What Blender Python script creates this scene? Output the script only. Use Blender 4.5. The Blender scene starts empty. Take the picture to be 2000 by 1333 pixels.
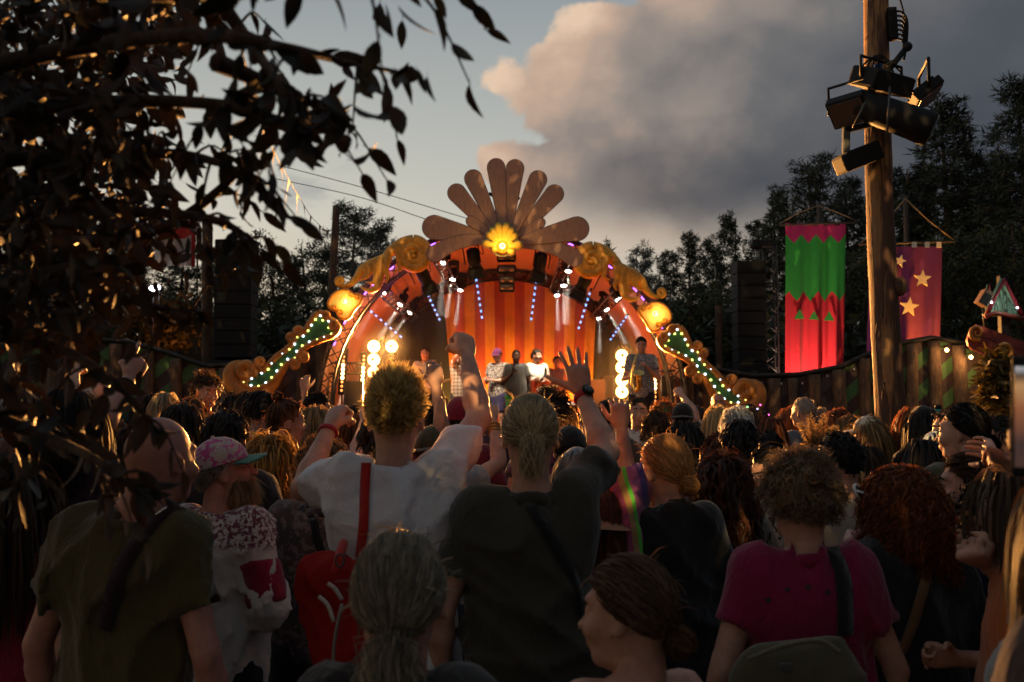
import bpy, bmesh, math, random
import numpy as np
from mathutils import Vector, Matrix
random.seed(7)
rng = np.random.default_rng(11)
SC = bpy.context.scene
COL = SC.collection
# ------------------------------------------------------------------ camera
FPX, PITCH, CZ = 1944.0, math.radians(3.63), 1.72
cam = bpy.data.cameras.new('camera')
cam.lens, cam.sensor_width = 35.0, 36.0
cam.clip_start, cam.clip_end = 0.05, 900
cam.dof.use_dof = True
cam.dof.focus_distance = 5.2
cam.dof.aperture_fstop = 4.5
camo = bpy.data.objects.new('camera', cam)
COL.objects.link(camo)
camo.location = (0, 0, CZ)
camo.rotation_euler = (math.radians(90) + PITCH, 0, 0)
SC.camera = camo
SC.view_settings.view_transform = 'Standard'
SC.view_settings.look = 'None'
SC.view_settings.exposure = 0.08
SC.view_settings.gamma = 1.0
SC.view_settings.use_curve_mapping = False
SC.cycles.use_denoising = True
SC.cycles.max_bounces = 4
SC.cycles.diffuse_bounces = 2
SC.cycles.use_adaptive_sampling = True
SC.cycles.adaptive_threshold = 0.025
SC.cycles.glossy_bounces = 2
SC.cycles.transmission_bounces = 4
SC.cycles.volume_bounces = 0
SC.cycles.transparent_max_bounces = 8
SC.cycles.sample_clamp_indirect = 3.0
SC.cycles.use_light_tree = True
SC.cycles.caustics_reflective = False
SC.cycles.caustics_refractive = False

def lin(c):
    c = c / 255.0
    return c / 12.92 if c <= 0.04045 else ((c + 0.055) / 1.055) ** 2.4
def srgb(r, g, b, k=1.0):
    return (lin(r) * k, lin(g) * k, lin(b) * k, 1.0)

# ------------------------------------------------------------------ node mini language
class NT:
    def __init__(s, nt): s.nt = nt; s.n = nt.nodes; s.l = nt.links
    def node(s, t, **kw):
        n = s.n.new(t)
        for k, v in kw.items(): setattr(n, k, v)
        return n
    def put(s, sock, v):
        if isinstance(v, bpy.types.NodeSocket): s.l.new(v, sock)
        else: sock.default_value = v
    def m(s, op, a, b=None, c=None, clamp=False):
        n = s.node('ShaderNodeMath', operation=op); n.use_clamp = clamp
        s.put(n.inputs[0], a)
        if b is not None: s.put(n.inputs[1], b)
        if c is not None: s.put(n.inputs[2], c)
        return n.outputs[0]
    def smooth(s, v, a, b):
        n = s.node('ShaderNodeMapRange', interpolation_type='SMOOTHSTEP')
        s.put(n.inputs['Value'], v); s.put(n.inputs['From Min'], a); s.put(n.inputs['From Max'], b)
        return n.outputs['Result']
    def mix(s, f, a, b, mode='MIX'):
        n = s.node('ShaderNodeMix', data_type='RGBA', blend_type=mode)
        s.put(n.inputs[0], f); s.put(n.inputs[6], a); s.put(n.inputs[7], b)
        return n.outputs[2]
    def noise(s, vec, scale, detail=4, rough=.55, dist=0.0, out='Fac'):
        n = s.node('ShaderNodeTexNoise')
        if vec is not None: s.put(n.inputs['Vector'], vec)
        n.inputs['Scale'].default_value = scale; n.inputs['Detail'].default_value = detail
        n.inputs['Roughness'].default_value = rough; n.inputs['Distortion'].default_value = dist
        return n.outputs[out]
    def voro(s, vec, scale, feature='F1', rnd=1.0, out='Distance', smooth=None):
        n = s.node('ShaderNodeTexVoronoi', feature=feature)
        if vec is not None: s.put(n.inputs['Vector'], vec)
        n.inputs['Scale'].default_value = scale; n.inputs['Randomness'].default_value = rnd
        if smooth is not None: n.inputs['Smoothness'].default_value = smooth
        return n.outputs[out]
    def ramp(s, f, pts, interp='LINEAR'):
        n = s.node('ShaderNodeValToRGB'); cr = n.color_ramp; cr.interpolation = interp
        while len(cr.elements) > 1: cr.elements.remove(cr.elements[-1])
        cr.elements[0].position = pts[0][0]; cr.elements[0].color = pts[0][1]
        for p, c in pts[1:]:
            e = cr.elements.new(p); e.color = c
        s.put(n.inputs[0], f)
        return n.outputs[0]
    def xyz(s, v):
        n = s.node('ShaderNodeSeparateXYZ'); s.put(n.inputs[0], v); return n.outputs
    def comb(s, x, y, z):
        n = s.node('ShaderNodeCombineXYZ')
        s.put(n.inputs[0], x); s.put(n.inputs[1], y); s.put(n.inputs[2], z)
        return n.outputs[0]
    def vm(s, op, a, b=None):
        n = s.node('ShaderNodeVectorMath', operation=op); s.put(n.inputs[0], a)
        if b is not None: s.put(n.inputs[1], b)
        return n.outputs[0]

# ------------------------------------------------------------------ sky at dusk
def g(v): return (v, v, v, 1)
W = bpy.data.worlds.new('World'); SC.world = W; W.use_nodes = True
w = NT(W.node_tree)
for n in list(w.n): w.n.remove(n)
tc = w.node('ShaderNodeTexCoord').outputs['Generated']
dx, dy, dz = w.xyz(tc)
AZ = w.m('ARCTAN2', dx, dy)
EL = w.m('ARCSINE', dz)
sky = w.node('ShaderNodeTexSky', sky_type='NISHITA')
sky.sun_disc = False; sky.sun_elevation = math.radians(3); sky.sun_rotation = math.radians(-75)
sky.air_density = 1.2; sky.dust_density = 2.0
e01 = w.m('MULTIPLY', EL, 2.0, clamp=True)                 # 0..0.5 rad
clear = w.ramp(e01, [(0, srgb(226, 196, 162)), (.22, srgb(224, 205, 178)), (.36, srgb(218, 212, 196)),
                     (.55, srgb(190, 191, 183)), (.78, srgb(154, 161, 163)), (1, srgb(116, 128, 138))])
azd = w.smooth(AZ, -.6, .25)
clear = w.mix(azd, clear, w.mix(.25, clear, srgb(150, 160, 170)))
clear = w.mix(.12, clear, w.mix(1.0, sky.outputs[0], (.10, .10, .10, 1), 'MULTIPLY'))
# domain for cloud texture: direction, slightly flattened
dvec = w.vm('MULTIPLY', tc, (1.0, 1.0, 1.25))
nA = w.noise(dvec, 7.0, 5, .56)
nB = w.noise(dvec, 24.0, 3, .6)
bil = w.voro(w.vm('ADD', dvec, w.vm('MULTIPLY', w.noise(dvec, 9, 1, .5, out='Color'), (.06, .06, .06))), 19.0, 'F1')
wob = w.m('ADD', w.m('MULTIPLY', w.m('SUBTRACT', nA, .5), .10), w.m('MULTIPLY', w.m('SUBTRACT', nB, .5), .075))
wob = w.m('ADD', wob, w.m('MULTIPLY', w.m('SUBTRACT', .42, bil), .095))
# left border of the big cumulus as az over elevation (stored +0.5)
bd = [(0, .62), (.30, .56), (.36, .49), (.42, .455), (.48, .445), (.53, .475), (.58, .482), (.63, .468), (.68, .486), (.73, .535), (.80, .60), (1, .72)]
Xb = w.m('SUBTRACT', w.xyz(w.ramp(e01, [(p, g(v)) for p, v in bd], 'B_SPLINE'))[0], .5)
S = w.m('ADD', w.m('SUBTRACT', AZ, Xb), wob)               # >0 inside the cloud
cl = w.smooth(S, -.007, .015)
low = w.smooth(w.m('ADD', EL, w.m('MULTIPLY', w.m('SUBTRACT', nA, .5), .10)), .105, .175)   # fades out near horizon
rightlow = w.smooth(AZ, .10, .34)
low = w.m('MAXIMUM', low, rightlow)
cl = w.m('MULTIPLY', cl, low)
hole = w.m('MULTIPLY', w.smooth(w.m('ADD', EL, w.m('MULTIPLY', w.m('SUBTRACT', nA, .5), .22)), .385, .47), w.smooth(AZ, .16, .3))
cl = w.m('MULTIPLY', cl, w.m('SUBTRACT', 1.0, w.m('MULTIPLY', hole, .55)))
# colour of the cloud: lit flank on the left, slate on the right
tone = w.m('ADD', w.m('ADD', S, w.m('MULTIPLY', w.m('SUBTRACT', bil, .42), .2)), w.m('ADD', w.m('MULTIPLY', w.m('SUBTRACT', nA, .5), -.42), w.m('MULTIPLY', w.m('SUBTRACT', nB, .5), -.16)))
ccol = w.ramp(w.m('MULTIPLY_ADD', tone, 1.35, .04, clamp=True),
              [(0, srgb(222, 194, 168)), (.10, srgb(194, 166, 146)), (.24, srgb(150, 138, 130)), (.44, srgb(108, 107, 108)), (.68, srgb(80, 84, 91)), (1, srgb(64, 69, 79))])
bandc = w.m('MULTIPLY', w.smooth(w.m('ABSOLUTE', w.m('ADD', w.m('SUBTRACT', EL, .215), w.m('MULTIPLY', w.m('SUBTRACT', nA, .5), .10))), .085, .0), w.smooth(AZ, .02, .17))
ccol = w.mix(w.m('MULTIPLY', bandc, .72), ccol, srgb(66, 70, 78))
lift = w.m('MULTIPLY', w.smooth(w.m('ADD', EL, w.m('MULTIPLY', w.m('SUBTRACT', nA, .5), .10)), .215, .13), w.smooth(AZ, .36, .08))
ccol = w.mix(w.m('MULTIPLY', lift, .85), ccol, srgb(212, 198, 178))
# small scattered clouds on the clear side
sm = w.noise(w.vm('MULTIPLY', tc, (1, 1, 2.2)), 9.0, 4, .58)
smask = w.m('MULTIPLY', w.smooth(sm, .55, .72), w.smooth(w.m('ABSOLUTE', w.m('SUBTRACT', EL, .20)), .10, .02))
skyc = w.mix(w.m('MULTIPLY', smask, .6), clear, srgb(152, 154, 154))
skyc = w.mix(cl, skyc, ccol)
bg = w.node('ShaderNodeBackground'); bg.inputs['Strength'].default_value = 1.0
w.put(bg.inputs['Color'], skyc)
W.cycles.sampling_method = 'MANUAL'; W.cycles.sample_map_resolution = 256
wo = w.node('ShaderNodeOutputWorld'); w.l.new(bg.outputs[0], wo.inputs['Surface'])
# the last of the sun, low on the left, soft through the cloud
sun = bpy.data.lights.new('sun', 'SUN'); sun.energy = 0.12; sun.angle = math.radians(14); sun.color = (1, .72, .5)
suno = bpy.data.objects.new('sun', sun); COL.objects.link(suno)
suno.rotation_euler = Vector((math.cos(math.radians(8)), -.35, -math.sin(math.radians(8)))).to_track_quat('-Z', 'Y').to_euler()

# ------------------------------------------------------------------ pixel -> place
def ray(px, py):
    u = (px - 1000.0) / FPX; v = (666.5 - py) / FPX
    return np.array([u, math.cos(PITCH) - v * math.sin(PITCH), math.sin(PITCH) + v * math.cos(PITCH)])
def P(px, py, Y):
    d = ray(px, py); t = Y / d[1]
    return np.array([0, 0, CZ]) + d * t
def PXM(Y): return FPX / Y          # pixels per metre at distance Y

# ------------------------------------------------------------------ objects
WLOC = {}
def tag(o, label=None, cat=None, group=None, kind=None):
    if label: o['label'] = label
    if cat: o['category'] = cat
    if group: o['group'] = group
    if kind: o['kind'] = kind
    return o
def thing(name, label, cat, loc=(0, 0, 0), group=None):
    o = bpy.data.objects.new(name, None); COL.objects.link(o)
    o.empty_display_size = .1
    o.location = [float(c) for c in loc]; WLOC[o.name] = np.array(loc, float)
    return tag(o, label, cat, group)
def meshdata(name, V, F, mat=None, smooth=True, mats=None, fmat=None):
    me = bpy.data.meshes.new(name)
    if isinstance(F, np.ndarray) and F.ndim == 2 and len(F):
        V = np.ascontiguousarray(V, np.float32); k = F.shape[1]; n = len(F)
        me.vertices.add(len(V)); me.vertices.foreach_set('co', V.ravel())
        me.loops.add(n * k); me.loops.foreach_set('vertex_index', np.ascontiguousarray(F, np.int32).ravel())
        me.polygons.add(n); me.polygons.foreach_set('loop_start', np.arange(0, n * k, k, dtype=np.int32)); me.polygons.foreach_set('loop_total', np.full(n, k, np.int32))
        me.update(calc_edges=True)
    else:
        me.from_pydata([tuple(map(float, v)) for v in V] if not isinstance(V, np.ndarray) else V.tolist(), [], F if isinstance(F, list) else F.tolist())
    if mats:
        for m_ in mats: me.materials.append(m_)
        if fmat is not None: me.polygons.foreach_set('material_index', np.asarray(fmat, np.int32))
    elif mat: me.materials.append(mat)
    if smooth: me.polygons.foreach_set('use_smooth', np.ones(len(me.polygons), bool))
    me.update()
    return me
def part(name, V, F, mat, parent=None, smooth=True, origin=None, **kw):
    """mesh in world coordinates, linked under parent (children sit relative to it)"""
    V = np.asarray(V, float)
    base = WLOC[parent.name] if parent else np.zeros(3)
    org = base if origin is None else np.asarray(origin, float)
    me = meshdata(name, V - org, F, mat, smooth, **kw)
    o = bpy.data.objects.new(name, me); COL.objects.link(o)
    o.location = (org - base).tolist(); WLOC[o.name] = org
    if parent: o.parent = parent
    return o
def copy_tree(o, shift, parent=None):
    c = o.copy(); COL.objects.link(c)
    base = WLOC[o.name] + np.asarray(shift, float)
    WLOC[c.name] = base
    if parent: c.parent = parent
    else: c.location = base.tolist()
    for ch in o.children: copy_tree(ch, shift, c)
    return c

# ------------------------------------------------------------------ mesh makers (V, F lists)
class MB:
    def __init__(s): s.V = []; s.F = []; s.n = 0
    def add(s, V, F):
        V = np.asarray(V, float)
        s.V.append(V); s.F += [tuple(i + s.n for i in f) for f in F]; s.n += len(V); return s
    def get(s): return np.concatenate(s.V), s.F
    def build(s, name, mat, parent=None, smooth=True, **kw):
        V, F = s.get(); return part(name, V, F, mat, parent, smooth, **kw)
def box(c, size, rot=None, bevel=0.0):
    sx, sy, sz = [a / 2 for a in size]
    if bevel <= 0:
        V = np.array([(x, y, z) for x in (-sx, sx) for y in (-sy, sy) for z in (-sz, sz)], float)
        F = [(0, 1, 3, 2), (4, 6, 7, 5), (0, 4, 5, 1), (2, 3, 7, 6), (0, 2, 6, 4), (1, 5, 7, 3)]
    else:
        bm = bmesh.new(); bmesh.ops.create_cube(bm, size=2)
        for v in bm.verts: v.co = (v.co.x * sx, v.co.y * sy, v.co.z * sz)
        bmesh.ops.bevel(bm, geom=list(bm.edges), offset=bevel, segments=2, profile=.6, affect='EDGES')
        bm.verts.index_update()
        V = np.array([v.co[:] for v in bm.verts]); F = [tuple(v.index for v in f.verts) for f in bm.faces]; bm.free()
    if rot is not None: V = V @ np.asarray(rot, float).T
    return V + np.asarray(c, float), F
def rotm(x=0, y=0, z=0):
    return np.array(Matrix.Rotation(math.radians(z), 3, 'Z') @ Matrix.Rotation(math.radians(y), 3, 'Y') @ Matrix.Rotation(math.radians(x), 3, 'X'))
def unit(v):
    v = np.asarray(v, float); n = np.linalg.norm(v); return v / n if n > 1e-12 else v
def catmull(pts, n):
    p = np.asarray(pts, float)
    if len(p) < 3: 
        t = np.linspace(0, 1, n)[:, None]; return p[0] * (1 - t) + p[-1] * t
    q = np.vstack([2 * p[0] - p[1], p, 2 * p[-1] - p[-2]])
    ts = np.linspace(0, len(p) - 1 - 1e-9, n); out = []
    for t in ts:
        i = int(t); f = t - i
        a, b, c, d = q[i], q[i + 1], q[i + 2], q[i + 3]
        out.append(.5 * ((2 * b) + (-a + c) * f + (2 * a - 5 * b + 4 * c - d) * f * f + (-a + 3 * b - 3 * c + d) * f ** 3))
    return np.array(out)
def tube(path, rad, sides=8, flat=None, caps=True, up=None):
    """tapered tube along path; flat=(axis vector, factor) squashes the section along axis"""
    p = np.asarray(path, float); n = len(p)
    rad = np.broadcast_to(np.asarray(rad, float), (n,))
    t = np.gradient(p, axis=0); t /= np.maximum(np.linalg.norm(t, axis=1, keepdims=True), 1e-9)
    a = np.array([0, 0, 1.0]) if up is None else np.asarray(up, float)
    if abs(np.dot(a, t[0])) > .95: a = np.array([1.0, 0, 0])
    N = np.zeros_like(p); u = unit(np.cross(np.cross(t[0], a), t[0])); N[0] = u
    for i in range(1, n):
        u = u - t[i] * np.dot(u, t[i]); u = unit(u); N[i] = u
    B = np.cross(t, N)
    th = np.linspace(0, 2 * math.pi, sides, endpoint=False)
    off = (N[:, None] * np.cos(th)[None, :, None] + B[:, None] * np.sin(th)[None, :, None]) * rad[:, None, None]
    if flat is not None:
        ax = unit(flat[0]); off = off + (off @ ax)[..., None] * ax * (flat[1] - 1)
    V = (p[:, None] + off).reshape(-1, 3)
    F = [(i * sides + j, i * sides + (j + 1) % sides, (i + 1) * sides + (j + 1) % sides, (i + 1) * sides + j) for i in range(n - 1) for j in range(sides)]
    if caps:
        F.append(tuple(range(sides))[::-1]); F.append(tuple((n - 1) * sides + j for j in range(sides)))
    return V, F
def rod(a, b, r, sides=6, r2=None):
    return tube(np.array([a, b], float), np.array([r, r if r2 is None else r2]), sides)
def lathe(c, prof, axis=(0, 0, 1), sides=16):
    """prof: list of (radius, height) along axis"""
    ax = unit(axis); h = np.array([1.0, 0, 0]) if abs(ax[0]) < .9 else np.array([0, 1.0, 0])
    u = unit(np.cross(ax, h)); v = np.cross(ax, u)
    th = np.linspace(0, 2 * math.pi, sides, endpoint=False)
    V = np.array([np.asarray(c, float) + ax * z + r * (u * math.cos(a) + v * math.sin(a)) for r, z in prof for a in th])
    n = len(prof)
    F = [(i * sides + j, i * sides + (j + 1) % sides, (i + 1) * sides + (j + 1) % sides, (i + 1) * sides + j) for i in range(n - 1) for j in range(sides)]
    F.append(tuple(range(sides))[::-1]); F.append(tuple((n - 1) * sides + j for j in range(sides)))
    return V, F
def ball(c, r, seg=10, rings=7):
    prof = [(max(1e-4, math.sin(math.pi * i / rings)) , -math.cos(math.pi * i / rings)) for i in range(rings + 1)]
    V, F = lathe((0, 0, 0), prof, sides=seg)
    return V * np.asarray(r, float) + np.asarray(c, float), F
def spiral(c, r0, r1, a0, turns, n=40, cw=1):
    a = a0 + cw * np.linspace(0, turns * 2 * math.pi, n); r = np.linspace(r0, r1, n)
    return np.stack([c[0] + r * np.cos(a), c[1] + r * np.sin(a)], 1)
def pix(pts, Y):
    """list of pixel points -> points in the upright plane at distance Y"""
    return np.array([P(x, y, Y) for x, y in pts])
def plate(poly, thick, ydir=(0, 1, 0), dome=0.0):
    """upright plate from an ordered 3D outline, thickness along ydir"""
    p = np.asarray(poly, float); n = len(p); d = np.asarray(ydir, float) * thick
    V = np.vstack([p, p + d])
    F = [tuple(range(n)), tuple(range(2 * n - 1, n - 1, -1))] + [(i, i + n, (i + 1) % n + n, (i + 1) % n) for i in range(n)]
    return V, F

# ------------------------------------------------------------------ materials
MATS = {}
def mat(name, col=(.5, .5, .5, 1), rough=.6, metal=0.0, var=0.0, vscale=8.0, bump=0.0, bscale=40.0, emit=None, estr=0.0, spec=.5, sheen=0.0, sub=0.0, trans=0.0, hook=None):
    if name in MATS: return MATS[name]
    m = bpy.data.materials.new(name); m.use_nodes = True; MATS[name] = m
    t = NT(m.node_tree); b = t.n['Principled BSDF']
    b.inputs['Base Color'].default_value = col; b.inputs['Roughness'].default_value = rough
    b.inputs['Metallic'].default_value = metal; b.inputs['Specular IOR Level'].default_value = spec
    if sheen: b.inputs['Sheen Weight'].default_value = sheen
    if sub:
        b.inputs['Subsurface Weight'].default_value = sub; b.inputs['Subsurface Radius'].default_value = (.02, .008, .004)
    oc = t.node('ShaderNodeTexCoord').outputs['Object']
    if var:
        n = t.noise(oc, vscale, 5, .6)
        f = t.smooth(n, .25, .75)
        lo = tuple(c * (1 - var) for c in col[:3]) + (1,); hi = tuple(min(1, c * (1 + var)) for c in col[:3]) + (1,)
        t.put(b.inputs['Base Color'], t.mix(f, lo, hi))
    if bump:
        bn = t.node('ShaderNodeBump'); bn.inputs['Strength'].default_value = bump; bn.inputs['Distance'].default_value = .01
        t.put(bn.inputs['Height'], t.noise(oc, bscale, 4, .6)); t.put(b.inputs['Normal'], bn.outputs[0])
    if emit is not None:
        b.inputs['Emission Color'].default_value = emit; b.inputs['Emission Strength'].default_value = estr
    if trans:
        tr = t.node('ShaderNodeBsdfTranslucent'); tr.inputs[0].default_value = col
        mx = t.node('ShaderNodeMixShader'); mx.inputs[0].default_value = trans
        t.l.new(b.outputs[0], mx.inputs[1]); t.l.new(tr.outputs[0], mx.inputs[2])
        t.l.new(mx.outputs[0], t.n['Material Output'].inputs[0])
    if hook: hook(t, b, oc)
    return m
def lampmat(name, col, strength):
    m = mat(name, (.8, .8, .8, 1), .4, emit=col, estr=strength)
    m.cycles.emission_sampling = 'NONE'      # the lamp's own light object does the lighting
    return m
def light(name, kind, loc, energy, color, parent=None, target=None, angle=40, blend=.4, size=.05):
    L = bpy.data.lights.new(name, kind); L.energy = energy; L.color = color[:3]
    if kind == 'SPOT':
        L.spot_size = math.radians(angle); L.spot_blend = blend
    L.shadow_soft_size = size
    o = bpy.data.objects.new(name, L); COL.objects.link(o)
    base = WLOC[parent.name] if parent else np.zeros(3)
    o.location = (np.asarray(loc, float) - base).tolist()
    if parent: o.parent = parent
    if target is not None:
        d = Vector((np.asarray(target, float) - np.asarray(loc, float)).tolist())
        o.rotation_euler = d.to_track_quat('-Z', 'Y').to_euler()
    return o
# ================================================================== ground
def ground_hook(t, b, oc):
    n1 = t.noise(oc, .6, 6, .6); n2 = t.noise(oc, 28, 4, .65); v = t.voro(oc, 46)
    c = t.ramp(n1, [(.3, (.055, .040, .026, 1)), (.55, (.085, .062, .040, 1)), (.75, (.045, .050, .024, 1))])
    c = t.mix(t.m('MULTIPLY', t.smooth(v, .32, .12), .6), c, (.16, .115, .07, 1))
    t.put(b.inputs['Base Color'], t.mix(t.m('MULTIPLY', n2, .5), c, (.03, .022, .014, 1)))
    bn = t.node('ShaderNodeBump'); bn.inputs['Strength'].default_value = .8; bn.inputs['Distance'].default_value = .02
    t.put(bn.inputs['Height'], t.m('ADD', n2, t.m('MULTIPLY', v, -.8))); t.put(b.inputs['Normal'], bn.outputs[0])
xs = np.linspace(-260, 260, 27); ys = np.linspace(-40, 480, 27)
GV = np.array([(x, y, 0.0) for y in ys for x in xs])
GF = [(j * 27 + i, j * 27 + i + 1, (j + 1) * 27 + i + 1, (j + 1) * 27 + i) for j in range(26) for i in range(26)]
tag(part('ground', GV, GF, mat('ground_dirt', (.06, .05, .03, 1), .95, hook=ground_hook)), kind='structure')

# ================================================================== stage shell
YF, YR = 18.0, 23.7                     # front and rear arch
R_ARCH = 3.19
CX = float(P(980, 800, YF)[0]); ZC = float(P(980, 800, YF)[2])
DECK = 1.0
M_truss = mat('truss_alloy', (.10, .095, .095, 1), .55, .7)
M_black = mat('black_metal', (.010, .010, .011, 1), .6, .1, bump=.1, spec=.3)
M_blackp = mat('black_plastic', (.008, .008, .009, 1), .7, spec=.25)
def fabric_hook(t, b, oc):
    n = t.noise(oc, 3.0, 5, .6); 
    t.put(b.inputs['Base Color'], t.mix(n, (.52, .25, .15, 1), (.64, .33, .20, 1)))
    bn = t.node('ShaderNodeBump'); bn.inputs['Strength'].default_value = .35; bn.inputs['Distance'].default_value = .03
    t.put(bn.inputs['Height'], t.noise(oc, 1.6, 4, .6, 1.2)); t.put(b.inputs['Normal'], bn.outputs[0])
M_canopy = mat('canopy_fabric', (.6, .45, .35, 1), .8, hook=fabric_hook)
stage = thing('stage', 'arched festival stage with orange lit canopy and striped backdrop', 'stage', (CX, YF + 2.5, 0))
def archpt(a, Y, R=R_ARCH):      # a: 0 right spring .. pi left spring
    return np.array([CX + R * math.cos(a), Y, ZC + R * math.sin(a)])
def arch_path(Y, R, n=40, base=0.0):
    p = [np.array([CX + R, Y, base])] + [archpt(a, Y, R) for a in np.linspace(0, math.pi, n)] + [np.array([CX - R, Y, base])]
    return np.array(p)
def truss_mesh(path, wdt, rc, rl, hdir=(0, 1, 0), inward=None, step=None):
    """square truss along a path: four chords and zigzag lacing"""
    p = np.asarray(path, float); mb = MB(); hd = unit(hdir)
    t = np.gradient(p, axis=0); t /= np.linalg.norm(t, axis=1, keepdims=True)
    b = np.cross(t, hd); b /= np.maximum(np.linalg.norm(b, axis=1, keepdims=True), 1e-6)
    cs = [p + b * wdt / 2 * sa + hd * wdt / 2 * sb for sa, sb in ((1, 1), (1, -1), (-1, -1), (-1, 1))]
    for c in cs: mb.add(*tube(c, rc, 6))
    for k in range(4):
        A, Bc = cs[k], cs[(k + 1) % 4]
        for i in range(len(p) - 1):
            mb.add(*rod(A[i] if i % 2 else Bc[i], Bc[i + 1] if i % 2 else A[i + 1], rl, 4))
    return mb
fr = arch_path(YF, R_ARCH, 44); 
fr = np.vstack([[[CX + R_ARCH, YF, z] for z in np.linspace(0, ZC - .2, 6)], fr[1:-1], [[CX - R_ARCH, YF, z] for z in np.linspace(ZC - .2, 0, 6)]])
truss_mesh(fr, .26, .022, .010).build('front_arch_truss', M_truss, stage)
rr = fr.copy(); rr[:, 1] = YR
truss_mesh(rr, .26, .022, .010).build('rear_arch_truss', M_truss, stage)
for k, a in enumerate((.78, 1.17, math.pi - 1.17, math.pi - .78)):
    A, B = archpt(a, YF + .15, R_ARCH - .12), archpt(a, YR - .15, R_ARCH - .12)
    pth = np.linspace(A, B, 20); c = math.cos(a), math.sin(a)
    truss_mesh(pth, .2, .017, .008, hdir=(c[0], 0, c[1])).build('roof_truss', M_truss, stage)
# canopy skin: barrel vault with slack between the trusses
nu, nv = 72, 30; CV = []
for j in range(nv):
    v = j / (nv - 1); Y = YF - .10 + (YR - YF + .35) * v
    for i in range(nu):
        u = i / (nu - 1)
        if u < .14: x, z = CX + R_ARCH + .14, DECK - .9 + (ZC - DECK + .9) * (u / .14)
        elif u > .86: x, z = CX - R_ARCH - .14, DECK - .9 + (ZC - DECK + .9) * ((1 - u) / .14)
        else:
            a = (u - .14) / .72 * math.pi
            sag = .05 * math.sin(v * math.pi * 3) ** 2 + .03 * math.sin(a * 9) * math.sin(v * 3.1)
            rr_ = R_ARCH + .16 - sag
            x, z = CX + rr_ * math.cos(a), ZC + rr_ * math.sin(a)
        CV.append((x, Y, z))
CF = [(j * nu + i, j * nu + i + 1, (j + 1) * nu + i + 1, (j + 1) * nu + i) for j in range(nv - 1) for i in range(nu - 1)]
part('canopy', CV, CF, M_canopy, stage)
RV = [(CX + (R_ARCH + .2) * math.cos(a), YR + .22, ZC + (R_ARCH + .2) * math.sin(a)) for a in np.linspace(0, math.pi, 40)]
part('rear_wall', RV + [(CX - R_ARCH - .2, YR + .22, .02), (CX + R_ARCH + .2, YR + .22, .02)], [tuple(range(42))], M_canopy, stage, False)
# deck, skirt, plinth
M_deck = mat('deck_board', (.05, .04, .035, 1), .5, var=.4, vscale=3)
mb = MB(); mb.add(*box((CX, YF + 2.9, DECK - .06), (R_ARCH * 2 + 1.2, 6.2, .12), bevel=.01)); mb.build('deck', M_deck, stage, False)
M_skirt = mat('stage_skirt', (.02, .016, .016, 1), .9, var=.3, bump=.4, bscale=12)
mb = MB(); mb.add(*box((CX, YF - .22, (DECK - .14) / 2), (R_ARCH * 2 + 1.0, .04, DECK - .14))); mb.build('skirt', M_skirt, stage, False)
# rear wall: dark cloth either side, striped curtain between
YB = YR - .25
def folds(x, s=1.0): return .035 * math.sin(x * 17 * s) + .02 * math.sin(x * 41 * s + 1.3)
def cloth_strip(xa0, xb0, xa1, xb1, ztopf, zbot, Y, nx=8, nz=22, amp=1.0):
    V = []
    for j in range(nz):
        v = j / (nz - 1)
        for i in range(nx):
            u = i / (nx - 1)
            x = (xa0 + (xb0 - xa0) * u) * (1 - v) + (xa1 + (xb1 - xa1) * u) * v
            zt = ztopf(x); z = zt + (zbot - zt) * v
            V.append((x, Y + amp * folds(x) * (.35 + .9 * v) + .015 * math.sin(z * 5 + x * 3), z))
    F = [(j * nx + i, j * nx + i + 1, (j + 1) * nx + i + 1, (j + 1) * nx + i) for j in range(nz - 1) for i in range(nx - 1)]
    return V, F
def archtop(off):
    def f(x):
        d = R_ARCH ** 2 - (x - CX) ** 2
        return ZC + math.sqrt(max(d, 0)) - off
    return f
def cloth_mat(name, c): return mat(name, c, .75, var=.18, vscale=2.5, bump=.25, bscale=60, sheen=.2)
M_red = cloth_mat('curtain_red', (.46, .05, .03, 1)); M_org = cloth_mat('curtain_orange', (.68, .19, .022, 1)); M_dkc = cloth_mat('curtain_dark', (.012, .007, .016, 1))
pxb = PXM(YB)
xl, xr = float(P(866, 700, YB)[0]), float(P(1164, 700, YB)[0])
ns = 15; ed = np.linspace(xl, xr, ns + 1)
curt = thing('backdrop_curtain', 'red and orange vertically striped curtain hanging behind the band', 'curtain', ((xl + xr) / 2, YB, DECK))
for i in range(ns):
    V, F = cloth_strip(ed[i], ed[i + 1], ed[i] + (.28 if i == 0 else .14 * (1 - i / 7.5)), ed[i + 1] + .14 * (1 - (i + 1) / 7.5), archtop(.18), DECK + .02, YB, 7)
    part('curtain_panel', V, F, M_org if i % 2 == 0 else M_red, curt)
for s_, lab in ((-1, 'dark purple wing curtain left of the striped backdrop'), (1, 'dark purple wing curtain right of the striped backdrop')):
    a, b = (CX - R_ARCH + .02, xl + .04) if s_ < 0 else (xr - .25, CX + R_ARCH - .02)
    V, F = cloth_strip(a, b, a, b + (.30 if s_ < 0 else 0), archtop(.12), DECK + .02, YB + .1, 26, 22, .8)
    tag(part('wing_curtain', V, F, M_dkc), lab, 'curtain')

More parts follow.
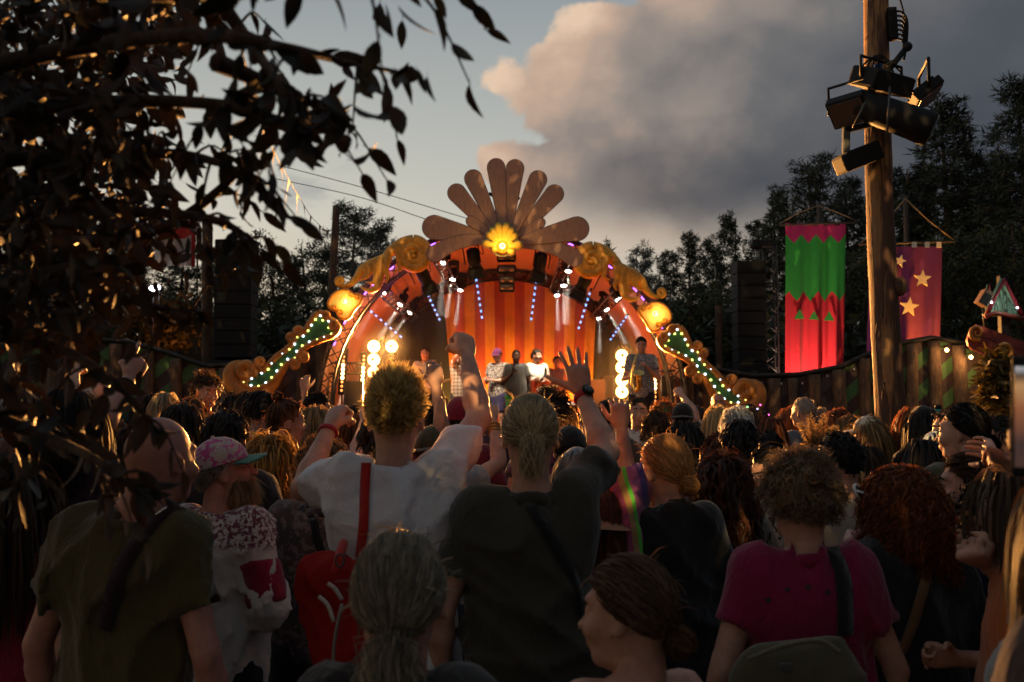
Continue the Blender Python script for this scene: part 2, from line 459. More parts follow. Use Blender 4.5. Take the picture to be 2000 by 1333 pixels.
# ================================================================== fan of petals above the arch
YP = YF - .45
def wood_hook(t, b, oc):
    st = t.vm('MULTIPLY', oc, (9, 9, 1.4)); n = t.noise(st, 5, 6, .6, .8)
    t.put(b.inputs['Base Color'], t.ramp(n, [(.3, (.30, .165, .12, 1)), (.6, (.43, .25, .185, 1)), (.8, (.50, .31, .24, 1))]))
M_petal = mat('petal_wood', (.3, .18, .13, 1), .72, bump=.15, hook=wood_hook)
M_petrim = mat('petal_edge', (.17, .11, .09, 1), .7)
fan = thing('petal_fan', 'fan of brown wooden petals crowning the stage arch', 'ornament', P(986, 500, YP))
fc = (986, 478)
pet = [(969, 327, 17, 986, 470, 4), (924.5, 349, 17, 980, 468, 4), (892, 377, 17.5, 974, 470, 4), (920, 432, 9.5, 962, 458, 5), (848, 444, 23, 958, 468, 7)]
def petal_outline(tx, ty, rt, bx, by, rb, n=16):
    d = unit((tx - bx, ty - by)); nrm = np.array([-d[1], d[0]]); a0 = math.atan2(d[1], d[0])
    pts = [np.array([tx, ty]) + rt * np.array([math.cos(a), math.sin(a)]) for a in np.linspace(a0 - math.pi / 2, a0 + math.pi / 2, n)]
    L = np.hypot(tx - bx, ty - by)
    for f in (.75, .5, .25, .0):
        r = rb + (rt - rb) * (f ** .8); pts.append(np.array([bx, by]) + d * L * f + nrm * r)
    for f in (.0, .25, .5, .75):
        r = rb + (rt - rb) * (f ** .8); pts.append(np.array([bx, by]) + d * L * f - nrm * r)
    return [tuple(p) for p in pts]
k = 0
def add_petal(o2, k):
    Y = YP + .012 * (k % 3)
    p3 = pix(o2, Y)
    q = part('petal', *plate(p3, .035), M_petal, fan, False)
    part('edge_band', *tube(np.vstack([p3, p3[:1]]) + np.array([0, .017, 0]), .014, 5, caps=False), M_petrim, q)
for (tx, ty, rt, bx, by, rb) in pet:
    for s_ in (0, 1):
        o2 = petal_outline(tx, ty, rt, bx, by, rb)
        if s_: o2 = [(2 * 987.5 - x, y + (2 if ty < 400 else 3)) for x, y in o2][::-1]
        add_petal(o2, k); k += 1
for s_ in (0, 1):            # drooping lower petals, curved
    cen = catmull([(965, 468), (930, 468), (893, 474), (866, 486), (849, 496)], 14); rad = np.interp(np.linspace(0, 1, 14), [0, .4, 1], [6, 12, 16])
    tn = np.gradient(cen, axis=0); tn /= np.linalg.norm(tn, axis=1, keepdims=True); nn = np.stack([-tn[:, 1], tn[:, 0]], 1)
    a0 = math.atan2(tn[-1, 1], tn[-1, 0])
    capn = [cen[-1] + rad[-1] * np.array([math.cos(a), math.sin(a)]) for a in np.linspace(a0 + math.pi / 2, a0 - math.pi / 2, 10)][1:-1]
    o2 = [tuple(p) for p in cen + nn * rad[:, None]] + [tuple(p) for p in capn] + [tuple(p) for p in (cen - nn * rad[:, None])[::-1]]
    if s_: o2 = [(2 * 986 - x, y + 9) for x, y in o2][::-1]
    add_petal(o2[::-1], k); k += 1
for x0, y0, x1, y1 in ((990, 338, 988, 372), (960, 378, 964, 386), (1013, 382, 1009, 390), (944, 407, 948, 412), (1030, 409, 1026, 414)):
    part('bracket', *rod(P(x0 - 5, y0, YP + .06), P(x1 + 5, y1, YP + .06), .03, 6), M_black, fan)
# small glowing shell in front of it
M_gold = mat('gold_paint', (.74, .33, .03, 1), .4, var=.35, vscale=6, spec=.5)
def shell_hook(t, b, oc):
    n = t.noise(oc, 9, 4, .6); t.put(b.inputs['Base Color'], t.mix(n, (.78, .42, .03, 1), (.85, .58, .08, 1)))
M_shell = mat('shell_yellow', (.8, .5, .05, 1), .45, hook=shell_hook)
M_shellrim = mat('shell_rim', (.36, .30, .16, 1), .6)
YS = YP - .14
shell = thing('shell_lamp', 'glowing yellow scallop shell lamp at the centre of the petal fan', 'lamp', P(981, 496, YS))
lob = [(-14, 47, 9), (14, 47, 9), (-34, 37, 8), (33, 38, 7.5), (-48, 28, 7), (46, 26, 7), (-33, 11, 7), (33, 11, 6.5), (-62, 8, 8), (63, 5, 10), (-33, -7, 8), (38, -14, 8)]
part('backing', *plate(pix([(981 + 26 * math.cos(a), 476 - 26 * math.sin(a)) for a in np.linspace(0, 2 * math.pi, 28, endpoint=False)][::-1], YS + .05), .04), M_shellrim, shell, False)
for lx, ly, lr in lob:
    lx, ly, lr = lx * .62, ly * .98, lr * .62 + 1.8
    a, b = np.array(P(981, 484, YS)), np.array(P(981 + lx, 481 - ly + (1 if ly > 0 else 0), YS))
    pth = np.linspace(a, b, 8); rad = np.interp(np.linspace(0, 1, 8), [0, .55, .85, 1], [.02, lr / 108 * .75, lr / 108, lr / 108 * .55])
    lo = part('lobe', *tube(pth, rad, 10, flat=((0, 1, 0), .5)), M_shell, shell)
    pb = pth + np.array([0, .035, 0]); part('rim', *tube(np.vstack([pb, pb[-1:] + unit(b - a) * .02]), np.append(rad, .02) * 1.18 + .012, 10, flat=((0, 1, 0), .28)), M_shellrim, lo)
bc = np.array(P(981, 481, YS - .12))
part('reflector', *lathe(bc + np.array([0, .09, 0]), [(.10, 0), (.13, .04), (.05, .06)], (0, 1, 0), 18), M_shell, shell)
bl = part('bulb', *ball(bc, .052, 14, 10), lampmat('warm_bulb', (1, .55, .12, 1), 9), shell)
part('silver_cap', *ball(bc - np.array([0, .028, 0]), (.036, .03, .036), 12, 8), mat('silver', (.5, .48, .45, 1), .15, 1.0), bl)
light('shell_light', 'POINT', bc - np.array([0, .16, .0]), 9, (1, .62, .16), shell, size=.06)

# ================================================================== gold scroll ornaments
YO = YF - .32
def zl(pts, ox, oy, sc): return [(ox + x / sc, oy + y / sc) for x, y in pts]
def mirror_map(aL, aR, deg, s):
    c, n = math.cos(math.radians(deg)) * s, math.sin(math.radians(deg)) * s
    def f(pts):
        out = []
        for x, y in pts:
            vx, vy = -(x - aL[0]), y - aL[1]
            out.append((aR[0] + vx * c - vy * n, aR[1] + vx * n + vy * c))
        return out
    return f
IDENT = lambda pts: pts
Z2 = lambda p: zl(p, 640, 460, 9.52)
strands = [
 ('scroll', [(1060, 470), (1140, 340), (1300, 200), (1450, 120), (1590, 100)], [9, 10, 11, 11, 12], .0),
 ('crest', [(1150, 400), (1000, 470), (820, 540), (650, 640), (560, 770), (460, 880), (340, 945), (240, 930)], [11, 11, 11, 10, 8, 6.5, 5, 4.5], .0),
 ('strand', [(690, 590), (725, 690), (690, 790), (600, 835)], [5, 5.5, 4, 1.2], -.05),
 ('strand', [(780, 540), (800, 650), (745, 760), (640, 840)], [6, 6.5, 4.5, 1.2], -.07),
 ('strand', [(880, 490), (890, 650), (900, 790), (850, 880), (720, 870)], [6, 6.5, 6, 4.5, 1.2], -.09),
 ('strand', [(990, 440), (985, 640), (975, 830), (900, 980), (770, 1025), (600, 955)], [7, 7.5, 7, 7, 5, 1.2], -.11),
 ('strand', [(1130, 380), (1090, 530), (1085, 680), (1120, 780), (1075, 885)], [7, 7.5, 6, 4, 1.2], -.13),
 ('strand', [(1290, 230), (1330, 420), (1325, 540), (1335, 640), (1215, 695)], [8, 6.5, 5, 4, 1.2], -.08),
 ('strand', [(1380, 180), (1390, 400), (1385, 530), (1430, 605), (1492, 560)], [8, 5, 3.5, 3, 1.2], -.05),
]
def gold_ornament(label, mp, sgn):
    base = P(*mp([(735, 540)])[0], YO)
    t = thing('scroll_ornament', label, 'ornament', base, 'gold scroll ornaments on the arch')
    for nm, pts, rad, dy in strands:
        p2 = mp(Z2([tuple(q) for q in catmull(pts, 30)])); p3 = pix(p2, YO + dy)
        r3 = np.interp(np.linspace(0, 1, 30), np.linspace(0, 1, len(rad)), rad) / PXM(YO)
        o = part(nm, *tube(p3, r3, 12, flat=((0, 1, 0), .8)), M_gold, t)
    sp = spiral((1595, 380), 275, 55, -math.pi / 2, 2.1, 70)
    r_ = np.linspace(13, 4.5, 70) / PXM(YO)
    part('volute', *tube(pix(mp(Z2(sp)), YO) - np.linspace(0, .07, 70)[:, None] * np.array([0, 1, 0]), r_, 12, flat=((0, 1, 0), .9)), M_gold, t)
    part('volute_disc', *lathe(P(*mp(Z2([(1595, 380)]))[0], YO + .06), [(.22, 0), (.22, -.05), (.02, -.09)], (0, 1, 0), 26), M_gold, t)
    part('volute_boss', *ball(P(*mp(Z2([(1590, 380)]))[0], YO - .09), .045, 12, 8), M_gold, t)
    sp = spiral((233, 850), 78, 14, math.pi / 2, 1.7, 44)
    part('curl', *tube(pix(mp(Z2(sp)), YO), np.linspace(4.8, 2.6, 44) / PXM(YO), 10), M_gold, t)
    return t
mpG = mirror_map((807, 500), (1155.7, 512.5), 4.5, .98)
gold_ornament('gold scroll ornament left of the petal fan on the arch', IDENT, 1)
gold_ornament('gold scroll ornament right of the petal fan on the arch', mpG, -1)

# ================================================================== clover lamps
Z3 = lambda p: zl(p, 420, 540, 4.94)
M_clover = mat('clover_yellow', (.85, .66, .20, 1), .5, var=.15, vscale=10)
M_rimo = mat('rim_orange', (.80, .30, .03, 1), .45, var=.25, vscale=7)
clov = [(1245, 135), (1305, 150), (1330, 190), (1345, 178), (1385, 178), (1412, 215), (1385, 275), (1330, 330), (1300, 390), (1262, 412), (1210, 392), (1182, 345), (1188, 325), (1165, 325), (1115, 305), (1097, 262), (1128, 195), (1185, 150)]
def clover(label, mp):
    Y = YF - .38; c = P(*mp(Z3([(1255, 243)]))[0], Y)
    t = thing('clover_lamp', label, 'lamp', c, 'glowing clover lamps on the arch')
    o2 = mp(Z3([tuple(q) for q in catmull(clov + clov[:1], 60)[:-1]])); p3 = pix(o2, Y)
    part('face_plate', *plate(p3, .04), M_clover, t, False)
    rim = part('rim', *tube(np.vstack([p3, p3[:1]]), .034, 8, caps=False), M_rimo, t)
    for (cx, cy, a0, cw) in ((1310, 185, -.2, -1), (1360, 205, 3.6, 1), (1160, 300, .8, 1), (1212, 335, -2.2, -1)):
        sp = spiral((cx, cy), 24, 6, a0, 1.3, 26, cw)
        part('curl', *tube(pix(mp(Z3(sp)), Y - .02), np.linspace(.026, .014, 26), 8), M_rimo, rim)
    b = part('bulb', *ball(c - np.array([0, .05, 0]), .045, 14, 10), lampmat('warm_bulb', 0, 0), t)
    part('silver_cap', *ball(c - np.array([0, .075, 0]), (.036, .03, .036), 12, 8), MATS['silver'], b)
    light('clover_light', 'POINT', c - np.array([-.03, .15, .02]), 3.6, (1, .68, .22), t, size=.05)
mpC = mirror_map((674, 589), (1279, 613), 5, .98)
clover('yellow clover lamp on the left shoulder of the arch', IDENT)
clover('yellow clover lamp on the right shoulder of the arch', mpC)

# ================================================================== green scroll panels with bulbs
M_green = mat('panel_green', (.035, .12, .035, 1), .6, var=.35, vscale=5)
M_scrollg = mat('scroll_gold_brown', (.50, .19, .03, 1), .5, var=.35, vscale=5)
gpoly = [(1000, 350), (1060, 365), (1105, 415), (1150, 440), (1190, 500), (1145, 565), (1060, 600), (960, 640), (880, 680), (815, 740), (790, 800), (710, 835), (650, 905), (570, 1000), (500, 1050), (400, 1085), (300, 1060), (262, 1015), (340, 980), (385, 905), (450, 915), (520, 850), (600, 770), (690, 705), (750, 640), (785, 575), (860, 540), (905, 470), (950, 395)]
white_b = [(1018, 380), (930, 472), (851, 577), (769, 655), (649, 743), (545, 838), (450, 934), (353, 985), (347, 1053), (490, 1028), (597, 913), (701, 800), (789, 725), (911, 634), (1055, 589), (1163, 505), (1097, 432)]
yel_b = [(970, 418), (1040, 424), (1098, 496), (1123, 557), (987, 612), (843, 670), (771, 790), (639, 852), (547, 977), (421, 1060), (276, 1018), (392, 913), (514, 898), (588, 780), (716, 704), (793, 586), (898, 526)]
M_bw, M_by = lampmat('led_white', (.62, .85, 1, 1), 4.0), lampmat('led_yellow', (.85, 1, .18, 1), 3.0)
def green_panel(label, mp):
    Y = YF - .55; c = P(*mp(Z3([(700, 760)]))[0], Y)
    t = thing('lit_scroll_ornament', label, 'ornament', c, 'green scroll panels beside the arch')
    p3 = pix(mp(Z3([tuple(q) for q in catmull(gpoly + gpoly[:1], 110)[:-1]])), Y)
    part('face_plate', *plate(p3, .05), M_green, t, False)
    rim = part('rim', *tube(np.vstack([p3, p3[:1]]), .055, 8, caps=False), M_scrollg, t)
    for (cx, cy, r, a0, cw) in ((1066, 385, 34, -2.4, 1), (1148, 478, 40, -1.0, -1), (808, 525, 40, 1.8, 1), (735, 585, 42, .4, 1), (850, 785, 42, -1.8, 1), (765, 855, 44, -2.2, 1), (440, 830, 52, 1.3, 1)):
        part('curl', *tube(pix(mp(Z3(spiral((cx, cy), r, 7, a0, 1.6, 34, cw))), Y - .04), np.linspace(.05, .022, 34), 8), M_scrollg, rim)
    v = pix(mp(Z3(spiral((290, 915), 82, 12, .6, 2.0, 60, -1))), Y - .05)
    part('volute', *tube(v, np.linspace(.085, .03, 60), 10), M_scrollg, rim)
    part('volute_disc', *lathe(P(*mp(Z3([(290, 915)]))[0], Y + .02), [(.16, 0), (.16, -.04), (.02, -.06)], (0, 1, 0), 22), M_scrollg, rim)
    ob = catmull([(250, 830), (165, 880), (145, 980), (195, 1080), (300, 1140), (430, 1130), (540, 1060), (610, 970), (690, 870)], 40)
    part('outer_scroll', *tube(pix(mp(Z3(ob)), Y + .02), np.interp(np.linspace(0, 1, 40), [0, .2, .5, .8, 1], [.05, .13, .16, .10, .04]), 12, flat=((0, 1, 0), .5)), M_scrollg, rim)
    for lst, m_ in ((white_b, M_bw), (yel_b, M_by)):
        for q in lst:
            part('bulb', *ball(P(*mp(Z3([q]))[0], Y - .03), .021, 8, 6), m_, t)
mpP = mirror_map((674, 589), (1279, 613), 5.1, .966)
green_panel('green scroll panel studded with bulbs at the left foot of the arch', IDENT)
green_panel('green scroll panel studded with bulbs at the right foot of the arch', mpP)
# ================================================================== stage lighting rig
M_lens = lampmat('beam_lens', (1, .97, .9, 1), 26)
bs = bpy.data.materials.new('beam_shape_smoke'); bs.use_nodes = True; h = NT(bs.node_tree); h.n.remove(h.n['Principled BSDF']); pv = h.node('ShaderNodeVolumePrincipled')
pv.inputs['Color'].default_value = (.95, .9, .85, 1); pv.inputs['Density'].default_value = .35; h.l.new(pv.outputs[0], h.n['Material Output'].inputs['Volume']); M_bsm = bs
G_MH = 'lit moving head spotlights under the roof trusses'
def moving_head(px, py, Y, aim, label, power):
    c = np.array(P(px, py, Y)); d = unit(aim); up = np.array([0, 0, 1.0])
    t = thing('spotlight', label, 'spotlight', c + up * .34, G_MH)
    side = unit(np.cross(d, up))
    hc = c - d * .12
    h = MB().add(*lathe(c - d * .02, [(.062, 0), (.085, -.02), (.09, -.12), (.075, -.24), (.03, -.27)], d, 14))
    h.build('head', M_blackp, t)
    for sg in (1, -1): part('yoke_arm', *box(hc + side * .115 * sg + up * .07, (.03, .07, .26), rotm(z=math.degrees(math.atan2(side[1], side[0]))), .006), M_blackp, t, False)
    b = MB().add(*box(hc + up * .245, (.24, .16, .10), None, .012)); b.build('base', M_blackp, t)
    part('clamp', *rod(hc + up * .29, hc + up * .42, .02, 6), M_black, t)
    part('lens', *lathe(c + d * .0, [(.055, -.012), (.055, .004), (.02, .012)], d, 16), M_lens, t)
    L_ = .95 if Y < 20 else .75
    part('beam_shape_smoke', *lathe(c + d * .05, [(.045, 0), (.060, L_ * .45), (.085, L_), (.02, L_ + .06)], d, 14), M_bsm, t)  # smoke only in the shape of the beam, added to make it visible
    light('spot_beam', 'SPOT', c + d * .03, power, (1, .93, .82), t, target=c + d * 3, angle=9, blend=.4, size=.03)
heads = [(866, 514, 18.9, (-.05, -.15, -1), 'spotlight hanging left of the shell lamp, front of its truss'),
         (884, 547, 21.0, (-.16, -.2, -1), 'spotlight hanging left of the shell lamp, middle of its truss'),
         (899, 568, 23.0, (-.12, -.2, -1), 'spotlight hanging left of the shell lamp, rear of its truss'),
         (748, 572, 18.9, (-.55, -.3, -1), 'spotlight right of the left clover lamp, front of its truss'),
         (781, 596, 21.0, (-.55, -.3, -1), 'spotlight right of the left clover lamp, middle of its truss'),
         (800, 612, 23.0, (-.7, -.3, -1), 'spotlight right of the left clover lamp, rear of its truss'),
         (1110, 531, 18.9, (-.05, -.15, -1), 'spotlight hanging right of the shell lamp, front of its truss'),
         (1101, 559, 21.0, (.0, -.2, -1), 'spotlight hanging right of the shell lamp, middle of its truss'),
         (1088, 578, 23.0, (.02, -.2, -1), 'spotlight hanging right of the shell lamp, rear of its truss'),
         (1208, 586, 18.9, (.5, -.3, -1), 'spotlight left of the right clover lamp, front of its truss'),
         (1186, 606, 21.0, (.5, -.3, -1), 'spotlight left of the right clover lamp, middle of its truss'),
         (1170, 623, 23.0, (-.02, -.3, -1), 'spotlight left of the right clover lamp, rear of its truss')]
for px, py, Y, aim, lab in heads: moving_head(px, py, Y, aim, lab, 900)
# theatre lanterns with barn doors on the front truss, aimed at the band
def lantern(px, py, aimx, label, power):
    Y = YF - .02; c = np.array(P(px, py, Y)); s = 1 / PXM(Y)
    t = thing('stage_lantern', label, 'lantern', c + np.array([0, 0, .3]), 'black theatre lanterns on the front truss')
    d = unit(np.array([aimx, .50, -1.0])); side = unit(np.cross(d, (0, 1, 0)))
    part('body', *lathe(c + np.array([0, 0, .16]), [(.07, 0), (.115, .03), (.12, .22), (.105, .30), (.12, .36)], d, 14), M_black, t)
    part('bracket', *MB().add(*rod(c + side * .14 + d * .12, c + side * .14 - d * .26, .013)).add(*rod(c - side * .14 + d * .12, c - side * .14 - d * .26, .013)).add(*rod(c + side * .14 - d * .26, c - side * .14 - d * .26, .013)).get(), M_black, t)
    e = c + np.array([0, 0, .16]) + d * .36
    fr = np.cross(side, d)
    for ax, sg in ((side, 1), (side, -1), (fr, 1), (fr, -1)):
        ot = np.cross(ax, d); a0 = e + ax * sg * .11; a1 = e + ax * sg * .17 + d * .17
        q = np.array([a0 - ot * .10, a0 + ot * .10, a1 + ot * .15, a1 - ot * .15])
        part('barn_door', *plate(q, .006, tuple(ax * sg)), M_black, t, False)
    part('cable', *tube(catmull([c + np.array([.05, 0, .2]), c + np.array([.2, -.03, .05]), c + np.array([.16, 0, .3])], 12), .008, 5), M_blackp, t)
    light('key_light', 'SPOT', e + d * .05, power, (1, .84, .6), t, target=e + d * 4, angle=34, blend=.7, size=.08)
lantern(819, 538, .45, 'black theatre lantern under the left gold scroll', 260)
lantern(922, 503, .15, 'black theatre lantern left of the shell lamp', 300)
lantern(1058, 511, -.15, 'black theatre lantern right of the shell lamp', 300)
lantern(1151, 548, -.5, 'black theatre lantern under the right gold scroll', 260)
# stack of blinder bars below the shell
M_bar = mat('blinder_grey', (.16, .12, .11, 1), .35, .4)
for i, (px, py, wd, Y) in enumerate(((989, 503, 36, 17.95), (989.5, 526, 35, 17.95), (990, 547, 30, 18.0), (990, 562, 28, 18.05))):
    c = np.array(P(px, py, Y)); W_ = wd / PXM(Y)
    t = thing('blinder_bar', ['topmost', 'second from top', 'third from top', 'lowest'][i] + ' of the four blinder bars below the shell lamp', 'blinder', c + np.array([0, 0, .08]), 'blinder bars below the shell lamp')
    part('housing', *box(c + np.array([0, .06, 0]), (W_, .10, .165), None, .012), M_black, t, False)
    part('reflector', *tube(np.array([c + np.array([-W_ * .44, 0, .01]), c + np.array([W_ * .44, 0, .01])]), .055, 12), M_bar, t)
    for sx in (-1, 1): part('end_bracket', *box(c + np.array([sx * W_ * .5, .03, 0]), (.02, .08, .10)), M_black, t, False)
# dashes of blue light: LED tubes
M_led = lampmat('led_blue', (.06, .36, 1, 1), 2.0)
M_tubeh = mat('tube_housing', (.10, .03, .06, 1), .3)
tubes = [((829, 562), (860, 628), 19.0, 'blue dashed light tube hanging above the guitarist'), ((929, 538), (942, 625), 19.2, 'blue dashed light tube hanging left of the blinder bars'),
         ((1048, 542), (1037, 628), 19.2, 'blue dashed light tube hanging right of the blinder bars'), ((1154, 566), (1129, 645), 19.0, 'blue dashed light tube under the right gold scroll'),
         ((718, 603), (786, 661), 19.6, 'slanting blue dashed light tube above the left bulb columns'), ((1226, 615), (1191, 666), 19.6, 'slanting blue dashed light tube above the right bulb column')]
for a, b, Y, lab in tubes:
    A, B = np.array(P(*a, Y)), np.array(P(*b, Y))
    t = thing('light_tube', lab, 'light tube', B, 'dashed blue light tubes')
    part('housing', *tube(np.array([A, B]), .016, 8), M_tubeh, t)
    part('bracket', *ball(A, .03, 8, 6), M_black, t)
    for k in range(7):
        f = .08 + k * .14; q = A + (B - A) * f; e = q + (B - A) * .055
        part('diode', *tube(np.array([q, e]) - np.array([0, .006, 0]), .0175, 8), M_led, t)
# columns of oversized bulbs
M_bigb = lampmat('big_bulb_lit', (1, .50, .13, 1), 13)
M_glass = mat('clear_glass', (.5, .42, .35, 1), .06, spec=.6)
def glass_hook(t, b, oc): b.inputs['Alpha'].default_value = .22
M_glassu = mat('bulb_glass_unlit', (.35, .25, .18, 1), .05, hook=glass_hook)
M_fil = mat('filament_brass', (.6, .4, .15, 1), .3, .9)
def bulb_column(px, ys, lits, Y, label, power):
    base = np.array(P(px, ys[-1] + 30, Y)); base[2] = DECK
    t = thing('bulb_column', label, 'lamp', base, 'columns of oversized bulbs on stage')
    top = np.array(P(px, ys[0] - 16, Y)); 
    part('post', *box(((base + top) / 2) + np.array([0, .16, 0]), (.10, .06, top[2] - base[2]), None, .008), M_black, t, False)
    part('foot', *box(base + np.array([0, .1, .02]), (.4, .4, .04), None, .008), M_black, t, False)
    for y, lit in zip(ys, lits):
        c = np.array(P(px, y, Y))
        b = part('bulb', *ball(c, .112, 18, 12), M_bigb if lit else M_glassu, t)
        part('socket', *lathe(c + np.array([0, .10, 0]), [(.05, 0), (.05, .08)], (0, 1, 0), 10), M_black, b)
        part('cap', *ball(c - np.array([0, .112, 0]), (.034, .014, .034), 10, 6), M_black if lit else M_fil, b)
        if lit: light('bulb_light', 'SPOT', c - np.array([0, .14, 0]), power, (1, .42, .10), t, target=c - np.array([0, 4, .1]), angle=92, blend=.7, size=.09)
        else: part('filament', *tube(catmull([c + np.array([0, .06, .05]), c + np.array([.03, 0, .0]), c + np.array([-.03, 0, -.03]), c + np.array([0, .05, -.05])], 14), .008, 5), M_fil, b)
sm_ = bpy.data.materials.new('lamp_halo'); sm_.use_nodes = True; h = NT(sm_.node_tree); h.n.remove(h.n['Principled BSDF']); pv = h.node('ShaderNodeVolumePrincipled')  # thin haze balls added to imitate glare halos round the bulbs
pv.inputs['Color'].default_value = (.95, .85, .7, 1); pv.inputs['Density'].default_value = .0016; h.l.new(pv.outputs[0], h.n['Material Output'].inputs['Volume'])
for px_, lab in ((748, 'thin haze added as a glare halo before the left bulb columns'), (1214, 'thin haze added as a glare halo before the right bulb column')):
    c_ = np.array(P(px_, 722, 17.9)); tag(part('lamp_halo', *ball(c_, (1.0, .55, .95), 20, 14), sm_, origin=c_), lab, 'smoke', kind='stuff')
bulb_column(730, (677, 703, 728, 752, 774), (1, 1, 1, 0, 1), 18.6, 'bulb column with three bright bulbs, leftmost on stage', 4200)
bulb_column(765, (677, 702, 726, 748), (1, 0, 0, 1), 18.9, 'bulb column with one lit bulb above two unlit ones', 4200)
bulb_column(1214.5, (695, 718, 743, 766), (1, 1, 1, 1), 18.6, 'bulb column of four lit bulbs left of the saxophonist', 4200)
# vertical strips of small orange lamps
M_strip = [lampmat('strip_dim', (1, .32, .06, 1), 2.2), lampmat('strip_hot', (1, .5, .18, 1), 12)]
def led_strip(px0, y0, px1, y1, n, Y, label, hot):
    A, B = np.array(P(px0, y0, Y)), np.array(P(px1, y1, Y)); base = B.copy(); base[2] = DECK
    t = thing('lamp_strip', label, 'lamp', base, 'upright strips of orange lamps')
    part('housing', *box((A + B) / 2 + np.array([0, .05, 0]), (.13, .08, np.linalg.norm(B - A) + .16), rotm(y=math.degrees(math.atan2(A[0] - B[0], A[2] - B[2]))), .006), M_black, t, False)
    part('stand', *rod(B + np.array([0, .05, 0]), base + np.array([0, .05, 0]), .02), M_black, t)
    for k in range(n):
        c = A + (B - A) * k / (n - 1); ht = k in hot
        part('lens', *ball(c - np.array([0, .0, 0]), .032 if ht else .024, 10, 7), M_strip[1 if ht else 0], t)
led_strip(672, 689, 667, 763, 10, 18.5, 'tall lamp strip at the far left of the stage', (3, 4, 5, 6))
led_strip(711, 696, 708, 742, 7, 19.2, 'short lamp strip left of the bulb columns', (3, 4, 5, 6))
led_strip(1279.5, 708, 1279.5, 784, 10, 18.5, 'tall lamp strip right of the saxophonist', (3, 4, 5, 6))
# amber wash lamps on the deck for curtain and canopy
M_washl = lampmat('amber_lens', (1, .42, .05, 1), 10)
def wash(x, y, target, power, col, angle, label, z=DECK):
    c = np.array([x, y, z + .16]); d = unit(np.asarray(target, float) - c)
    t = thing('wash_lamp', label, 'lamp', (x, y, z), 'amber wash lamps on the stage floor')
    part('body', *lathe(c, [(.05, -.14), (.09, -.10), (.10, .06)], d, 14), M_black, t)
    part('lens', *lathe(c, [(.088, .062), (.088, .07), (.03, .075)], d, 14), M_washl, t)
    part('foot', *box((x, y, z + .02), (.22, .18, .04), None, .006), M_black, t, False)
    light('wash_light', 'SPOT', c + d * .12, power, col, t, target=target, angle=angle, blend=.9, size=.09)
names = ['at the left edge', 'left of the middle', 'in the middle', 'right of the middle', 'at the right edge']
for i, px in enumerate((880, 945, 1010, 1075, 1140)):
    x = float(P(px, 780, YB - .9)[0])
    wash(x, YB - 1.0, (x, YB, DECK + .95), 300, (1, .52, .07), 80, 'amber wash lamp at the foot of the striped curtain ' + names[i])
for s_, nm in ((-1, 'left'), (1, 'right')):
    for j, (y, w_) in enumerate(((YF + 1.2, 'front'), (YF + 3.4, 'rear'))):
        x = CX + s_ * 2.2
        wash(x, y - .5, (CX + s_ * 1.5, y - .9, 5), 185, (1, .17, .03), 120, 'orange wash lamp on the %s side of the deck, towards the %s' % (nm, w_))
# violet strip light inside the front truss
M_vio = lampmat('violet_diode', (.35, .12, 1, 1), 4)
vt = thing('violet_light_strip', 'violet light strip lacing the front arch truss', 'light strip', archpt(2.4, YF, R_ARCH), None)
for a in np.concatenate([np.linspace(1.75, 2.75, 16), np.linspace(.4, 1.35, 16)]):
    q = archpt(a, YF - .02, R_ARCH + .06); r_ = archpt(a + .03, YF - .02, R_ARCH + .06)
    part('diode', *tube(np.array([q, r_]), .014, 6), M_vio, vt)
light('violet_light', 'POINT', archpt(2.35, YF + .3, R_ARCH - .3), 6, (.4, .12, 1), vt, size=.3)
# smoke hanging in the shell; the beams show by their added cones
hz = bpy.data.materials.new('stage_smoke'); hz.use_nodes = True; h = NT(hz.node_tree)
h.n.remove(h.n['Principled BSDF']); pv = h.node('ShaderNodeVolumePrincipled')
pv.inputs['Color'].default_value = (.9, .85, .8, 1); pv.inputs['Density'].default_value = .011; pv.inputs['Anisotropy'].default_value = .25
h.l.new(pv.outputs[0], h.n['Material Output'].inputs['Volume'])
V, F = box((CX, (YF + YR) / 2 + .15, 3.0), (R_ARCH * 2 + .05, YR - YF - .1, 4.2))
SMOKE = part('stage_haze', V, F, hz, None, False); tag(SMOKE, 'thin warm smoke filling the stage shell', 'smoke', kind='stuff')
# ================================================================== wood and bark
def bark_hook(dark, lightc, sc=1.0):
    def f(t, b, oc):
        st = t.vm('MULTIPLY', oc, (10 * sc, 10 * sc, 1.6 * sc)); n = t.noise(st, 2.2, 7, .68, 1.0)
        n2 = t.noise(oc, 3 * sc, 4, .6)
        c = t.ramp(n, [(.3, dark), (.52, tuple((a + b_) / 2 for a, b_ in zip(dark, lightc))), (.72, lightc)])
        t.put(b.inputs['Base Color'], t.mix(t.m('MULTIPLY', t.smooth(n2, .45, .7), .55), c, tuple(a * .55 for a in dark[:3]) + (1,)))
        bn = t.node('ShaderNodeBump'); bn.inputs['Strength'].default_value = .9; bn.inputs['Distance'].default_value = .03
        t.put(bn.inputs['Height'], n); t.put(b.inputs['Normal'], bn.outputs[0])
    return f
M_bark = mat('pine_bark', (.12, .07, .04, 1), .9, hook=bark_hook((.030, .018, .012, 1), (.17, .095, .055, 1)))
M_log = mat('fence_log', (.15, .09, .05, 1), .85, hook=bark_hook((.05, .028, .018, 1), (.26, .15, .085, 1), 1.3))
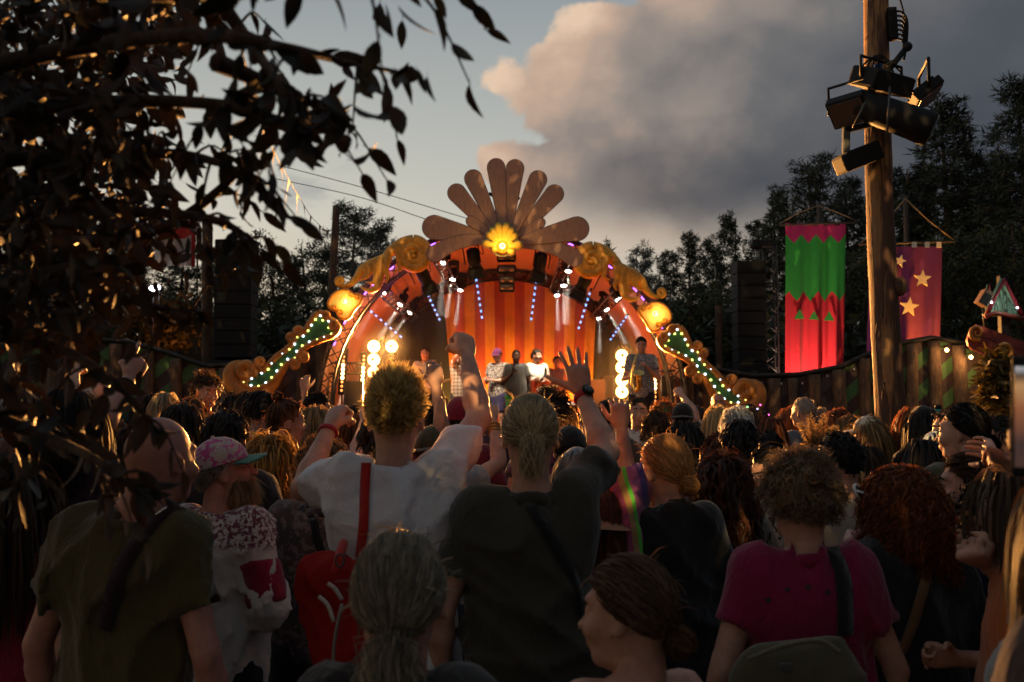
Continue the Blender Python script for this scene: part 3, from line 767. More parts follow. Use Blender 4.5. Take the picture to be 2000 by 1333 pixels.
def log_mesh(a, b, r0, r1, sides=14, n=24, rough=.06, seed=0, bend=0.0):
    rg = np.random.default_rng(seed); a, b = np.asarray(a, float), np.asarray(b, float)
    ts = np.linspace(0, 1, n); p = a + (b - a) * ts[:, None]
    p[:, 0] += bend * np.sin(ts * math.pi * 1.3 + seed); p[:, 1] += bend * .7 * np.sin(ts * math.pi * 1.7 + seed * 2)
    V, F = tube(p, r0 + (r1 - r0) * ts, sides)
    ctr = np.repeat(p, sides, 0); off = V - ctr; ang = np.tile(np.linspace(0, 2 * math.pi, sides, endpoint=False), n); hh = np.repeat(ts, sides) * np.linalg.norm(b - a)
    k = 1 + rough * (np.sin(ang * 3 + hh * 2 + seed) * .6 + np.sin(ang * 5 - hh * 3.1 + seed * 2) * .5 + np.sin(hh * 9 + ang * 2) * .35 + rg.normal(0, .25, len(V)))
    return ctr + off * k[:, None], F

# ================================================================== wavy fence with log posts
def stripes_hook(t, b, oc):
    x, y, z = t.xyz(oc)
    u = t.m('FRACT', t.m('MULTIPLY', t.m('SUBTRACT', t.m('MULTIPLY', z, .85), t.m('MULTIPLY', x, .75)), 2.05))
    f = t.m('GREATER_THAN', u, .5); n = t.noise(oc, 6, 5, .6)
    gcol = t.mix(n, (.075, .16, .055, 1), (.13, .25, .085, 1)); bcol = t.mix(n, (.055, .03, .03, 1), (.10, .055, .05, 1))
    t.put(b.inputs['Base Color'], t.mix(f, bcol, gcol))
M_stripe = mat('striped_board', (.1, .1, .05, 1), .75, bump=.15, hook=stripes_hook)
def stripes_dark(t, b, oc):
    x, y, z = t.xyz(oc)
    u = t.m('FRACT', t.m('MULTIPLY', t.m('SUBTRACT', t.m('MULTIPLY', z, .85), t.m('MULTIPLY', x, .75)), 2.05))
    n = t.noise(oc, 6, 5, .6)
    t.put(b.inputs['Base Color'], t.mix(t.m('GREATER_THAN', u, .5), (.05, .032, .04, 1), t.mix(n, (.085, .06, .07, 1), (.12, .085, .09, 1))))
M_stripe2 = mat('striped_board_purple', (.1, .1, .05, 1), .75, bump=.15, hook=stripes_dark)
M_trim = mat('fence_trim', (.02, .015, .012, 1), .8)
def fence(label, posts, top, Y, matf):
    """posts: px positions; top(px) -> py of the wavy top edge"""
    c = P(posts[len(posts) // 2], 800, Y); c[2] = 0
    t = thing('wavy_fence', label, 'fence', c)
    for i, px in enumerate(posts):
        tp = np.array(P(px, top(px) + 6, Y)); bt = tp.copy(); bt[2] = -.1
        part('log_post', *log_mesh(bt, tp, .125, .10 + .03 * ((i * 37) % 5) / 5, 12, 16, .07, i, .02), M_log, t)
        if i + 1 < len(posts):
            xs_ = np.linspace(px, posts[i + 1], 7); tops = [np.array(P(x, top(x) + 4, Y + .10)) for x in xs_]
            poly = tops + [np.array([tops[-1][0], Y + .10, 0.0]), np.array([tops[0][0], Y + .10, 0.0])]
            part('board', *plate(np.array(poly), .03), matf(px), t, False)
    xs_ = np.linspace(posts[0], posts[-1], 60)
    part('top_rail', *tube(np.array([P(x, top(x), Y + .04) for x in xs_]), .045, 8, flat=((0, 1, 0), 2.2)), M_trim, t)
    return t
rtop = lambda x: float(np.interp(x, [1300, 1400, 1470, 1560, 1640, 1700, 1760, 1820, 1870, 1920, 1980, 2080], [700, 722, 735, 732, 717, 690, 670, 660, 668, 690, 724, 740]))
YFN = 18.4
fence('wavy green striped fence with log posts right of the stage', [1345, 1385, 1425, 1465, 1509, 1547, 1590, 1640, 1690, 1735, 1778, 1823, 1872, 1925, 1975, 2025], rtop, YFN, lambda x: M_stripe if x > 1630 else M_stripe2)
ltop = lambda x: float(np.interp(x, [-60, 120, 250, 330, 400, 470, 560, 640], [690, 660, 668, 690, 715, 712, 690, 640]))
fence('wavy striped fence with log posts left of the stage', [-30, 30, 95, 160, 225, 290, 345, 395, 440, 488, 540, 590, 630], ltop, 18.7, lambda x: M_stripe if x < 460 else M_stripe2)
# festoon bulbs on the right fence
M_fest = lampmat('festoon_bulb', (1, .52, .16, 1), 22)
for i, (px, py, lab, e) in enumerate(((1849, 684, 'warm festoon bulb on the crest of the right fence', 9), (1896, 698, 'warm festoon bulb below the painted red board', 9), (1952, 727, 'small festoon bulb among the hanging foliage', 3))):
    c = np.array(P(px, py, YFN - .3))
    t = thing('festoon_bulb', lab, 'bulb', c + np.array([0, 0, .06]), 'festoon bulbs on the fence')
    part('glass', *ball(c, .034 if i < 2 else .022, 12, 8), M_fest, t)
    part('socket', *lathe(c + np.array([0, 0, .03]), [(.02, 0), (.02, .06)], (0, 0, 1), 8), M_black, t)
    part('arm', *rod(c + np.array([0, 0, .08]), c + np.array([0, .32, .06]), .01), M_black, t)
    light('festoon_light', 'POINT', c - np.array([0, .08, .05]), e, (1, .55, .2), t, size=.03)
for i, (px, py) in enumerate(((1487, 749), (1526, 750), (1567, 749), (1616, 735), (1668, 721), (1710, 708))):
    c = np.array(P(px, py, YFN - .2)); tt = tag(part('unlit_festoon_bulb', *ball(c, (.016, .016, .02), 8, 6), mat('unlit_glass', (.6, .55, .5, 1), .15), origin=c), 'small unlit bulb, %s from the left on the right fence' % ['first', 'second', 'third', 'fourth', 'fifth', 'sixth'][i], 'bulb', 'unlit bulbs on the right fence')

# ================================================================== hanging banners
M_rope = mat('rope', (.20, .14, .08, 1), .9); M_pole = mat('dark_pole', (.05, .035, .025, 1), .8, bump=.3)
def banner_cloth(x0, x1, y0, y1, Y, battl, nx=34, nz=40, skew=0):
    V = []
    for j in range(nz):
        v = j / (nz - 1)
        for i in range(nx):
            u = i / (nx - 1)
            px = (x0 + (x1 - x0) * u) * (1 - v) + (x0 + skew + (x1 - 4 - x0 - skew) * u) * v
            py = y0 + (y1 - y0) * v
            if j == 0 and battl: py += 0 if (int(u * 11.0 + .0001) % 2 == 0) else 5
            q = np.array(P(px, py, Y)); q[1] += .05 * math.sin(u * 19 + v * 1.5) * (.3 + v) + .03 * math.sin(u * 41 + 2) * v
            V.append(q)
    F = [(j * nx + i, j * nx + i + 1, (j + 1) * nx + i + 1, (j + 1) * nx + i) for j in range(nz - 1) for i in range(nx - 1)]
    return np.array(V), F
YBN = 19.6
b0 = np.array(P(1593, 437, YBN)); pm = PXM(YBN)
def ban1_hook(t, b, oc):
    x, y, z = t.xyz(oc)       # object origin at the middle of the top edge
    def tri(per, ph): return t.m('ABSOLUTE', t.m('SUBTRACT', t.m('MULTIPLY', t.m('FRACT', t.m('ADD', t.m('DIVIDE', x, per), ph)), 2.0), 1.0))
    t1 = t.m('SUBTRACT', -22 / pm, t.m('MULTIPLY', tri(29 / pm, .5), 17 / pm))
    t2 = t.m('SUBTRACT', -134 / pm, t.m('MULTIPLY', tri(28 / pm, .45), 20 / pm))
    top = t.m('GREATER_THAN', z, t1); mid = t.m('GREATER_THAN', z, t2)
    c = t.mix(mid, (.62, .015, .03, 1), (.018, .30, .035, 1)); c = t.mix(top, c, (.42, .012, .12, 1))
    t.put(b.inputs['Base Color'], c)
M_ban1 = mat('banner_cloth', (.5, .1, .1, 1), .8, sheen=.1, trans=0, hook=ban1_hook)
bn1 = thing('banner', 'tall green and red banner with zigzag bands hung right of the speakers', 'banner', b0)
part('cloth', *banner_cloth(1534, 1652, 436, 728, YBN, True, 56, 44, 2), M_ban1, bn1)
M_trig = cloth_mat('banner_green', (.03, .30, .03, 1))
for q in (((1551, 623), (1571, 623), (1562, 604)), ((1580, 624), (1599, 625), (1590, 607)), ((1609, 626), (1629, 627), (1620, 608))):
    part('triangle', *plate(pix(q, YBN - .10), .02), M_trig, bn1, False)
part('rod', *tube(pix([(1521, 440), (1676, 435)], YBN), .022, 8), M_pole, bn1)
part('rope', *tube(pix([(1522, 438), (1560, 416), (1598, 402), (1598, 402), (1640, 417), (1675, 433)], YBN), .012, 5), M_rope, bn1)
tag(part('banner_mast', *log_mesh([float(P(1600, 400, YBN + .3)[0]), YBN + .3, 0], P(1600, 398, YBN + .3), .07, .05, 8, 12, .05, 3), M_pole), 'thin mast carrying the green and red banner', 'mast')
b2 = np.array(P(1768, 482, YBN - .4))
bn2 = thing('banner', 'purple banner with pale stars hung behind the log pole', 'banner', b2)
M_ban2 = mat('banner_purple', (.15, .036, .13, 1), .9, spec=.1, bump=.2, bscale=60)
part('cloth', *banner_cloth(1700, 1840, 482, 720, YBN - .4, False, 40, 36, -6), M_ban2, bn2)
M_star = cloth_mat('star_cream', (.85, .68, .42, 1))
def star(cx, cy, r, rot): return [(cx + (r if k % 2 == 0 else r * .42) * math.sin(rot + k * math.pi / 5), cy - (r if k % 2 == 0 else r * .42) * math.cos(rot + k * math.pi / 5)) for k in range(10)]
for cx, cy, r, rot in ((1802, 545, 18, .05), (1776, 600, 20, .12), (1758, 510, 13, .3), (1722, 590, 15, .2)):
    part('star', *plate(pix(star(cx, cy, r, rot), YBN - .52), .02), M_star, bn2, False)
for x in (1704, 1745, 1786, 1811, 1834): part('tab', *plate(pix([(x - 4.5, 473), (x + 4.5, 473), (x + 4.5, 484), (x - 4.5, 484)], YBN - .44), .015), mat('tab_white', (.7, .62, .52, 1), .8), bn2, False)
part('rod', *tube(pix([(1677, 478), (1864, 472)], YBN - .4), .02, 8), M_pole, bn2)
part('rope', *tube(pix([(1678, 478), (1725, 440), (1768, 388), (1768, 388), (1812, 430), (1864, 471)], YBN - .4), .012, 5), M_rope, bn2)
tag(part('banner_mast', *log_mesh([float(P(1768, 388, YBN)[0]), YBN, 0], P(1768, 386, YBN), .07, .05, 8, 12, .05, 5), M_pole), 'thin mast carrying the purple star banner', 'mast')
def uplight(px, Y, target, power, col, angle, label):
    x = float(P(px, 800, Y)[0]); c = np.array([x, Y, 1.05]); d = unit(np.asarray(target, float) - c)
    t = thing('uplight', label, 'lamp', (x, Y, 0), 'uplights below the banners')
    part('stand', *rod((x, Y, 0), c - d * .1, .03), M_black, t)
    part('body', *lathe(c, [(.05, -.14), (.09, -.1), (.10, .05)], d, 12), M_black, t)
    part('lens', *lathe(c, [(.085, .052), (.085, .058), (.02, .06)], d, 12), lampmat('uplight_lens', (1, .5, .2, 1), 8), t)
    light('uplight_beam', 'SPOT', c + d * .1, power, col, t, target=target, angle=angle, blend=.9, size=.08)
uplight(1553, YBN - .75, P(1556, 690, YBN), 420, (1, .62, .42), 84, 'lamp throwing light up the green and red banner')
uplight(1825, YBN - .85, P(1815, 640, YBN - .4), 1700, (1, .42, .05), 66, 'lamp throwing orange light up the star banner')

# ================================================================== loudspeaker towers
def line_array(px0, px1, y0, y1, Y, n, label):
    a, b = np.array(P((px0 + px1) / 2, y0, Y)), np.array(P((px0 + px1) / 2, y1, Y)); wd = (px1 - px0) / PXM(Y)
    t = thing('speaker_array', label, 'speakers', (b[0], Y, 0))
    hh = (a[2] - b[2]) / n
    for k in range(n):
        z = a[2] - hh * (k + .5)
        bx = part('cabinet', *box((a[0], Y, z), (wd, .55, hh * .965), rotm(x=-1.2 * k + 4), .015), mat('cabinet_black', (.004, .004, .0045, 1), .8), t, False)
        part('grille', *box((a[0], Y - .285, z), (wd * .9, .02, hh * .8), rotm(x=-1.2 * k + 4)), mat('grille_black', (.004, .004, .0045, 1), .9, bump=.5, bscale=160), bx, False)
    part('sub_stack', *box((a[0], Y, b[2] / 2 - .02), (wd * 1.25, .7, b[2] - .04), None, .02), MATS['cabinet_black'], t, False)
    return t
line_array(1433, 1489, 512, 735, 19.3, 9, 'tall black loudspeaker array right of the stage')
line_array(428, 500, 470, 702, 19.2, 9, 'tall black loudspeaker array left of the stage')
tw = thing('truss_tower', 'slim lattice tower beside the right loudspeaker array', 'tower', (float(P(1504, 700, 19.5)[0]), 19.5, 0))
x_ = float(P(1504, 700, 19.5)[0]); zt = float(P(1504, 480, 19.5)[2])
truss_mesh(np.array([[x_, 19.5, z] for z in np.linspace(0, zt, 26)]), .26, .022, .010).build('lattice', M_truss if False else mat('dark_alloy', (.06, .06, .065, 1), .5, .7), tw)
part('top_beam', *box((float(P(1482, 482, 19.5)[0]), 19.3, zt), (.42, .3, .14), None, .02), M_black, tw, False)
tag(part('lamp_on_tower', *lathe(P(1466, 481, 19.2), [(.05, 0), (.075, .06), (.07, .2)], (1, 0, 0), 12), M_black, origin=P(1466, 481, 19.2)), 'small lamp at the top of the right lattice tower', 'lamp')

# ================================================================== pines and broadleaf trees
def leafmat(name, c0, c1, tr=.25):
    if name in MATS: return MATS[name]
    m = bpy.data.materials.new(name); m.use_nodes = True; MATS[name] = m
    t = NT(m.node_tree); b = t.n['Principled BSDF']; b.inputs['Roughness'].default_value = .6
    gm = t.node('ShaderNodeNewGeometry'); n = t.node('ShaderNodeTexWhiteNoise', noise_dimensions='1D')
    t.put(n.inputs['W'], gm.outputs['Random Per Island']); c = t.mix(n.outputs[0], c0, c1)
    t.put(b.inputs['Base Color'], c)
    tr_ = t.node('ShaderNodeBsdfTranslucent'); t.put(tr_.inputs[0], c)
    mx = t.node('ShaderNodeMixShader'); mx.inputs[0].default_value = tr
    t.l.new(b.outputs[0], mx.inputs[1]); t.l.new(tr_.outputs[0], mx.inputs[2]); t.l.new(mx.outputs[0], t.n['Material Output'].inputs[0])
    return m
M_pine = leafmat('pine_needles', (.011, .018, .008, 1), (.032, .041, .016, 1), .12)
M_leafb = leafmat('broad_leaves', (.016, .025, .009, 1), (.048, .056, .018, 1), .2)
def leaf_cloud(centres, radii, per, size, rg, flat=.6, elong=1.6):
    """small separate leaf faces scattered in many clumps"""
    N = len(centres); n = N * per
    c = np.repeat(centres, per, 0); r = np.repeat(radii, per)
    d = rg.normal(size=(n, 3)); d /= np.linalg.norm(d, axis=1, keepdims=True)
    p = c + d * (r * rg.random(n) ** .45)[:, None] * np.array([1, 1, flat])
    a = rg.normal(size=(n, 3)); a[:, 2] *= .6; a += d * .8; a /= np.linalg.norm(a, axis=1, keepdims=True)
    b = np.cross(a, rg.normal(size=(n, 3))); b /= np.linalg.norm(b, axis=1, keepdims=True)
    s = size * (.6 + .8 * rg.random(n))[:, None]
    V = np.stack([p - b * s * .5, p + b * s * .5, p + a * s * elong + b * s * .12, p + a * s * elong - b * s * .12], 1).reshape(-1, 3)
    return V, np.arange(4 * n).reshape(-1, 4)
def make_pine(kind, seed, H=12.0):
    rg = np.random.default_rng(seed); limbs = MB(); cen, rad = [], []
    trunk = log_mesh((0, 0, 0), (rg.normal(0, .25), rg.normal(0, .25), H * .97), .20, .03, 10, 16, .05, seed, .12)
    nl = {'scots': 50, 'spruce': 84, 'broad': 46, 'sparse': 26}[kind]
    for i in range(nl):
        f = i / nl
        if kind == 'scots':   z = H * (.34 + .62 * f); L = H * .23 * (1 - .80 * f ** 2) * rg.uniform(.5, 1.15); up = .18 + .35 * f
        elif kind == 'spruce': z = H * (.12 + .86 * f); L = H * .25 * (1 - f) ** .85 * rg.uniform(.75, 1.12) + .12; up = -.12 + .45 * f
        elif kind == 'broad': z = H * (.22 + .70 * f); L = H * .30 * math.sin(math.pi * (.18 + .75 * f)) * rg.uniform(.55, 1.1); up = .35 + .4 * f
        else:                 z = H * (.3 + .66 * f); L = H * .14 * (1.1 - f) * rg.uniform(.6, 1.2); up = .7
        az = i * 2.399 + rg.normal(0, .3); d = np.array([math.cos(az), math.sin(az), up]); d /= np.linalg.norm(d)
        a = np.array([0, 0, z]); e = a + d * L; m_ = a + d * L * .5 + np.array([0, 0, -.03 * L])
        limbs.add(*tube(catmull([a, m_, e], 6), np.linspace(.055 * (1 - .6 * f), .012, 6), 5))
        k = max(3, int(L * {'scots': 3.6, 'spruce': 4.2, 'broad': 2.6, 'sparse': 2.0}[kind]))
        for j in range(k):
            q = a + (e - a) * (.35 + .65 * (j + 1) / k) + rg.normal(0, .22, 3) * (1, 1, .5)
            cen.append(q); rad.append({'scots': .36, 'spruce': .27, 'broad': .55, 'sparse': .22}[kind] * rg.uniform(.6, 1.25))
    cen.append(np.array([0, 0, H * .97])); rad.append(.3)
    V, F = leaf_cloud(np.array(cen), np.array(rad), {'scots': 54, 'spruce': 52, 'broad': 54, 'sparse': 40}[kind], {'scots': .046, 'spruce': .044, 'broad': .085, 'sparse': .05}[kind], rg, .42 if kind == 'scots' else .6, 5.0 if kind != 'broad' else 1.4)
    return trunk, limbs.get(), (V, F)
TREEDATA = {}
def tree(kind, seed, px, ypx, Y, label, wide=1.0, H0=12.0):
    key = (kind, seed)
    if key not in TREEDATA:
        tr, li, cr = make_pine(kind, seed, H0)
        TREEDATA[key] = (meshdata('trunk', tr[0], tr[1], M_bark), meshdata('limbs', li[0], li[1], M_bark), meshdata('crown', cr[0], cr[1], M_leafb if kind == 'broad' else M_pine, smooth=False))
    top = P(px, ypx, Y); s = top[2] / (H0 * .99)
    nm = {'scots': 'pine_tree', 'spruce': 'spruce_tree', 'broad': 'broadleaf_tree', 'sparse': 'young_birch_tree'}[kind]
    t = thing(nm, label, 'tree', (top[0], Y, 0), 'trees standing behind the stage field')
    t.scale = (s * wide, s * wide, s); t.rotation_euler = (0, 0, (px * 7.13) % 6.28)
    for nm_, me in zip(('trunk', 'limbs', 'crown'), TREEDATA[key]):
        o = bpy.data.objects.new(nm_, me); COL.objects.link(o); o.parent = t
    return t
T = [('scots', 1, 686, 396, 33, 'pine with ragged crown behind the leaning wooden pole', .95), ('scots', 2, 742, 425, 36, 'pine just left of the left gold scroll', .8),
     ('broad', 3, 618, 468, 37, 'low bushy tree left of the wooden pole', .9), ('scots', 2, 572, 498, 34, 'pine between the left loudspeakers and the wooden pole', .9),
     ('broad', 4, 500, 448, 28, 'broadleaf tree directly behind the left loudspeaker array', .8), ('scots', 1, 440, 470, 30, 'pine half hidden by the left loudspeaker array', .9),
     ('spruce', 5, 350, 450, 29, 'spruce behind the red and white flag', 1.0), ('scots', 6, 250, 430, 27, 'pine seen through the dark leaves at the left', 1.0),
     ('broad', 3, 140, 420, 25, 'broadleaf tree second from the left edge', 1.0), ('scots', 2, 30, 400, 25, 'pine at the far left edge', 1.0),
     ('broad', 4, 545, 585, 24, 'dark bush tree above the left bulb scroll', .85), ('broad', 3, 400, 590, 23, 'dark bush tree beside the left loudspeaker foot', 1.0),
     ('sparse', 7, 1186, 466, 35, 'thin young birch right of the petal fan', .9), ('scots', 6, 1250, 478, 34, 'rounded pine behind the right gold scroll', .75),
     ('spruce', 5, 1300, 492, 38, 'spruce above the right clover lamp', .8), ('spruce', 5, 1345, 455, 38, 'slender spruce left of the right loudspeaker array', .8),
     ('spruce', 8, 1385, 470, 40, 'spruce behind the short log post beside the stage', .8), ('spruce', 8, 1421, 420, 38, 'pointed spruce directly left of the tall banners', .75),
     ('spruce', 5, 1480, 432, 36, 'spruce behind the lattice tower', .8), ('spruce', 8, 1520, 372, 35, 'spruce rising above the left edge of the green banner', .8),
     ('scots', 1, 1590, 302, 33, 'big pine directly behind the green banner', .9), ('spruce', 5, 1660, 350, 34, 'spruce between the two banners', .9),
     ('spruce', 5, 1740, 330, 34, 'spruce behind the log pole', 1.0), ('spruce', 8, 1852, 196, 31, 'tallest spruce right of the log pole', 1.15),
     ('spruce', 8, 1795, 320, 33, 'spruce behind the star banner', 1.0), ('spruce', 5, 1905, 310, 33, 'shorter spruce right of the tallest spruce', 1.1),
     ('spruce', 8, 1992, 158, 28, 'spruce cut by the right edge of the view', 1.0), ('scots', 1, 1950, 330, 31, 'pine behind the triangular sign', 1.0),
     ('broad', 3, 1240, 560, 26, 'dark bush tree behind the right clover lamp', .9), ('broad', 4, 1345, 560, 24, 'dark bush tree above the right bulb scroll', 1.0),
     ('broad', 3, 1430, 540, 25, 'dark bush tree behind the right loudspeaker array', 1.0), ('broad', 4, 1690, 480, 24, 'dark leafy tree filling the gap between the banners', 1.0),
     ('broad', 3, 1870, 440, 23, 'dark leafy tree right of the star banner', 1.1), ('broad', 4, 1975, 430, 22, 'dark leafy tree behind the red painted board', 1.1),
     ('broad', 3, 270, 540, 21, 'dark bush tree below the red and white flag', 1.1), ('broad', 4, 90, 520, 20, 'dark leafy tree at the left behind the trunk', 1.2)]
for k_, s_, px, py, Y, lab, wd in T: tree(k_, s_, px, py, Y, lab, wd)
hb = np.random.default_rng(77)
hx = np.concatenate([hb.uniform(-16, -3.8, 320), hb.uniform(3.2, 19, 420)])
hc = np.stack([hx, hb.uniform(22, 27, len(hx)), hb.uniform(.2, 3.6, len(hx))], 1)
hV, hF = leaf_cloud(hc, hb.uniform(.5, .95, len(hx)), 42, .15, hb, .8, 1.3)
tag(part('undergrowth', hV, hF, M_leafb, smooth=False), 'dark tangle of shrubs under the trees', 'shrubs', kind='stuff')

# ================================================================== posts, wires, bunting
tag(part('leaning_wooden_pole', *log_mesh([float(P(634, 700, 20)[0]), 20, 0], P(657, 404, 20), .10, .075, 10, 20, .05, 9), M_bark), 'tall leaning wooden pole left of the arch', 'pole')
tag(part('log_stump_post', *log_mesh([float(P(1403, 700, 19.4)[0]), 19.4, 0], P(1404, 598, 19.4), .075, .07, 10, 14, .08, 4), M_bark), 'short bare log post left of the right loudspeaker array', 'post')
for i, (a, m_, b, lab) in enumerate((((540, 322), (720, 370), (925, 431), 'upper wire running down to the petal fan'), ((540, 350), (700, 385), (830, 428), 'lower wire running down to the petal fan'))):
    tag(part('wire', *tube(catmull(pix([a, m_, b], 17.6), 20), .007, 5), M_blackp, origin=P(*b, 17.6)), lab, 'wire', 'wires above the stage')
bp = [(452, 40), (478, 120), (505, 215), (530, 285), (556, 336), (583, 383), (612, 428), (650, 462)]
Yb = [7.5, 8.3, 9.5, 11, 13, 15, 17.5, 19.8]
bw = catmull(np.array([P(x, y, Y) for (x, y), Y in zip(bp, Yb)]), 60)
bt = thing('bunting', 'string of small pennants sloping to the leaning pole', 'bunting', bw[-1])
part('string', *tube(bw, .005, 5), M_trim, bt)
pcols = [(.25, .02, .02, 1), (.3, .03, .05, 1), (.12, .02, .10, 1), (.42, .25, .22, 1), (.02, .05, .05, 1), (.5, .45, .4, 1), (.45, .24, .04, 1), (.12, .10, .08, 1), (.20, .02, .22, 1), (.25, .30, .22, 1), (.02, .12, .06, 1)]
for i, k in enumerate((8, 14, 20, 26, 31, 36, 41, 45, 49, 53, 56)):
    a, b = bw[k], bw[k] + unit(bw[k + 1] - bw[k]) * .26; tw_ = .1 * math.sin(i * 2.1)
    tip = (a + b) / 2 + np.array([tw_, .05, -.5 - .06 * (i % 3)])
    mid = (a + b) / 2 + np.array([tw_ * .4, -.04, -.25])
    V = np.array([a, b, (a + mid * 2) / 3 + (b - a) * .1, (b + mid * 2) / 3 - (b - a) * .1, tip]); V = np.vstack([V, V + np.array([0, .004, 0])])
    F = [(0, 1, 3, 2), (2, 3, 4), (5, 7, 8, 6), (7, 9, 8), (0, 5, 6, 1), (1, 6, 8, 3), (3, 8, 9, 4), (4, 9, 7, 2), (2, 7, 5, 0)]
    part('pennant', V, F, cloth_mat('pennant_%d' % i, tuple(v * .4 for v in pcols[i][:3]) + (1,)), bt, False)

# ================================================================== log pole with lamp cluster, right
YL = 8.0
pole_a = np.array(P(1748, 900, YL)); pole_a[2] = -.05; pole_b = np.array(P(1711, -60, YL)); 
def pole_hook(t, b, oc):
    st = t.vm('MULTIPLY', oc, (14, 14, 1.2)); n = t.noise(st, 2.0, 7, .7, 1.2); st2 = t.vm('MULTIPLY', oc, (5, 5, .55)); n2 = t.noise(st2, 1.6, 4, .6)
    peel = t.smooth(n2, .50, .56)
    bark = t.ramp(n, [(.3, (.035, .016, .010, 1)), (.55, (.11, .05, .03, 1)), (.75, (.20, .11, .065, 1))])
    wood = t.ramp(n, [(.3, (.20, .09, .035, 1)), (.7, (.38, .21, .09, 1))])
    t.put(b.inputs['Base Color'], t.mix(peel, bark, wood))
    bn = t.node('ShaderNodeBump'); bn.inputs['Strength'].default_value = 1.0; bn.inputs['Distance'].default_value = .02
    t.put(bn.inputs['Height'], t.m('ADD', n, t.m('MULTIPLY', peel, -.6))); t.put(b.inputs['Normal'], bn.outputs[0])
M_logp = mat('stripped_log', (.3, .18, .1, 1), .8, hook=pole_hook)
lp = thing('log_pole', 'rough standing log pole carrying a cluster of floodlights', 'pole', pole_a)
part('trunk', *log_mesh(pole_a, pole_b, .128, .095, 26, 90, .035, 21, .03), M_logp, lp)
for i in range(26):      # bark flakes
    f = rng.uniform(.2, .98); q = pole_a + (pole_b - pole_a) * f; an = rng.uniform(2.2, 5.2); r_ = .128 - .033 * f
    o_ = np.array([math.cos(an), -abs(math.sin(an)), 0]); s0 = q + o_ * r_ * .98; L = rng.uniform(.06, .2)
    part('bark_flake', *tube(catmull([s0, s0 + o_ * .012 + np.array([0, 0, -L * .5]), s0 + o_ * .04 + np.array([0, 0, -L])], 5), np.array([.012, .012, .010, .007, .002]), 5, flat=(tuple(o_), .3)), M_bark, lp)
part('knot', *ball(np.array(P(1757, 560, YL - .05)), (.06, .06, .08), 10, 8), M_logp, lp)
def floodlight(c, d, wd, hgt, dep, label, frontm, roll=0):
    c = np.asarray(c, float); d = unit(d); s_ = unit(np.cross(d, (0, 0, 1))); u = np.cross(s_, d)
    R = np.stack([s_, d, u], 1) @ rotm(y=roll)
    t = thing('floodlight', label, 'floodlight', c, 'floodlights on the log pole')
    part('housing', *box(c, (wd, dep, hgt), R, min(wd, hgt, dep) * .16), M_blackp, t, False)
    part('front_glass', *box(c + R @ np.array([0, dep / 2 + .004, 0]), (wd * .86, .012, hgt * .86), R), frontm, t, False)
    for k in range(5): part('fin', *box(c + R @ np.array([wd * (-.36 + .18 * k), -dep / 2 - .012, 0]), (.012, .03, hgt * .8), R), M_blackp, t, False)
    a, b = c + R @ np.array([wd / 2 + .012, 0, 0]), c + R @ np.array([-wd / 2 - .012, 0, 0])
    k_ = np.array([0, 0, hgt * .7 + .05])
    part('bracket', *tube(np.array([a, a + k_, b + k_, b]), .014, 6), M_black, t)
    return t
M_grid = mat('led_lens_grid', (.09, .065, .055, 1), .35, bump=.6, bscale=70); M_dkglass = mat('dark_glass', (.02, .02, .022, 1), .12)
floodlight(P(1658, 215, YL - .25), (-.35, -.55, -.62), .30, .24, .10, 'floodlight with pale square face on the left of the log pole', M_grid, 8)
floodlight(P(1805, 188, YL + .05), (.55, -.2, -.75), .34, .26, .08, 'flat floodlight tilted down on the right of the log pole', mat('amber_reflect', (.10, .04, .02, 1), .4), -12)
floodlight(P(1722, 160, YL - .22), (.35, -.75, -.35), .42, .16, .30, 'long black floodlight over the crossbar of the log pole', M_dkglass, -4)
fl = thing('large_floodlight', 'big black barrel floodlight slung across the log pole', 'floodlight', P(1730, 240, YL - .3))
d_ = unit(np.array([.80, -.28, -.42])); cbar = np.array(P(1742, 226, YL - .35))
part('barrel', *lathe(cbar, [(.09, -.30), (.115, -.27), (.125, .05), (.135, .30), (.12, .315)], d_, 20), M_blackp, fl)
part('front_glass', *lathe(cbar, [(.118, .317), (.118, .324)], d_, 20), M_dkglass, fl)
part('side_strut', *rod(P(1738, 170, YL - .55), P(1732, 262, YL - .55), .009), M_truss, fl)
part('top_handle', *rod(P(1690, 200, YL - .5), P(1666, 250, YL - .45), .010), M_truss, fl)
lf = thing('lower_floodlight', 'floodlight on a square yoke under the left side of the pole cluster', 'floodlight', P(1660, 300, YL - .2))
part('yoke_arm', *box(P(1652, 285, YL - .2), (.055, .05, .30), rotm(y=2), .008), mat('grey_metal', (.06, .058, .055, 1), .5, .5), lf, False)
part('yoke_bar', *box(P(1680, 248, YL - .2), (.26, .05, .045), rotm(y=-14), .008), M_black, lf, False)
part('housing', *box(P(1678, 308, YL - .15), (.30, .22, .15), rotm(y=-22, z=10), .02), M_blackp, lf, False)
part('end_cap', *box(P(1646, 322, YL - .2), (.07, .18, .14), rotm(y=-22, z=10), .02), M_blackp, lf, False)
jb = thing('junction_box', 'black junction box with cables high on the log pole', 'junction box', P(1744, 50, YL - .1))
part('case', *box(P(1741, 48, YL - .08), (.07, .09, .26), rotm(y=-2), .008), M_blackp, jb, False)
for i in range(7):
    y0 = 22 + i * 9
    part('plug_cable', *tube(catmull([P(1746, y0, YL - .1), P(1762, y0 + 3, YL - .16), P(1772 - i, y0 + 22, YL - .14), P(1770, 92, YL - .12), P(1765, 118, YL - .12)], 14), .009, 6), M_blackp, jb)
tag(part('hanging_cable', *tube(catmull([P(1752, -20, YL), P(1764, 22, YL - .05), P(1770, 60, YL - .1), P(1771, 90, YL - .1)], 16), .008, 6), M_blackp, origin=P(1771, 90, YL - .1)), 'black cable dropping to the lamp cluster beside the log pole', 'cable')
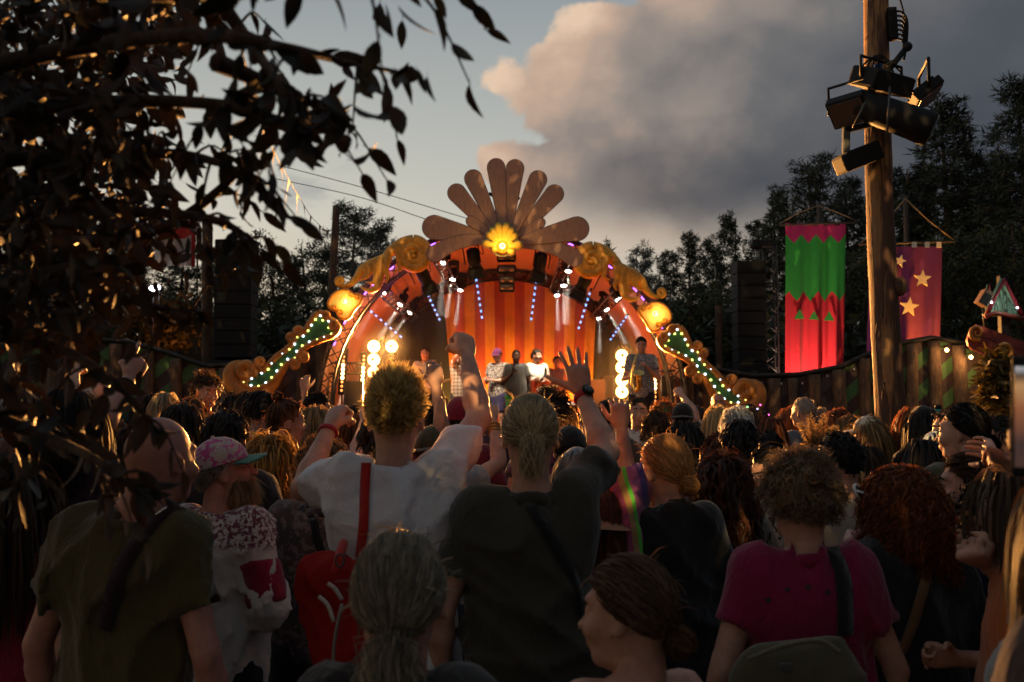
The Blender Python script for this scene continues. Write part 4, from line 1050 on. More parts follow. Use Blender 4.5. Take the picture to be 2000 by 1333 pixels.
cl = thing('clamp_bar', 'crossbar with clamps and tangled cables on the log pole', 'crossbar', P(1725, 150, YL - .2))
part('bar', *rod(P(1688, 196, YL - .22), P(1772, 92, YL - .2), .024, 8), M_black, cl)
part('bar_end', *ball(P(1772, 92, YL - .2), .04, 10, 8), M_black, cl)
part('blue_plug', *rod(P(1708, 130, YL - .2), P(1722, 128, YL - .2), .016, 8), mat('plug_blue', (.01, .06, .35, 1), .4), cl)
for i in range(6):
    a = P(1690 + 6 * i, 150 + 3 * i, YL - .22); b = P(1735 + 5 * i, 118 + (i % 3) * 12, YL - .2)
    part('loose_cable', *tube(catmull([a, np.array(P(1686 + 11 * i, 128 - 5 * (i % 4), YL - .3)), np.array(P(1716 + 6 * i, 108 + 4 * i, YL - .28)), b], 14), .007, 5), M_blackp, cl)

# ================================================================== triangular sign and painted board at the right edge
YG = 12.6
sg = thing('triangular_sign', 'green triangular sign with dark hand lettering at the right edge', 'sign', P(1955, 615, YG))
M_sgreen = mat('sign_green', (.16, .30, .20, 1), .5, var=.2); M_sred = mat('sign_red', (.20, .008, .02, 1), .5); M_ink = mat('ink_dark', (.012, .010, .010, 1), .6)
tri_ = [(1925, 618), (1961, 552), (1994, 618)]
part('face', *plate(pix(tri_, YG), .04), M_sgreen, sg, False)
part('frame', *tube(pix([(1924, 619), (1961, 547), (1999, 623)], YG - .01), .035, 6), M_sred, sg)
part('base_board', *tube(pix([(1924, 619), (1945, 611), (1999, 623)], YG - .05), .03, 6), mat('sign_base', (.16, .03, .02, 1), .6), sg)
part('green_edge', *tube(pix([(1920, 616), (1956, 545)], YG), .018, 6), M_sgreen, sg)
def letter(ch, pa, pb, name='letter', depth=.004, par=None, Y=12, m_=None, xs=None):
    cu = bpy.data.curves.new(name, 'FONT'); cu.body = ch; cu.size = 1; cu.extrude = 0.0
    o = bpy.data.objects.new(name, cu); COL.objects.link(o)
    dg = bpy.context.evaluated_depsgraph_get(); me = bpy.data.meshes.new_from_object(o.evaluated_get(dg))
    bpy.data.objects.remove(o); bpy.data.curves.remove(cu)
    V = np.array([v.co[:] for v in me.vertices]); F = [tuple(p.vertices) for p in me.polygons]; bpy.data.meshes.remove(me)
    return V, F
def place_text(ch, quad, m_, par, name='lettering'):
    """fit the text into a 3D quad (bl, br, tr, tl)"""
    V, F = letter(ch, None, None)
    lo, hi = V.min(0), V.max(0); u = (V[:, 0] - lo[0]) / max(hi[0] - lo[0], 1e-6); v = (V[:, 1] - lo[1]) / max(hi[1] - lo[1], 1e-6)
    bl, br, tr, tl = [np.asarray(q, float) for q in quad]
    W3 = (bl * ((1 - u) * (1 - v))[:, None] + br * (u * (1 - v))[:, None] + tr * (u * v)[:, None] + tl * ((1 - u) * v)[:, None])
    return part(name, W3, F, m_, par, False)
for ch, x0, x1, y0, y1, y2, y3 in (('R', 1941, 1951, 585, 606, 610, 572), ('N', 1952, 1960, 571, 609, 608, 560), ('a', 1961, 1968, 566, 610, 611, 574), ('m', 1968, 1976, 580, 612, 613, 590), ('a', 1977, 1981, 592, 614, 614, 598), ('s', 1982, 1987, 600, 614, 615, 606)):
    place_text(ch, [P(x0, y1, YG - .03), P(x1, y2, YG - .03), P(x1, y3, YG - .03), P(x0, y0, YG - .03)], M_ink, sg)
M_pix = lampmat('cool_pin', (.9, .85, 1, 1), 8)
for q in ((1936.5, 591), (1986.5, 601.5)): part('pin_lamp', *ball(P(*q, YG - .08), .014, 8, 6), M_pix, sg)
light('sign_light', 'POINT', P(1975, 592, YG - .25), 2.2, (.8, .95, .8), sg, size=.05)
part('support', *box(P(1962, 660, YG + .1), (.12, .1, 1.6), None, .01), M_black, sg, False)
bxs = thing('signal_box', 'small tilted wooden lamp box left of the triangular sign', 'lamp box', P(1922, 600, YG))
part('case', *box(P(1922, 583, YG - .05), (.13, .14, .20), rotm(y=32), .01), mat('box_wood', (.14, .07, .045, 1), .7), bxs, False)
part('front', *box(P(1925, 585, YG - .13), (.10, .02, .15), rotm(y=32)), M_black, bxs, False)
part('antenna', *rod(P(1926, 572, YG - .05), P(1928, 556, YG - .05), .008), M_sgreen, bxs)
part('pennant_tip', *rod(P(1932, 570, YG - .05), P(1934, 553, YG - .05), .014, 6, .004), M_sred, bxs)
part('mount', *rod(P(1920, 600, YG), P(1924, 640, YG), .02), M_black, bxs)
rb = thing('painted_board', 'red painted board with orange scrolls below the triangular sign', 'board', P(1950, 720, YG - .3))
M_rboard = mat('board_red', (.20, .035, .03, 1), .55, var=.4, vscale=4)
def plank(i): 
    a = [(1889, 655), (1908, 632), (2010, 670), (2060, 690), (2060, 745), (1990, 735), (1950, 700), (1893, 682)]
    f0, f1 = i / 4, (i + 1) / 4 - .012
    L = np.array([(1908, 634), (1893, 652), (1889, 665), (1892, 676), (1900, 684)], float); Rr = np.array([(2060, 690), (2060, 704), (2060, 718), (2060, 732), (2060, 746)], float)
    fl = lambda arr, f: (arr[int(f * 4 * .999)] * (1 - (f * 4 * .999) % 1) + arr[min(4, int(f * 4 * .999) + 1)] * ((f * 4 * .999) % 1))
    return [tuple(fl(L, f0)), tuple(fl(Rr, f0)), tuple(fl(Rr, f1)), tuple(fl(L, f1))]
for i in range(4): part('plank', *plate(pix(plank(i), YG - .3 + .006 * i), .05), M_rboard, rb, False)
for c, r0, a0, cw in (((1908, 650), 15, 1.2, 1), ((1963, 688), 16, -2.4, 1), ((1952, 692), 13, .5, -1)):
    part('scroll', *tube(pix(spiral(c, r0, 3, a0, 1.5, 34, cw), YG - .33), np.linspace(.030, .012, 34), 8), mat('scroll_orange', (.42, .17, .03, 1), .5), rb)
part('bracing', *box(P(1990, 760, YG - .2), (.15, .1, 1.1), None, .01), M_black, rb, False)
# hanging foliage beside it
fc_ = np.array([P(1945 + 18 * math.sin(i * 1.7), 700 + i * 5.5, YG - .5) for i in range(18)])
V, F = leaf_cloud(fc_, np.full(18, .16), 55, .05, np.random.default_rng(5), .9, 2.4)
hf = thing('hanging_plant', 'yellowish hanging plant trailing down the right fence', 'plant', P(1948, 690, YG - .5))
part('foliage', V, F, leafmat('autumn_leaves', (.05, .036, .008, 1), (.13, .09, .018, 1), .2), hf, False)
part('stem', *tube(catmull(fc_, 24), .012, 5), M_bark, hf)

# ================================================================== left side behind the leaves
tag(part('bare_pine_tree', *log_mesh([float(P(118, 900, 9)[0]), 9, 0], P(132, 300, 9), .14, .10, 12, 20, .06, 13), M_bark), 'thick pine trunk behind the leaves at the left', 'tree')
tag(part('bare_pine_tree', *log_mesh([float(P(408, 800, 19.6)[0]), 19.6, 0], P(405, 430, 19.6), .13, .10, 12, 20, .06, 14), M_bark), 'slim trunk just left of the left loudspeaker array', 'tree')
fg = thing('flag', 'red and white flag with a dark letter behind the leaves', 'flag', P(350, 510, 19.9))
V, F = banner_cloth(300, 384, 430, 520, 19.9, False, 20, 14)
def flag_hook(t, b, oc):
    x, y, z = t.xyz(oc); r_ = t.m('SQRT', t.m('ADD', t.m('POWER', t.m('ADD', x, .07), 2.0), t.m('POWER', t.m('SUBTRACT', z, 1.06), 2.0)))
    red = t.m('MAXIMUM', t.m('LESS_THAN', r_, .62), t.m('GREATER_THAN', x, .24))
    t.put(b.inputs['Base Color'], t.mix(red, (.5, .42, .38, 1), (.38, .02, .015, 1)))
part('cloth', V, F, mat('flag_cloth', (.4, .3, .3, 1), .8, hook=flag_hook), fg)
part('pole', *rod(P(386, 425, 19.9), [float(P(386, 800, 19.9)[0]), 19.9, 0], .02), M_trim, fg)
place_text('J', [P(318, 488, 19.75), P(338, 492, 19.75), P(332, 450, 19.75), P(314, 448, 19.75)], M_ink, fg, 'letter')
for i, (px, py, lab) in enumerate(((297, 566, 'cold white lamp glinting through the leaves at the left, left one of two'), (309, 562, 'cold white lamp glinting through the leaves at the left, right one of two'))):
    c = np.array(P(px, py, 19.8)); t = thing('field_lamp', lab, 'lamp', c, 'cold lamps behind the leaves')
    part('lens', *ball(c, .07 if i == 0 else .045, 10, 8), lampmat('cold_lens', (.85, .85, 1, 1), 18), t)
    part('housing', *lathe(c + np.array([0, .03, 0]), [(.05, 0), (.06, .1)], (0, 1, 0), 10), M_black, t)
    part('stand', *rod(c + np.array([0, .08, 0]), (c[0], 19.88, 0), .02), M_trim, t)
c = np.array(P(345, 690, 19.3)); ol = thing('orange_lamp', 'orange lamp lighting the bushes left of the loudspeakers', 'lamp', (c[0], 19.3, 0))
part('stand', *rod((c[0], 19.3, 0), c, .02), M_black, ol)
part('body', *lathe(c, [(.06, -.1), (.09, 0)], (0, .6, 1), 12), M_black, ol)
light('orange_beam', 'SPOT', c + np.array([0, .1, .12]), 90, (1, .22, .03), ol, target=P(335, 610, 21), angle=75, size=.08)
ob_ = np.random.default_rng(31); oc_ = np.array([P(ob_.uniform(290, 385), ob_.uniform(595, 665), ob_.uniform(20.6, 21.2)) for _ in range(60)])
V, F = leaf_cloud(oc_, np.full(60, .35), 50, .08, ob_, .8, 1.3)
tag(part('lit_shrub', V, F, M_leafb, smooth=False, origin=(oc_[0][0], 17, 0)), 'shrub glowing orange behind the left fence', 'shrub')
# ================================================================== figures: smooth-union distance fields turned into meshes
def surface_nets(D, org, h):
    s = D < 0; nx, ny, nz = D.shape
    def cell(A): return [A[a:nx - 1 + a, b:ny - 1 + b, c:nz - 1 + c] for a in (0, 1) for b in (0, 1) for c in (0, 1)]
    cs = cell(s); any_ = np.zeros_like(cs[0]); all_ = np.ones_like(cs[0])
    for c in cs: any_ |= c; all_ &= c
    act = any_ & ~all_
    I = np.argwhere(act); idx = -np.ones(act.shape, np.int64); idx[act] = np.arange(len(I))
    i, j, k = I.T; acc = np.zeros((len(I), 3)); cnt = np.zeros(len(I))
    co = [(a, b, c) for a in (0, 1) for b in (0, 1) for c in (0, 1)]
    val = {c: D[i + c[0], j + c[1], k + c[2]] for c in co}
    for a in co:
        for ax in range(3):
            if a[ax] == 0:
                b = list(a); b[ax] = 1; b = tuple(b); va, vb = val[a], val[b]; x = (va < 0) != (vb < 0)
                t = np.where(x, va / np.where(x, va - vb, 1), 0)
                p = np.repeat(np.array([a], float), len(I), 0); p[:, ax] += t
                acc += p * x[:, None]; cnt += x
    V = (I + acc / np.maximum(cnt, 1)[:, None]) * h + org
    F = []
    for ax in range(3):
        sl0 = [slice(None)] * 3; sl1 = [slice(None)] * 3
        sl0[ax] = slice(0, -1); sl1[ax] = slice(1, None)
        d = s[tuple(sl0)] != s[tuple(sl1)]
        E = np.argwhere(d); u, v = (ax + 1) % 3, (ax + 2) % 3
        E = E[(E[:, u] > 0) & (E[:, v] > 0) & (E[:, u] < D.shape[u] - 1) & (E[:, v] < D.shape[v] - 1)]
        if not len(E): continue
        def at(du, dv):
            q = E.copy(); q[:, u] += du; q[:, v] += dv; return idx[q[:, 0], q[:, 1], q[:, 2]]
        quad = np.stack([at(-1, -1), at(0, -1), at(0, 0), at(-1, 0)], 1)
        inside0 = s[E[:, 0], E[:, 1], E[:, 2]]
        quad[~inside0] = quad[~inside0][:, ::-1]
        F.append(quad[(quad >= 0).all(1)])
    return V, np.concatenate(F) if F else np.zeros((0, 4), int)
class Field:
    """list of soft-blended shapes"""
    def __init__(s): s.items = []
    def cone(s, a, b, ra, rb, k=.03, flat=None, op='u', cut=None):
        s.items.append(('cone', np.asarray(a, float), np.asarray(b, float), ra, rb, k, flat, op, cut)); return s
    def ell(s, c, r, R=None, k=.02, op='u', cut=None):
        s.items.append(('ell', np.asarray(c, float), np.asarray(r, float), R, None, k, None, op, cut)); return s
    def bounds(s):
        lo, hi = [], []
        for it in s.items:
            if it[7] != 'u': continue
            if it[0] == 'cone':
                r = max(it[3], it[4]) * (max(1, it[6][1]) if it[6] else 1); lo.append(np.minimum(it[1], it[2]) - r); hi.append(np.maximum(it[1], it[2]) + r)
            else: lo.append(it[1] - it[2].max()); hi.append(it[1] + it[2].max())
        return np.min(lo, 0), np.max(hi, 0)
    def mesh(s, h, wrinkle=None):
        lo, hi = s.bounds(); lo = lo - 2.5 * h; hi = hi + 2.5 * h
        n = np.ceil((hi - lo) / h).astype(int) + 1
        D = np.full(n, .2, np.float32)
        for kind, a, b, ra, rb, k, flat, op, cut in s.items:
            if kind == 'cone': r = max(ra, rb) * (max(1, flat[1]) if flat else 1) ; l0, h0 = np.minimum(a, b) - r, np.maximum(a, b) + r
            else: r = b.max(); l0, h0 = a - r, a + r
            m_ = k + 2.5 * h + .012
            i0 = np.clip(np.floor((l0 - m_ - lo) / h).astype(int), 0, n - 1); i1 = np.clip(np.ceil((h0 + m_ - lo) / h).astype(int) + 1, 1, n)
            ax = [lo[q] + h * np.arange(i0[q], i1[q]) for q in range(3)]
            X, Y, Z = np.meshgrid(*ax, indexing='ij', sparse=True)
            if kind == 'cone':
                ab = b - a; L2 = max(ab @ ab, 1e-9)
                t = np.clip(((X - a[0]) * ab[0] + (Y - a[1]) * ab[1] + (Z - a[2]) * ab[2]) / L2, 0, 1)
                dx_, dy_, dz_ = X - (a[0] + t * ab[0]), Y - (a[1] + t * ab[1]), Z - (a[2] + t * ab[2])
                if flat:
                    f = flat[0]; c = (dx_ * f[0] + dy_ * f[1] + dz_ * f[2]) * (1 / flat[1] - 1)
                    dx_, dy_, dz_ = dx_ + c * f[0], dy_ + c * f[1], dz_ + c * f[2]
                d = np.sqrt(dx_ ** 2 + dy_ ** 2 + dz_ ** 2) - (ra + (rb - ra) * t)
                if flat: d = d * min(1, flat[1])
            else:
                q = [X - a[0], Y - a[1], Z - a[2]]
                if ra is not None:
                    R = ra; q = [q[0] * R[0][e] + q[1] * R[1][e] + q[2] * R[2][e] for e in range(3)]
                nn = np.sqrt((q[0] / b[0]) ** 2 + (q[1] / b[1]) ** 2 + (q[2] / b[2]) ** 2)
                gg = np.sqrt((q[0] / b[0] ** 2) ** 2 + (q[1] / b[1] ** 2) ** 2 + (q[2] / b[2] ** 2) ** 2)
                d = nn * (nn - 1) / np.maximum(gg, 1e-6)
            if cut is not None:
                for (cp, cn) in cut: d = np.maximum(d, (X - cp[0]) * cn[0] + (Y - cp[1]) * cn[1] + (Z - cp[2]) * cn[2])
            sl = tuple(slice(i0[q], i1[q]) for q in range(3)); cur = D[sl]
            if op == 'u':
                hh = np.maximum(k - np.abs(cur - d), 0) / max(k, 1e-6); D[sl] = np.minimum(cur, d) - hh * hh * k * .25
            else:
                d = -d; hh = np.maximum(k - np.abs(cur - d), 0) / max(k, 1e-6); D[sl] = np.maximum(cur, d) + hh * hh * k * .25
        if wrinkle is not None:
            ax = [lo[q] + h * np.arange(n[q]) for q in range(3)]
            X, Y, Z = np.meshgrid(*ax, indexing='ij', sparse=True); D = D + wrinkle(X, Y, Z)
        return surface_nets(D, lo, h)
def wrinkler(seed, amp, fine=False):
    """drapery: sharp ridges of two or three wave trains, patchy over the body"""
    rg = np.random.default_rng(seed); ws = []
    for i in range(5 if fine else 3):
        d = rg.normal(size=3) * (1, 1, .45); d /= np.linalg.norm(d); hi = i >= 3
        ws.append((d * (rg.uniform(50, 80) if hi else rg.uniform(14, 34)), rg.uniform(0, 6.28), rg.normal(size=3) * 6, rg.normal(size=3) * 5, rg.uniform(0, 6.28), .35 if hi else 1.0))
    def f(X, Y, Z):
        o = 0
        for d, ph, d2, d3, ph3, a in ws:
            r = 1 - np.abs(np.sin(d[0] * X + d[1] * Y + d[2] * Z + ph + 1.5 * np.sin(d2[0] * X + d2[1] * Y + d2[2] * Z)))
            o = o + a * r * r * np.clip(.5 + .9 * np.sin(d3[0] * X + d3[1] * Y + d3[2] * Z + ph3), 0, 1)
        return (-amp * o).astype(np.float32)
    return f

# ------------------------------------------------------------------ skin, cloth and hair materials
def skin_mat(name, c): 
    def hk(t, b, oc):
        n = t.noise(oc, 22, 4, .6); t.put(b.inputs['Base Color'], t.mix(t.smooth(n, .3, .7), tuple(x * .82 for x in c[:3]) + (1,), tuple(min(1, x * 1.1) for x in c[:3]) + (1,)))
    return mat('skin_' + name, c, .5, hook=hk, spec=.35, bump=.16, bscale=110)
SKIN = {'fair': skin_mat('fair', (.52, .27, .19, 1)), 'tan': skin_mat('tan', (.40, .20, .13, 1)), 'dark': skin_mat('dark', (.10, .045, .025, 1)), 'rosy': skin_mat('rosy', (.50, .22, .16, 1))}
def cloth(c, pat=None, c2=(.03, .02, .03, 1), sc=1.0):
    key = 'cloth_%s_%.3f_%.3f_%.3f_%.3f' % (pat, c[0], c[1], c[2], c2[0])
    if key in MATS: return MATS[key]
    def hk(t, b, oc):
        x, y, z = t.xyz(oc)
        if pat == 'speck': f = t.smooth(t.noise(oc, 34 * sc, 4, .7), .5, .56)
        elif pat == 'yoke': f = t.m('MULTIPLY', t.smooth(t.noise(oc, 60, 4, .7), .47, .53), t.smooth(z, 1.20, 1.24))
        elif pat == 'leopard': 
            v = t.voro(t.vm('ADD', oc, t.vm('MULTIPLY', t.noise(oc, 20, 2, .5, out='Color'), (.03, .03, .03))), 24 * sc); f = t.m('MULTIPLY', t.smooth(v, .22, .3), t.smooth(v, .52, .46))
        elif pat == 'dots': f = t.smooth(t.voro(oc, 24 * sc, rnd=.25), .24, .2)
        elif pat == 'floral': f = t.smooth(t.noise(oc, 16 * sc, 5, .7, 2.0), .5, .54)
        elif pat == 'plaid':
            g1 = t.m('GREATER_THAN', t.m('SINE', t.m('MULTIPLY', x, 90)), .3); g2 = t.m('GREATER_THAN', t.m('SINE', t.m('MULTIPLY', z, 90)), .3); f = t.m('MULTIPLY', t.m('ADD', g1, g2), .4)
        elif pat == 'rainbow':
            u = t.m('FRACT', t.m('ADD', t.m('MULTIPLY', x, 6.5), t.m('ADD', t.m('MULTIPLY', z, 1.1), t.m('MULTIPLY', t.noise(oc, 3, 2), .5))))
            c_ = t.ramp(u, [(0, (.62, .03, .02, 1)), (.16, (.36, .07, .16, 1)), (.34, (.40, .25, .10, 1)), (.46, (.12, .55, .06, 1)), (.54, (.30, .09, .22, 1)), (.74, (.10, .05, .20, 1)), (.88, (.5, .06, .10, 1))], 'CONSTANT')
            t.put(b.inputs['Base Color'], c_); f = None
        elif pat == 'halves': f = t.smooth(x, -.01, .01)
        else: f = None
        n = t.noise(oc, 5, 3, .6)
        if f is not None: t.put(b.inputs['Base Color'], t.mix(f, c, c2))
        elif pat is None: t.put(b.inputs['Base Color'], t.mix(n, tuple(v * .8 for v in c[:3]) + (1,), tuple(min(1, v * 1.12) for v in c[:3]) + (1,)))
        bn = t.node('ShaderNodeBump'); bn.inputs['Strength'].default_value = .55; bn.inputs['Distance'].default_value = .02
        t.put(bn.inputs['Height'], t.m('ADD', t.noise(t.vm('MULTIPLY', oc, (1, 1, .55)), 13, 4, .55, 1.6), t.m('MULTIPLY', t.noise(oc, 260, 2, .6), .05))); t.put(b.inputs['Normal'], bn.outputs[0])
    return mat(key, c, .85, sheen=.25, spec=.25, hook=hk)
def hair_mat(c):
    key = 'hair_%.3f_%.3f_%.3f' % c[:3]
    if key in MATS: return MATS[key]
    m = bpy.data.materials.new(key); m.use_nodes = True; MATS[key] = m
    t = NT(m.node_tree); b = t.n['Principled BSDF']; b.inputs['Roughness'].default_value = .5; b.inputs['Specular IOR Level'].default_value = .45
    gm = t.node('ShaderNodeNewGeometry'); n = t.node('ShaderNodeTexWhiteNoise', noise_dimensions='1D'); t.put(n.inputs['W'], gm.outputs['Random Per Island'])
    col = t.mix(n.outputs[0], tuple(v * .38 for v in c[:3]) + (1,), tuple(min(1, v * 1.65) for v in c[:3]) + (1,)); t.put(b.inputs['Base Color'], col)
    tr = t.node('ShaderNodeBsdfTranslucent'); t.put(tr.inputs[0], col); mx = t.node('ShaderNodeMixShader'); mx.inputs[0].default_value = .52
    t.l.new(b.outputs[0], mx.inputs[1]); t.l.new(tr.outputs[0], mx.inputs[2]); t.l.new(mx.outputs[0], t.n['Material Output'].inputs[0])
    return m

# ------------------------------------------------------------------ parts of a figure
def frame(yaw, pitch=0.0, roll=0.0):
    """columns: right, forward, up; yaw 0 faces the stage (+Y), positive yaw turns left"""
    return np.array(Matrix.Rotation(yaw, 3, 'Z') @ Matrix.Rotation(pitch, 3, 'X') @ Matrix.Rotation(roll, 3, 'Y'))
HEADR = np.array([.076, .096, .104])
def head_mesh(C, R, s, h, beard=False):
    """skull, jaw, nose, brow, eye hollows, lips and ears"""
    q = lambda x, y, z: C + R @ (np.array([x, y, z]) * s)
    f = Field()
    f.ell(q(0, -.008, .012), np.array([.074, .093, .092]) * s, R, .02)
    f.ell(q(0, .022, -.05), np.array([.060, .068, .072]) * s, R, .03)
    f.cone(q(-.03, .052, -.105), q(.03, .052, -.105), .020 * s, .020 * s, .03)
    f.ell(q(0, .066, -.112), np.array([.020, .018, .016]) * s, R, .02)
    f.cone(q(0, -.02, -.06), q(0, -.03, -.16), .056 * s, .056 * s, .03)
    f.cone(q(0, .088, -.005), q(0, .106, -.046), .008 * s, .012 * s, .012)
    f.ell(q(0, .112, -.048), np.array([.012, .012, .010]) * s, R, .008)
    f.cone(q(-.035, .080, .018), q(.035, .080, .018), .011 * s, .011 * s, .018)
    for sx in (-1, 1):
        f.ell(q(.031 * sx, .096, -.006), np.array([.015, .012, .010]) * s, R, .012, op='s')
        f.ell(q(.031 * sx, .080, -.006), np.array([.012, .012, .012]) * s, R, .003)
        f.ell(q(.040 * sx, .072, -.045), np.array([.022, .022, .022]) * s, R, .02)
        f.ell(q(.080 * sx, -.004, -.022), np.array([.008, .020, .031]) * s, R @ rotm(x=12, z=-18 * sx), .008)
        f.ell(q(.089 * sx, .002, -.020), np.array([.005, .010, .017]) * s, R @ rotm(x=12, z=-18 * sx), .004, op='s')
    f.cone(q(-.020, .088, -.072), q(.020, .088, -.072), .0085 * s, .0085 * s, .008)
    f.cone(q(-.014, .087, -.084), q(.014, .087, -.084), .009 * s, .009 * s, .008)
    f.cone(q(-.017, .098, -.0775), q(.017, .098, -.0775), .0035 * s, .0035 * s, .003, op='s')
    return f.mesh(h)
def hand_mesh(w, a, n, s, sc, pose, h):
    """palm and five fingers. w wrist, a along the hand, n palm normal, s thumb side"""
    a = unit(a); n = unit(n - a * (n @ a)); s = unit(s - a * (s @ a) - n * (s @ n))
    f = Field(); curl, spread, thumb = {'open': ((6, 8, 6), 1.0, 'out'), 'fist': ((82, 98, 62), .25, 'wrap'), 'point': ((80, 95, 60), .25, 'wrap'),
        'relax': ((28, 34, 24), .45, 'side'), 'grip': ((52, 58, 40), .3, 'grip'), 'claw': ((35, 50, 30), .7, 'side')}[pose]
    f.cone(w - a * .03 * sc, w + a * .01 * sc, .027 * sc, .026 * sc, .02, flat=(n, .78))
    f.ell(w + a * .058 * sc - s * .002, np.array([.037, .050, .0165]) * sc, np.stack([s, a, n], 1), .015)
    lens = (.074, .083, .077, .060); rad = (.0088, .0090, .0085, .0074); off = (.031, .0105, -.010, -.030)
    for i in range(4):
        kn = w + (a * (.094 - .004 * abs(i - 1)) + s * off[i]) * sc
        f.cone(w + a * .03 * sc + s * off[i] * .6 * sc, kn, .0125 * sc, .0108 * sc, .014)
        spa = (off[i] / .031) * 13 * spread
        base = unit(a * math.cos(math.radians(spa)) + s * math.sin(math.radians(spa)))
        cs = (4, 6, 4) if (pose == 'point' and i == 0) else curl
        ang = 0; p = kn
        for j, (fr_, c) in enumerate(zip((.46, .30, .24), cs)):
            ang += c * (1 + .05 * (i - 1)); d = base * math.cos(math.radians(ang)) + n * math.sin(math.radians(ang))
            e = p + d * lens[i] * fr_ * sc
            f.cone(p, e, rad[i] * (1 - .10 * j) * sc, rad[i] * (.92 - .10 * j) * sc, .004); p = e
    t0 = w + (a * .022 + s * .022 + n * .004) * sc
    tw = {'out': ((.62, .80, .05), (.55, .84, .0), (.62, .78, .0)), 'wrap': ((.75, .48, .45), (.45, -.25, .85), (.05, -.95, .35)),
          'side': ((.72, .62, .30), (.80, .45, .38), (.88, .25, .40)), 'grip': ((.6, .55, .58), (.6, .1, .8), (.45, -.35, .8))}[thumb]
    p = t0
    for (ca, cs_, cn), L, r0, r1 in zip(tw, (.044, .034, .028), (.0135, .0105, .0095), (.0112, .0098, .0078)):
        d = unit(a * ca + s * cs_ + n * cn); e = p + d * L * sc; f.cone(p, e, r0 * sc, r1 * sc, .008); p = e
    return f.mesh(h)
def ray_at_dist(px, py, S, L, far=True):
    O = np.array([0, 0, CZ]); d = unit(ray(px, py)); oc = O - S; b = oc @ d; c = oc @ oc - L * L; disc = b * b - c
    if disc < 0: q = O + d * (-b); return S + unit(q - S) * L
    return O + d * (-b + (math.sqrt(disc) if far else -math.sqrt(disc)))

